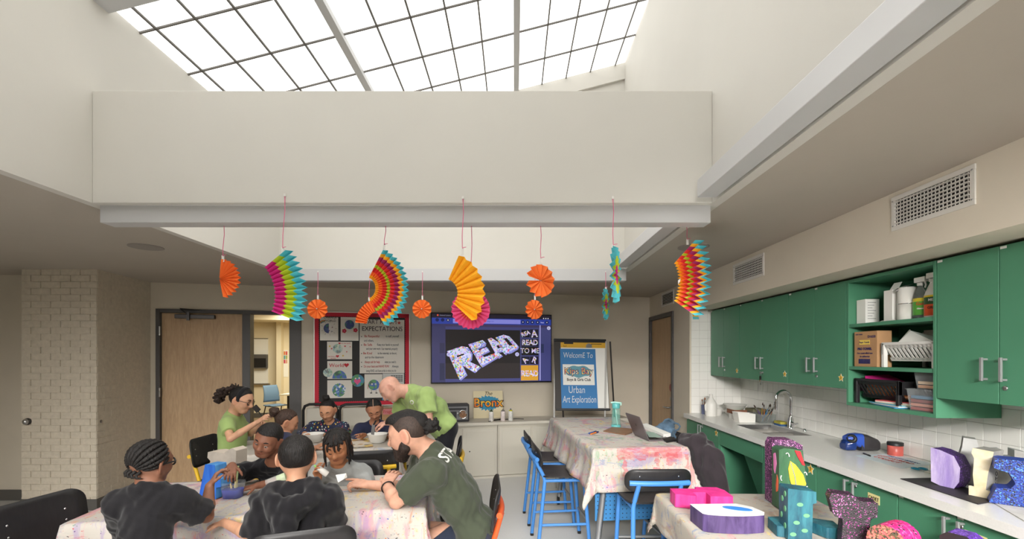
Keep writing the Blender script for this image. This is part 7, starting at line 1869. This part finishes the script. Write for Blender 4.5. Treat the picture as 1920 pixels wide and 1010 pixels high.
PROF4 = ([-.6, -.42, -.2, -.06, .02, .10, .18, .26, .5], [-.30, -.28, -.2, -.04, .10, .26, .37, .43, .5])
cap_hair(p3, 'hair', M_hblk, .009, 0, .0045, .001, 200, PROF3)
# 4 ---- boy with short dreadlocks in a grey tee
pv = Vector((-1.20, 3.34, .53)); kn, an = legs(pv, (.0, -1, 0), .7)
p4 = person('boy with short dreadlocks in a grey tee at the front table', dict(s=.76, hl=.205, h=.0042, head=(632, 836, 3.02), f=(.16, -.92, -.34), up=(.0, -.2, 1), neck=(637, 872, 3.08), body=(0, -1, -.1),
    sh=[(597, 884, 3.10), (681, 886, 3.14)], el=[(588, 920, 3.02), (694, 922, 3.06)], wr=[(598, 894, 2.92), (684, 903, 3.12)],
    hand=[((-.05, -.5, .8), (.7, -.3, .2), 1, (.5, .55, .55, .6)), ((-.2, -.9, .0), (0, 0, -1), 1, (.3, .3, .35, .4))], pelvis=pv, knee=kn, ank=an, skin=('skin_brown', (172, 118, 84)), ur=.034,
    shirt=dict(m=M_grey_tee, sleeve=(1.15, 1.8), g=.012, wr=.005, nf=85), pants=M_dk, brow=M_hblk, seed=12, lip=(.98, .80, .84), lid=1.15, gaze=(0, .8, -.6)))
cap_hair(p4, 'hair_base', M_hblk, .012, 0, .0045, .003, 150, PROF3)
rd_ = random.Random(21); l, hl = p4['loc'], p4['hl']
for i in range(58):
    az = 2*PI*(i+rd_.uniform(-.3, .3))/58*1.0; e0 = rd_.uniform(.55, 1.35)
    dx, dy = math.sin(az), math.cos(az)
    front = max(0, dy)
    zend = rd_.uniform(-.55, -.30) if front < .55 else rd_.uniform(.22, .34)
    if front >= .8 and i % 5 == 0: zend = rd_.uniform(-.02, .10)
    if .40 < front < .80: zend = rd_.uniform(-.62, -.40); dx = math.copysign(.86, dx); dy = .42
    if front < .2 : zend = rd_.uniform(-.5, -.2)
    pts = []
    for j in range(7):
        f = j/6; el_ = e0*(1-f)-.1*f; R_ = 1+.05*f+.02
        zz = .115+.42*math.sin(max(0, el_)) if j < 3 else None
        rx, ry = .385, .47
        if j < 3: pts.append((dx*rx*math.cos(el_)*R_, -.055+dy*ry*math.cos(el_)*R_, zz))
        else:
            x0, y0, z0 = pts[2]; q = (j-2)/4
            ex = dx*rx*1.08; ey = -.055+dy*ry*1.06
            pts.append((x0+(ex-x0)*min(1, q*1.4)+rd_.uniform(-.02, .02), y0+(ey-y0)*min(1, q*1.4)+rd_.uniform(-.02, .02), z0+(zend-z0)*q))
    MB().tube([l(*q) for q in pts], [.0075, .0085, .0085, .008, .008, .0075, .0045], 7).build('dreadlock', M_hbrn if i % 5 == 0 else M_hblk, p4['root'])
# 5 ---- bearded man in a dark green STAFF tee
pv = P(893, 992, 2.80); pv.z = .56; kn, an = legs(pv, (-1, .1, 0), .95, .50)
p5 = person('bearded man in a dark green staff tee leaning on the table', dict(s=1.0, hl=.248, h=.005, head=(763, 813, 2.74), f=(-.98, .02, -.26), up=(-.1, 0, 1), neck=(806, 846, 2.78), body=(-1, .08, -.2),
    sh=[(808, 886, 2.58), (793, 868, 2.99)], el=[(743, 940, 2.62), (775, 915, 3.02)], wr=[(724, 908, 2.80), (690, 908, 2.96)],
    hand=[((.18, .85, .45), (.1, .5, -.8), 1, (.25, .3, .3, .35)), ((-.97, .0, .12), (0, .3, -1), -1, (.08, .55, .7, .75), .05)], pelvis=pv, knee=kn, ank=an, skin=('skin_fair', (208, 158, 134)), ur=.047, nr=.060, belly=.11, earout=.3, earx=.37,
    shirt=dict(m=M_olive, sleeve=(.72, .7), g=.02, wr=.006, nf=70, drop=.14, collar=False), pants=M_jean, brow=M_hblk, seed=15, lid=1.1))
l, hl, A = p5['loc'], p5['hl'], p5['A']
PROF5 = ([-.6, -.42, -.2, -.06, .04, .14, .24, .5], [-.36, -.34, -.30, -.16, -.12, .12, .32, .36])
cap_hair(p5, 'faded_hair', M_hfade, .005, 0, .005, 0, 100, PROF5)
fl = Field(.005); fl.ell(l(0, -.03, .21), (.29*hl, .48*hl, .365*hl), A, .01); fl.ell(l(0, .22, .38), (.22*hl, .18*hl, .13*hl), A, .03); fl.ell(l(0, -.40, .20), (.2*hl, .16*hl, .2*hl), A, .03)
An_ = np.array(A); Cn_ = np.array(p5['C'])
def topclip(X, Y, Z):
    lz = ((X-Cn_[0])*An_[0, 2]+(Y-Cn_[1])*An_[1, 2]+(Z-Cn_[2])*An_[2, 2])/hl; ly = ((X-Cn_[0])*An_[0, 1]+(Y-Cn_[1])*An_[1, 1]+(Z-Cn_[2])*An_[2, 1])/hl
    return (np.interp(ly, [-.6, -.3, 0, .3, .5], [.02, .10, .22, .34, .36])-lz)*hl*.8
field_obj('slicked_hair', fl.mesh(noise=.002, nf=110, seed=4, fn=topclip), M_hblk, p5['root'])
fl = Field(.005); rd_ = random.Random(5)
for i in range(46):
    a, b2 = rd_.uniform(0, 2*PI), rd_.uniform(-1, 1); r = .155*(rd_.uniform(.75, 1.05))
    fl.ell(l(r*1.2*math.cos(a)*math.sqrt(1-b2*b2), -.60+r*1.55*b2, .02+r*1.15*math.sin(a)*math.sqrt(1-b2*b2)), rd_.uniform(.007, .013), None, .004)
fl.ell(l(0, -.58, .02), (.15*hl, .22*hl, .15*hl), A, .004)
field_obj('curly_bun', fl.mesh(noise=.002, nf=200), M_hblk, p5['root'])
M_pinktie = mat('hot_pink_hair_tie', (226, 26, 130), .5)
for dy in (-.37, -.45):
    MB().tube([l(.13*math.cos(a), dy-.05*math.sin(a), .19+.13*math.sin(a)) for a in [2*PI*i/20 for i in range(20)]], .0045, 7, closed=True).build('hair_tie', M_pinktie, p5['root'], label='hot pink hair tie')
fl = Field(.0045)
fl.ell(l(0, .235, -.45), (.17*hl, .17*hl, .17*hl), A, .03)
for q in (-1, 1):
    fl.cap(l(q*.285, .03, -.08), l(q*.265, .06, -.28), .055*hl, .095*hl, .03); fl.cap(l(q*.25, .07, -.29), l(q*.10, .25, -.46), .115*hl, .12*hl, .03)
    fl.cap(l(q*.13, .35, -.24), l(q*.15, .30, -.38), .03*hl, .07*hl, .02)
    fl.cap(l(0, .405, -.215), l(q*.11, .36, -.25), .026*hl, .026*hl, .01)
field_obj('beard', fl.mesh(noise=.002, nf=190), M_hbrn, p5['root'])
wv = (p5['wr'][0]-p5['el'][0]).normalized(); wc_ = p5['wr'][0]-wv*.035
wx = wv.orthogonal().normalized(); wy = wv.cross(wx)
MB().tube([wc_+wx*.036*math.cos(a)+wy*.036*math.sin(a) for a in [2*PI*i/20 for i in range(20)]], .007, 8, closed=True, flat=.5).build('wrist_watch', M_black, p5['root'], label='black wristband')
# 6 ---- bald man standing in a lime tee
pv = P(832, 800, 4.55); kn = [Vector((pv.x-.02, pv.y-.09, .47)), Vector((pv.x+.02, pv.y+.10, .48))]; an = [Vector((pv.x+.03, pv.y-.10, .085)), Vector((pv.x+.06, pv.y+.11, .085))]
p6 = person('bald man in a lime green tee bending over the rear table', dict(s=1.0, hl=.232, h=.0058, head=(732, 729, 4.42), f=(-.62, -.30, -.70), up=(-.75, 0, .62), neck=(768, 734, 4.48), body=(-.55, -.5, -.7),
    sh=[(799, 742, 4.32), (756, 748, 4.66)], el=[(804, 793, 4.24), (748, 790, 4.70)], wr=[(726, 792, 4.42), (736, 812, 4.75)],
    hand=[((-.9, .2, -.25), (-.2, .3, -.9), 1, (.6, .6, .65, .7)), ((-.9, 0, -.2), (0, 0, -1), -1)], pelvis=pv, knee=kn, ank=an, skin=('skin_ruddy', (214, 164, 144)), ur=.047, nr=.062, belly=.155,
    shirt=dict(m=M_lime, sleeve=(.66, .62), g=.026, wr=.006, nf=70, drop=.03, collar=False), pants=M_dk, brow=mat('grey_brow', (150, 140, 132), .8), seed=18, lid=1.1))
l, hl, A = p6['loc'], p6['hl'], p6['A']
fl = Field(.005); fl.ell(l(0, .27, -.44), (.10*hl, .10*hl, .07*hl), A, .01); fl.cap(l(-.1, .38, -.22), l(.1, .38, -.22), .03*hl, .03*hl, .01)
field_obj('goatee', fl.mesh(noise=.001, nf=150), mat('grey_white_beard', (196, 190, 184), .8), p6['root'])
fv = (p6['wr'][0]-p6['el'][0]).normalized(); fx_ = fv.orthogonal().normalized(); fy_ = fv.cross(fx_); fm_ = p6['el'][0].lerp(p6['wr'][0], .74)
MB().tube([fm_-fv*.045, fm_-fv*.01, fm_+fv*.02, fm_+fv*.045], [.0375, .036, .0345, .033], 18, caps=False).build('forearm_tattoo', mat('tattoo_ink', (110, 92, 86), .6, var=.35, vscale=45), p6['root'], label='dark forearm tattoo')
# 7 ---- young woman in a lime tee
pv = Vector((-2.66, 4.38, .55)); kn, an = legs(pv, (1, -.05, 0), .85)
p7 = person('young woman in a lime tee with a curly ponytail and glasses', dict(s=.86, hl=.228, h=.0055, head=(453, 749, 4.30), f=(.95, .02, -.32), up=(.22, 0, 1), neck=(437, 776, 4.34), body=(1, -.15, 0),
    sh=[(425, 793, 4.20), (440, 788, 4.52)], el=[(432, 822, 4.08), (470, 812, 4.50)], wr=[(484, 790, 4.12), (482, 800, 4.36)],
    hand=[((.8, -.1, .5), (.2, .4, -.6), 1, (.5, .5, .55, .6)), ((.6, -.3, .6), (.2, -.4, -.6), -1, (.6, .6, .6, .65))], pelvis=pv, knee=kn, ank=an, skin=('skin_golden', (208, 160, 130)), ur=.035, nr=.045,
    shirt=dict(m=M_lime, sleeve=(.62, .62), g=.013, wr=.003, drop=.10), pants=M_dk, brow=M_hbrn, seed=22, lid=1.1))
l, hl, A = p7['loc'], p7['hl'], p7['A']
cap_hair(p7, 'pulled_back_hair', M_hblk, .008, .02, .005, .0015, 130)
fl = Field(.0055); rd_ = random.Random(9)
for i in range(95):
    t_ = rd_.random(); a = rd_.uniform(0, 2*PI); r = (.11+.12*math.sin(PI*min(1, t_*1.1)))*rd_.uniform(.35, 1.1)
    fl.ell(l(r*1.2*math.cos(a), -.52-.36*math.sin(t_*2.2)+r*math.sin(a), .34-.78*t_+r*.5*math.sin(a+1)), rd_.uniform(.010, .019), None, .006)
field_obj('curly_ponytail', fl.mesh(noise=.003, nf=170), hair_mat('curly_brown_hair', (46, 34, 30), 0), p7['root'])
for i in range(7):
    q = l(.05*(i-3), -.40+.035*(i % 3), .42); e = Vector((rd_.uniform(-.03, .02), rd_.uniform(-.015, .015), rd_.uniform(.012, .03)))
    MB().tube([q-e*.6, q+e*.5, q+e+Vector((-.008, 0, .006)), q+e*1.1+Vector((-.018, .004, -.002))], [.008, .007, .005, .002], 6).build('loose_curl', M_hbrn, p7['root'])
hb = []
for i in range(21):
    a = math.radians(-112+224*i/20); d = Vector((math.sin(a), .22, math.cos(a))).normalized(); r = Vector((.345+.055, .43+.055, .385+.055)); k_ = 1/math.sqrt((d.x/r.x)**2+(d.y/r.y)**2+(d.z/r.z)**2); hb.append((d, k_))
hv = []; hf = []
for d, k_ in hb:
    for dyy in (-.085, 0, .085):
        d2 = (d+Vector((0, dyy*2.2, 0))).normalized(); r = Vector((.345+.045, .43+.045, .385+.045)); kk_ = 1/math.sqrt((d2.x/r.x)**2+(d2.y/r.y)**2+(d2.z/r.z)**2)
        hv.append(l(*(Vector((0, -.055, .115))+d2*kk_)))
for i in range(20):
    for j in range(2): hf.append((i*3+j, i*3+j+1, i*3+j+4, i*3+j+3))
MB().add(hv, hf, 0, True).build('headband', cloth('black_headband', (30, 29, 32)), p7['root'], solid=.005)
glasses(p7, r=.0025)
# 8 ---- girl with a low bun, seen from the side
pv = Vector((-2.02, 3.98, .53)); kn, an = legs(pv, (.3, 1, 0), .72)
p8 = person('girl in navy with a brown bun, turned to the right', dict(s=.76, hl=.21, h=.0055, head=(538, 790, 4.14), f=(.80, .48, -.42), up=(.25, 0, 1), neck=(530, 816, 4.12), body=(.45, .9, 0),
    sh=[(508, 830, 4.12), (556, 828, 4.02)], el=[(515, 862, 4.2), (582, 850, 4.0)], wr=[(560, 842, 4.45), (590, 839, 4.24)],
    hand=[((.5, .8, 0), (0, 0, -1), 1), ((.75, .3, .3), (.1, .3, -.8), -1, (.6, .65, .7, .7))], pelvis=pv, knee=kn, ank=an, skin=('skin_tan', (190, 138, 108)), ur=.032,
    shirt=dict(m=M_navy2, sleeve=(.8, .8), g=.012, wr=.003, drop=.1), pants=M_dk, brow=M_hbrn, seed=25, lid=1.15))
cap_hair(p8, 'pulled_back_hair', hair_mat('brown_hair', (62, 46, 38), 0), .008, 0, .0055, .001, 120, PROF4)
def bun(Pn, c, r, m, h=.0055):
    fl = Field(h); l = Pn['loc']; rd2 = random.Random(3)
    fl.ell(l(*c), r, None, .004)
    for i in range(14):
        a, b2 = rd2.uniform(0, 6.28), rd2.uniform(-1, 1); fl.ell(l(*c)+Vector((math.cos(a)*math.sqrt(1-b2*b2), math.sin(a)*math.sqrt(1-b2*b2), b2))*r*.75, r*.42, None, .006)
    field_obj('hair_bun', fl.mesh(noise=.0015, nf=160), m, Pn['root'])
bun(p8, (0, -.62, .22), .042, MATS['brown_hair'])
# 9 ---- girl in the polka dot top
pv = Vector((-2.03, 5.12, .54)); kn, an = legs(pv, (.2, -1, 0), .72)
M_dots = bpy.data.materials.new('navy_dotted_fleece'); M_dots.use_nodes = True
k = NT(M_dots); b = k.n['Principled BSDF']; tc = k.new('ShaderNodeTexCoord'); vo = k.new('ShaderNodeTexVoronoi'); vo.inputs['Scale'].default_value = 36; vo.inputs['Randomness'].default_value = .55
k.link(k.mapping(tc.outputs['Object'], (1.15, 1, .8)), vo.inputs['Vector']); wn = k.new('ShaderNodeTexWhiteNoise'); k.link(vo.outputs['Position'], wn.inputs['Vector'])
cc = k.ramp(wn.outputs['Value'], [(0, (220, 220, 214)), (.25, (206, 84, 100)), (.45, (96, 176, 170)), (.65, (226, 190, 84)), (.82, (130, 150, 210))], 'CONSTANT')
k.link(k.mix(k.ramp(vo.outputs['Distance'], [(.28, (1, 1, 1, 1)), (.33, (0, 0, 0, 1))]), lin((44, 48, 72)), cc), b.inputs['Base Color']); b.inputs['Roughness'].default_value = .9
def greyhood(fl, q):
    nk, up, fw, sd = q['nk'], q['up'], q['fw'], q['sd']
    for i in range(7):
        a = PI*i/6; fl.ell(nk-fw*(.03+.03*math.sin(a))+sd*math.cos(a)*.065-up*.0, (.024, .024, .026), None, .02)
p9 = person('girl with a top bun in a navy dotted top', dict(s=.78, hl=.212, h=.0055, head=(614, 768, 4.92), f=(.02, -.88, -.50), up=(.04, -.3, 1), neck=(618, 792, 5.0), body=(0, -1, -.1),
    sh=[(587, 800, 4.98), (643, 801, 5.02)], el=[(566, 815, 4.86), (645, 822, 4.88)], wr=[(572, 812, 4.72), (610, 815, 4.74)],
    hand=[((.5, -.6, -.1), (0, 0, -1), -1, (.4, .45, .5, .5)), ((-.8, -.3, 0), (0, 0, -1), 1, (.25, .3, .3, .35))], pelvis=pv, knee=kn, ank=an, skin=('skin_warm', (200, 148, 116)), ur=.036,
    shirt=dict(m=M_dots, sleeve=(1.8, 1.8), g=.016, wr=.003, drop=.1, collar=False), pants=M_dk, brow=M_hbrn, seed=28, lid=1.25, extra=[greyhood], gaze=(0, .7, -.7)))
cap_hair(p9, 'pulled_back_hair', M_hblk, .006, .0, .0055, .001, 120, PROF4)
bun(p9, (.06, -.22, .56), .036, M_hblk)
# 10 ---- girl with centre-parted hair
pv = Vector((-1.47, 5.26, .54)); kn, an = legs(pv, (.1, -1, 0), .72)
p10 = person('girl in navy with centre-parted hair behind a white bowl', dict(s=.78, hl=.212, h=.0055, head=(702, 767, 4.95), f=(.24, -.80, -.58), up=(.0, -.5, 1), neck=(702, 793, 5.06), body=(0, -1, -.1),
    sh=[(675, 803, 5.04), (730, 801, 5.06)], el=[(662, 826, 4.92), (741, 822, 4.92)], wr=[(684, 815, 4.74), (722, 816, 4.78)],
    hand=[((-.3, -.8, .25), (.2, -.1, -1), -1, (.15, .2, .2, .25)), ((-.4, -.8, .1), (0, 0, -1), 1)], pelvis=pv, knee=kn, ank=an, skin=('skin_brown2', (176, 124, 96)), ur=.036,
    shirt=dict(m=M_navy2, sleeve=(1.55, 1.55), g=.015, wr=.003, drop=.1), pants=M_dk, brow=M_hblk, seed=31, lid=1.25, gaze=(0, .7, -.7)))
cap_hair(p10, 'parted_hair', M_hblk, .008, .0, .0055, .001, 120, PROF4)
l, hl = p10['loc'], p10['hl']
pt = []
for i in range(9):
    a = math.radians(38+62*i/8); r = Vector((.345, .43+.043, .385+.043)); d = Vector((0, math.cos(a), math.sin(a))); kk_ = 1/math.sqrt((d.y/r.y)**2+(d.z/r.z)**2); pt.append(l(*(Vector((0, -.055, .115))+d*kk_)))
MB().tube(pt, .0035, 6).build('hair_parting', skin_mat('skin_brown2', (176, 124, 96)) if False else mat('scalp_line', (176, 140, 118), .6), p10['root'], label='pale centre parting')
# ---------------------------------------------------------------- things in hands
def midhand(Pn, i, off): return Pn['wr'][i]+Vector(off)
q = P(699, 800, 4.40)
t = thing('scraper', 'steel scraper in the bald man\'s hand above the white bowl', 'scraper', q)
MB().prism([(-.018, -.07), (.014, -.075), (.022, .02), (-.006, .03)], 0, .003, M=T(*q) @ FX).build('blade', M_steel, t); MB().tube([q+Vector((.008, 0, .02)), q+Vector((.03, .0, .06))], .008, 8).build('handle', M_black, t)
q = P(481, 766, 4.2); e = P(496, 787, 4.15)
t = thing('foam_brush', 'black foam brush held up by the young woman in lime', 'brush', q)
MB().tube([e, q.lerp(e, .25)], .005, 8).build('handle', M_black, t); MB().box(-.022, .022, -.008, .008, -.03, .03, M=T(*q) @ R(-.75, 'Y')).build('foam_head', mat('dark_foam', (44, 42, 40), .9), t)
g0, g1 = P(614, 889, 2.90), P(589, 872, 2.88)
t = thing('glue_bottle', 'white glue bottle with a green tip held by the boy with dreadlocks', 'bottle', g0)
dg_ = g1-g0; MB().tube([g0, g0+dg_*.05, g0+dg_*.7, g0+dg_*.82], [.016, .019, .017, .008], 14).build('bottle_body', M_wp, t); MB().tube([g0+dg_*.8, g1], [.008, .003], 10).build('tip', mat('lime_tip', (120, 200, 70), .4), t)
q = P(640, 893, 2.86)
t = thing('paper_cutout', 'small white folded paper piece held over the table', 'paper', q)
MB().add([tuple(q+Vector(v_)) for v_ in ((-.035, 0, .01), (.03, 0, .02), (.02, -.02, -.012), (-.01, -.025, -.03), (.034, .004, -.006))], [(0, 3, 2, 1), (1, 2, 4)]).build('sheet', M_paper, t, solid=.002)
q0, q1 = PZ(520, 898, .79), PZ(546, 892, .79)
t = thing('clear_cup', 'clear plastic cup with green paint lying by the boy in black', 'cup', q0)
cd = (P(537, 893, 2.86)-P(500, 906, 2.83)); c0_ = P(500, 906, 2.83)
MB().tube([c0_, c0_+cd], [.024, .029], 20, caps=False).build('cup_wall', mat('clear_cup_plastic', (222, 226, 224), .15, alpha=.3), t)
MB().tube([c0_+cd*.55, c0_+cd*.98], [.0255, .0282], 18).build('green_paint', mat('pale_green_paint', (178, 196, 140), .5, var=.15, vscale=30), t)
# ---------------------------------------------------------------- soft things
fl = Field(.008)
hc = Vector((1.50, 3.72, 0))
fl.cap(hc+Vector((-.03, -.17, .86)), hc+Vector((-.03, .17, .86)), .06, .06, .05)
fl.ell(hc+Vector((-.09, -.02, .905)), (.10, .13, .07), None, .04); fl.ell(hc+Vector((-.05, -.10, .95)), (.07, .06, .045), None, .03)
fl.ell(hc+Vector((.03, -.02, .66)), (.10, .25, .26), None, .06); fl.ell(hc+Vector((-.04, .0, .74)), (.10, .22, .16), None, .06)
fl.cap(hc+Vector((.02, -.20, .80)), hc+Vector((.06, -.24, .42)), .07, .055, .05); fl.cap(hc+Vector((.02, .20, .80)), hc+Vector((.05, .24, .42)), .06, .05, .05)
fl.ell(hc+Vector((.045, -.06, .44)), (.07, .20, .14), None, .05)
t = thing('hoodie', 'dark charcoal hoodie draped over a stool by the cabinets', 'jacket', (hc.x, hc.y, 0))
field_obj('draped_cloth', fl.mesh(noise=.013, nf=48, seed=8), cloth('charcoal_fleece', (52, 46, 50), .06, .95, .2, 300), t)
bd = 4.55; fl = Field(.006)
fl.cap(P(1223, 814, bd), P(1248, 808, bd), .04, .085, .03); fl.cap(P(1236, 806, bd), P(1256, 797, bd), .05, .045, .03); fl.cap(P(1252, 800, bd), P(1257, 792, bd), .035, .03, .02)
fl.ell(P(1240, 820, bd)-Vector((0, 0, .07)), (.13, .11, .09), None, .04)
t = thing('drawstring_bag', 'blue-grey bag with looped straps beyond the laptop', 'bag', (1.45, bd, .61))
M_bag = cloth('blue_grey_nylon', (80, 102, 122), .2, .6)
field_obj('bag_body', fl.mesh(noise=.014, nf=95, seed=2), M_bag, t)
for pts in (((1243, 793), (1247, 787), (1254, 785), (1260, 790), (1262, 799), (1258, 807)), ((1255, 795), (1262, 792), (1271, 794), (1275, 799), (1272, 805), (1263, 808), (1256, 808)), ((1258, 806), (1263, 812), (1267, 821))):
    MB().tube([P(u, v, bd-.05) for u, v in pts], .009, 8, flat=.3, up=(0, 1, 0)).build('strap', M_bag, t)
# lettering and emblems laid on shirts
from mathutils.bvhtree import BVHTree
def lay_on(target, obj_mesh_fn, M, off=.0015):
    pass
PROJ = []
def shirt_text(Pn, body, size, c, xdir, ydir, m, sx=1):
    xdir = Vector(xdir).normalized(); ydir = Vector(ydir); ydir = (ydir-xdir*ydir.dot(xdir)).normalized(); n = xdir.cross(ydir)
    M = T(*(Vector(c)+n*.12)) @ Matrix((xdir, ydir, n)).transposed().to_4x4()
    o = text(body, size, M, m, Pn['root'], 'shirt_lettering', 0, off=.0015, sx=sx); PROJ.append((o.name, Pn['shirt'].name, -n)); return o
M_wprint = mat('white_print', (226, 226, 222), .7)
sdv = (p5['sh'][1]-p5['sh'][0]); 
shirt_text(p5, 'STAFF', .10, p5['nk'].lerp(p5['pv'], .11)+p5['fw']*-.02-sdv*.02, sdv, p5['up'], M_wprint)
shirt_text(p6, 'O', .055, P(773, 754, 4.35), (1, 0, .25), (0, 0, 1), M_wprint)
# ---------------------------------------------------------------- lettering becomes plain meshes
bpy.context.view_layer.update()
_dg = bpy.context.evaluated_depsgraph_get()
for o in [q for q in COL.objects if q.type == 'FONT']:
    me = bpy.data.meshes.new_from_object(o.evaluated_get(_dg))
    n = bpy.data.objects.new(o.name, me); COL.objects.link(n)
    n.parent = o.parent; n.matrix_basis = o.matrix_basis.copy()
    for kk in o.keys(): n[kk] = o[kk]
    nm = o.name; bpy.data.objects.remove(o); n.name = nm
for nm, tg, dr_ in PROJ:
    o = bpy.data.objects[nm]; t = bpy.data.objects[tg]; W = wm(o); Wt = wm(t)
    bmt = bmesh.new(); bmt.from_mesh(t.data); bmt.transform(Wt); bv = BVHTree.FromBMesh(bmt); bmt.free()
    bm = bmesh.new(); bm.from_mesh(o.data); bm.transform(W); bmesh.ops.triangulate(bm, faces=bm.faces[:])
    for _ in range(4):
        es = [e for e in bm.edges if e.calc_length() > .012]
        if not es: break
        bmesh.ops.subdivide_edges(bm, edges=es, cuts=1); bmesh.ops.triangulate(bm, faces=bm.faces[:])
    for v in bm.verts:
        hit, nn, _, _ = bv.ray_cast(v.co, dr_)
        if hit: v.co = hit-dr_*.0018
    bm.transform(W.inverted()); bm.to_mesh(o.data); bm.free()
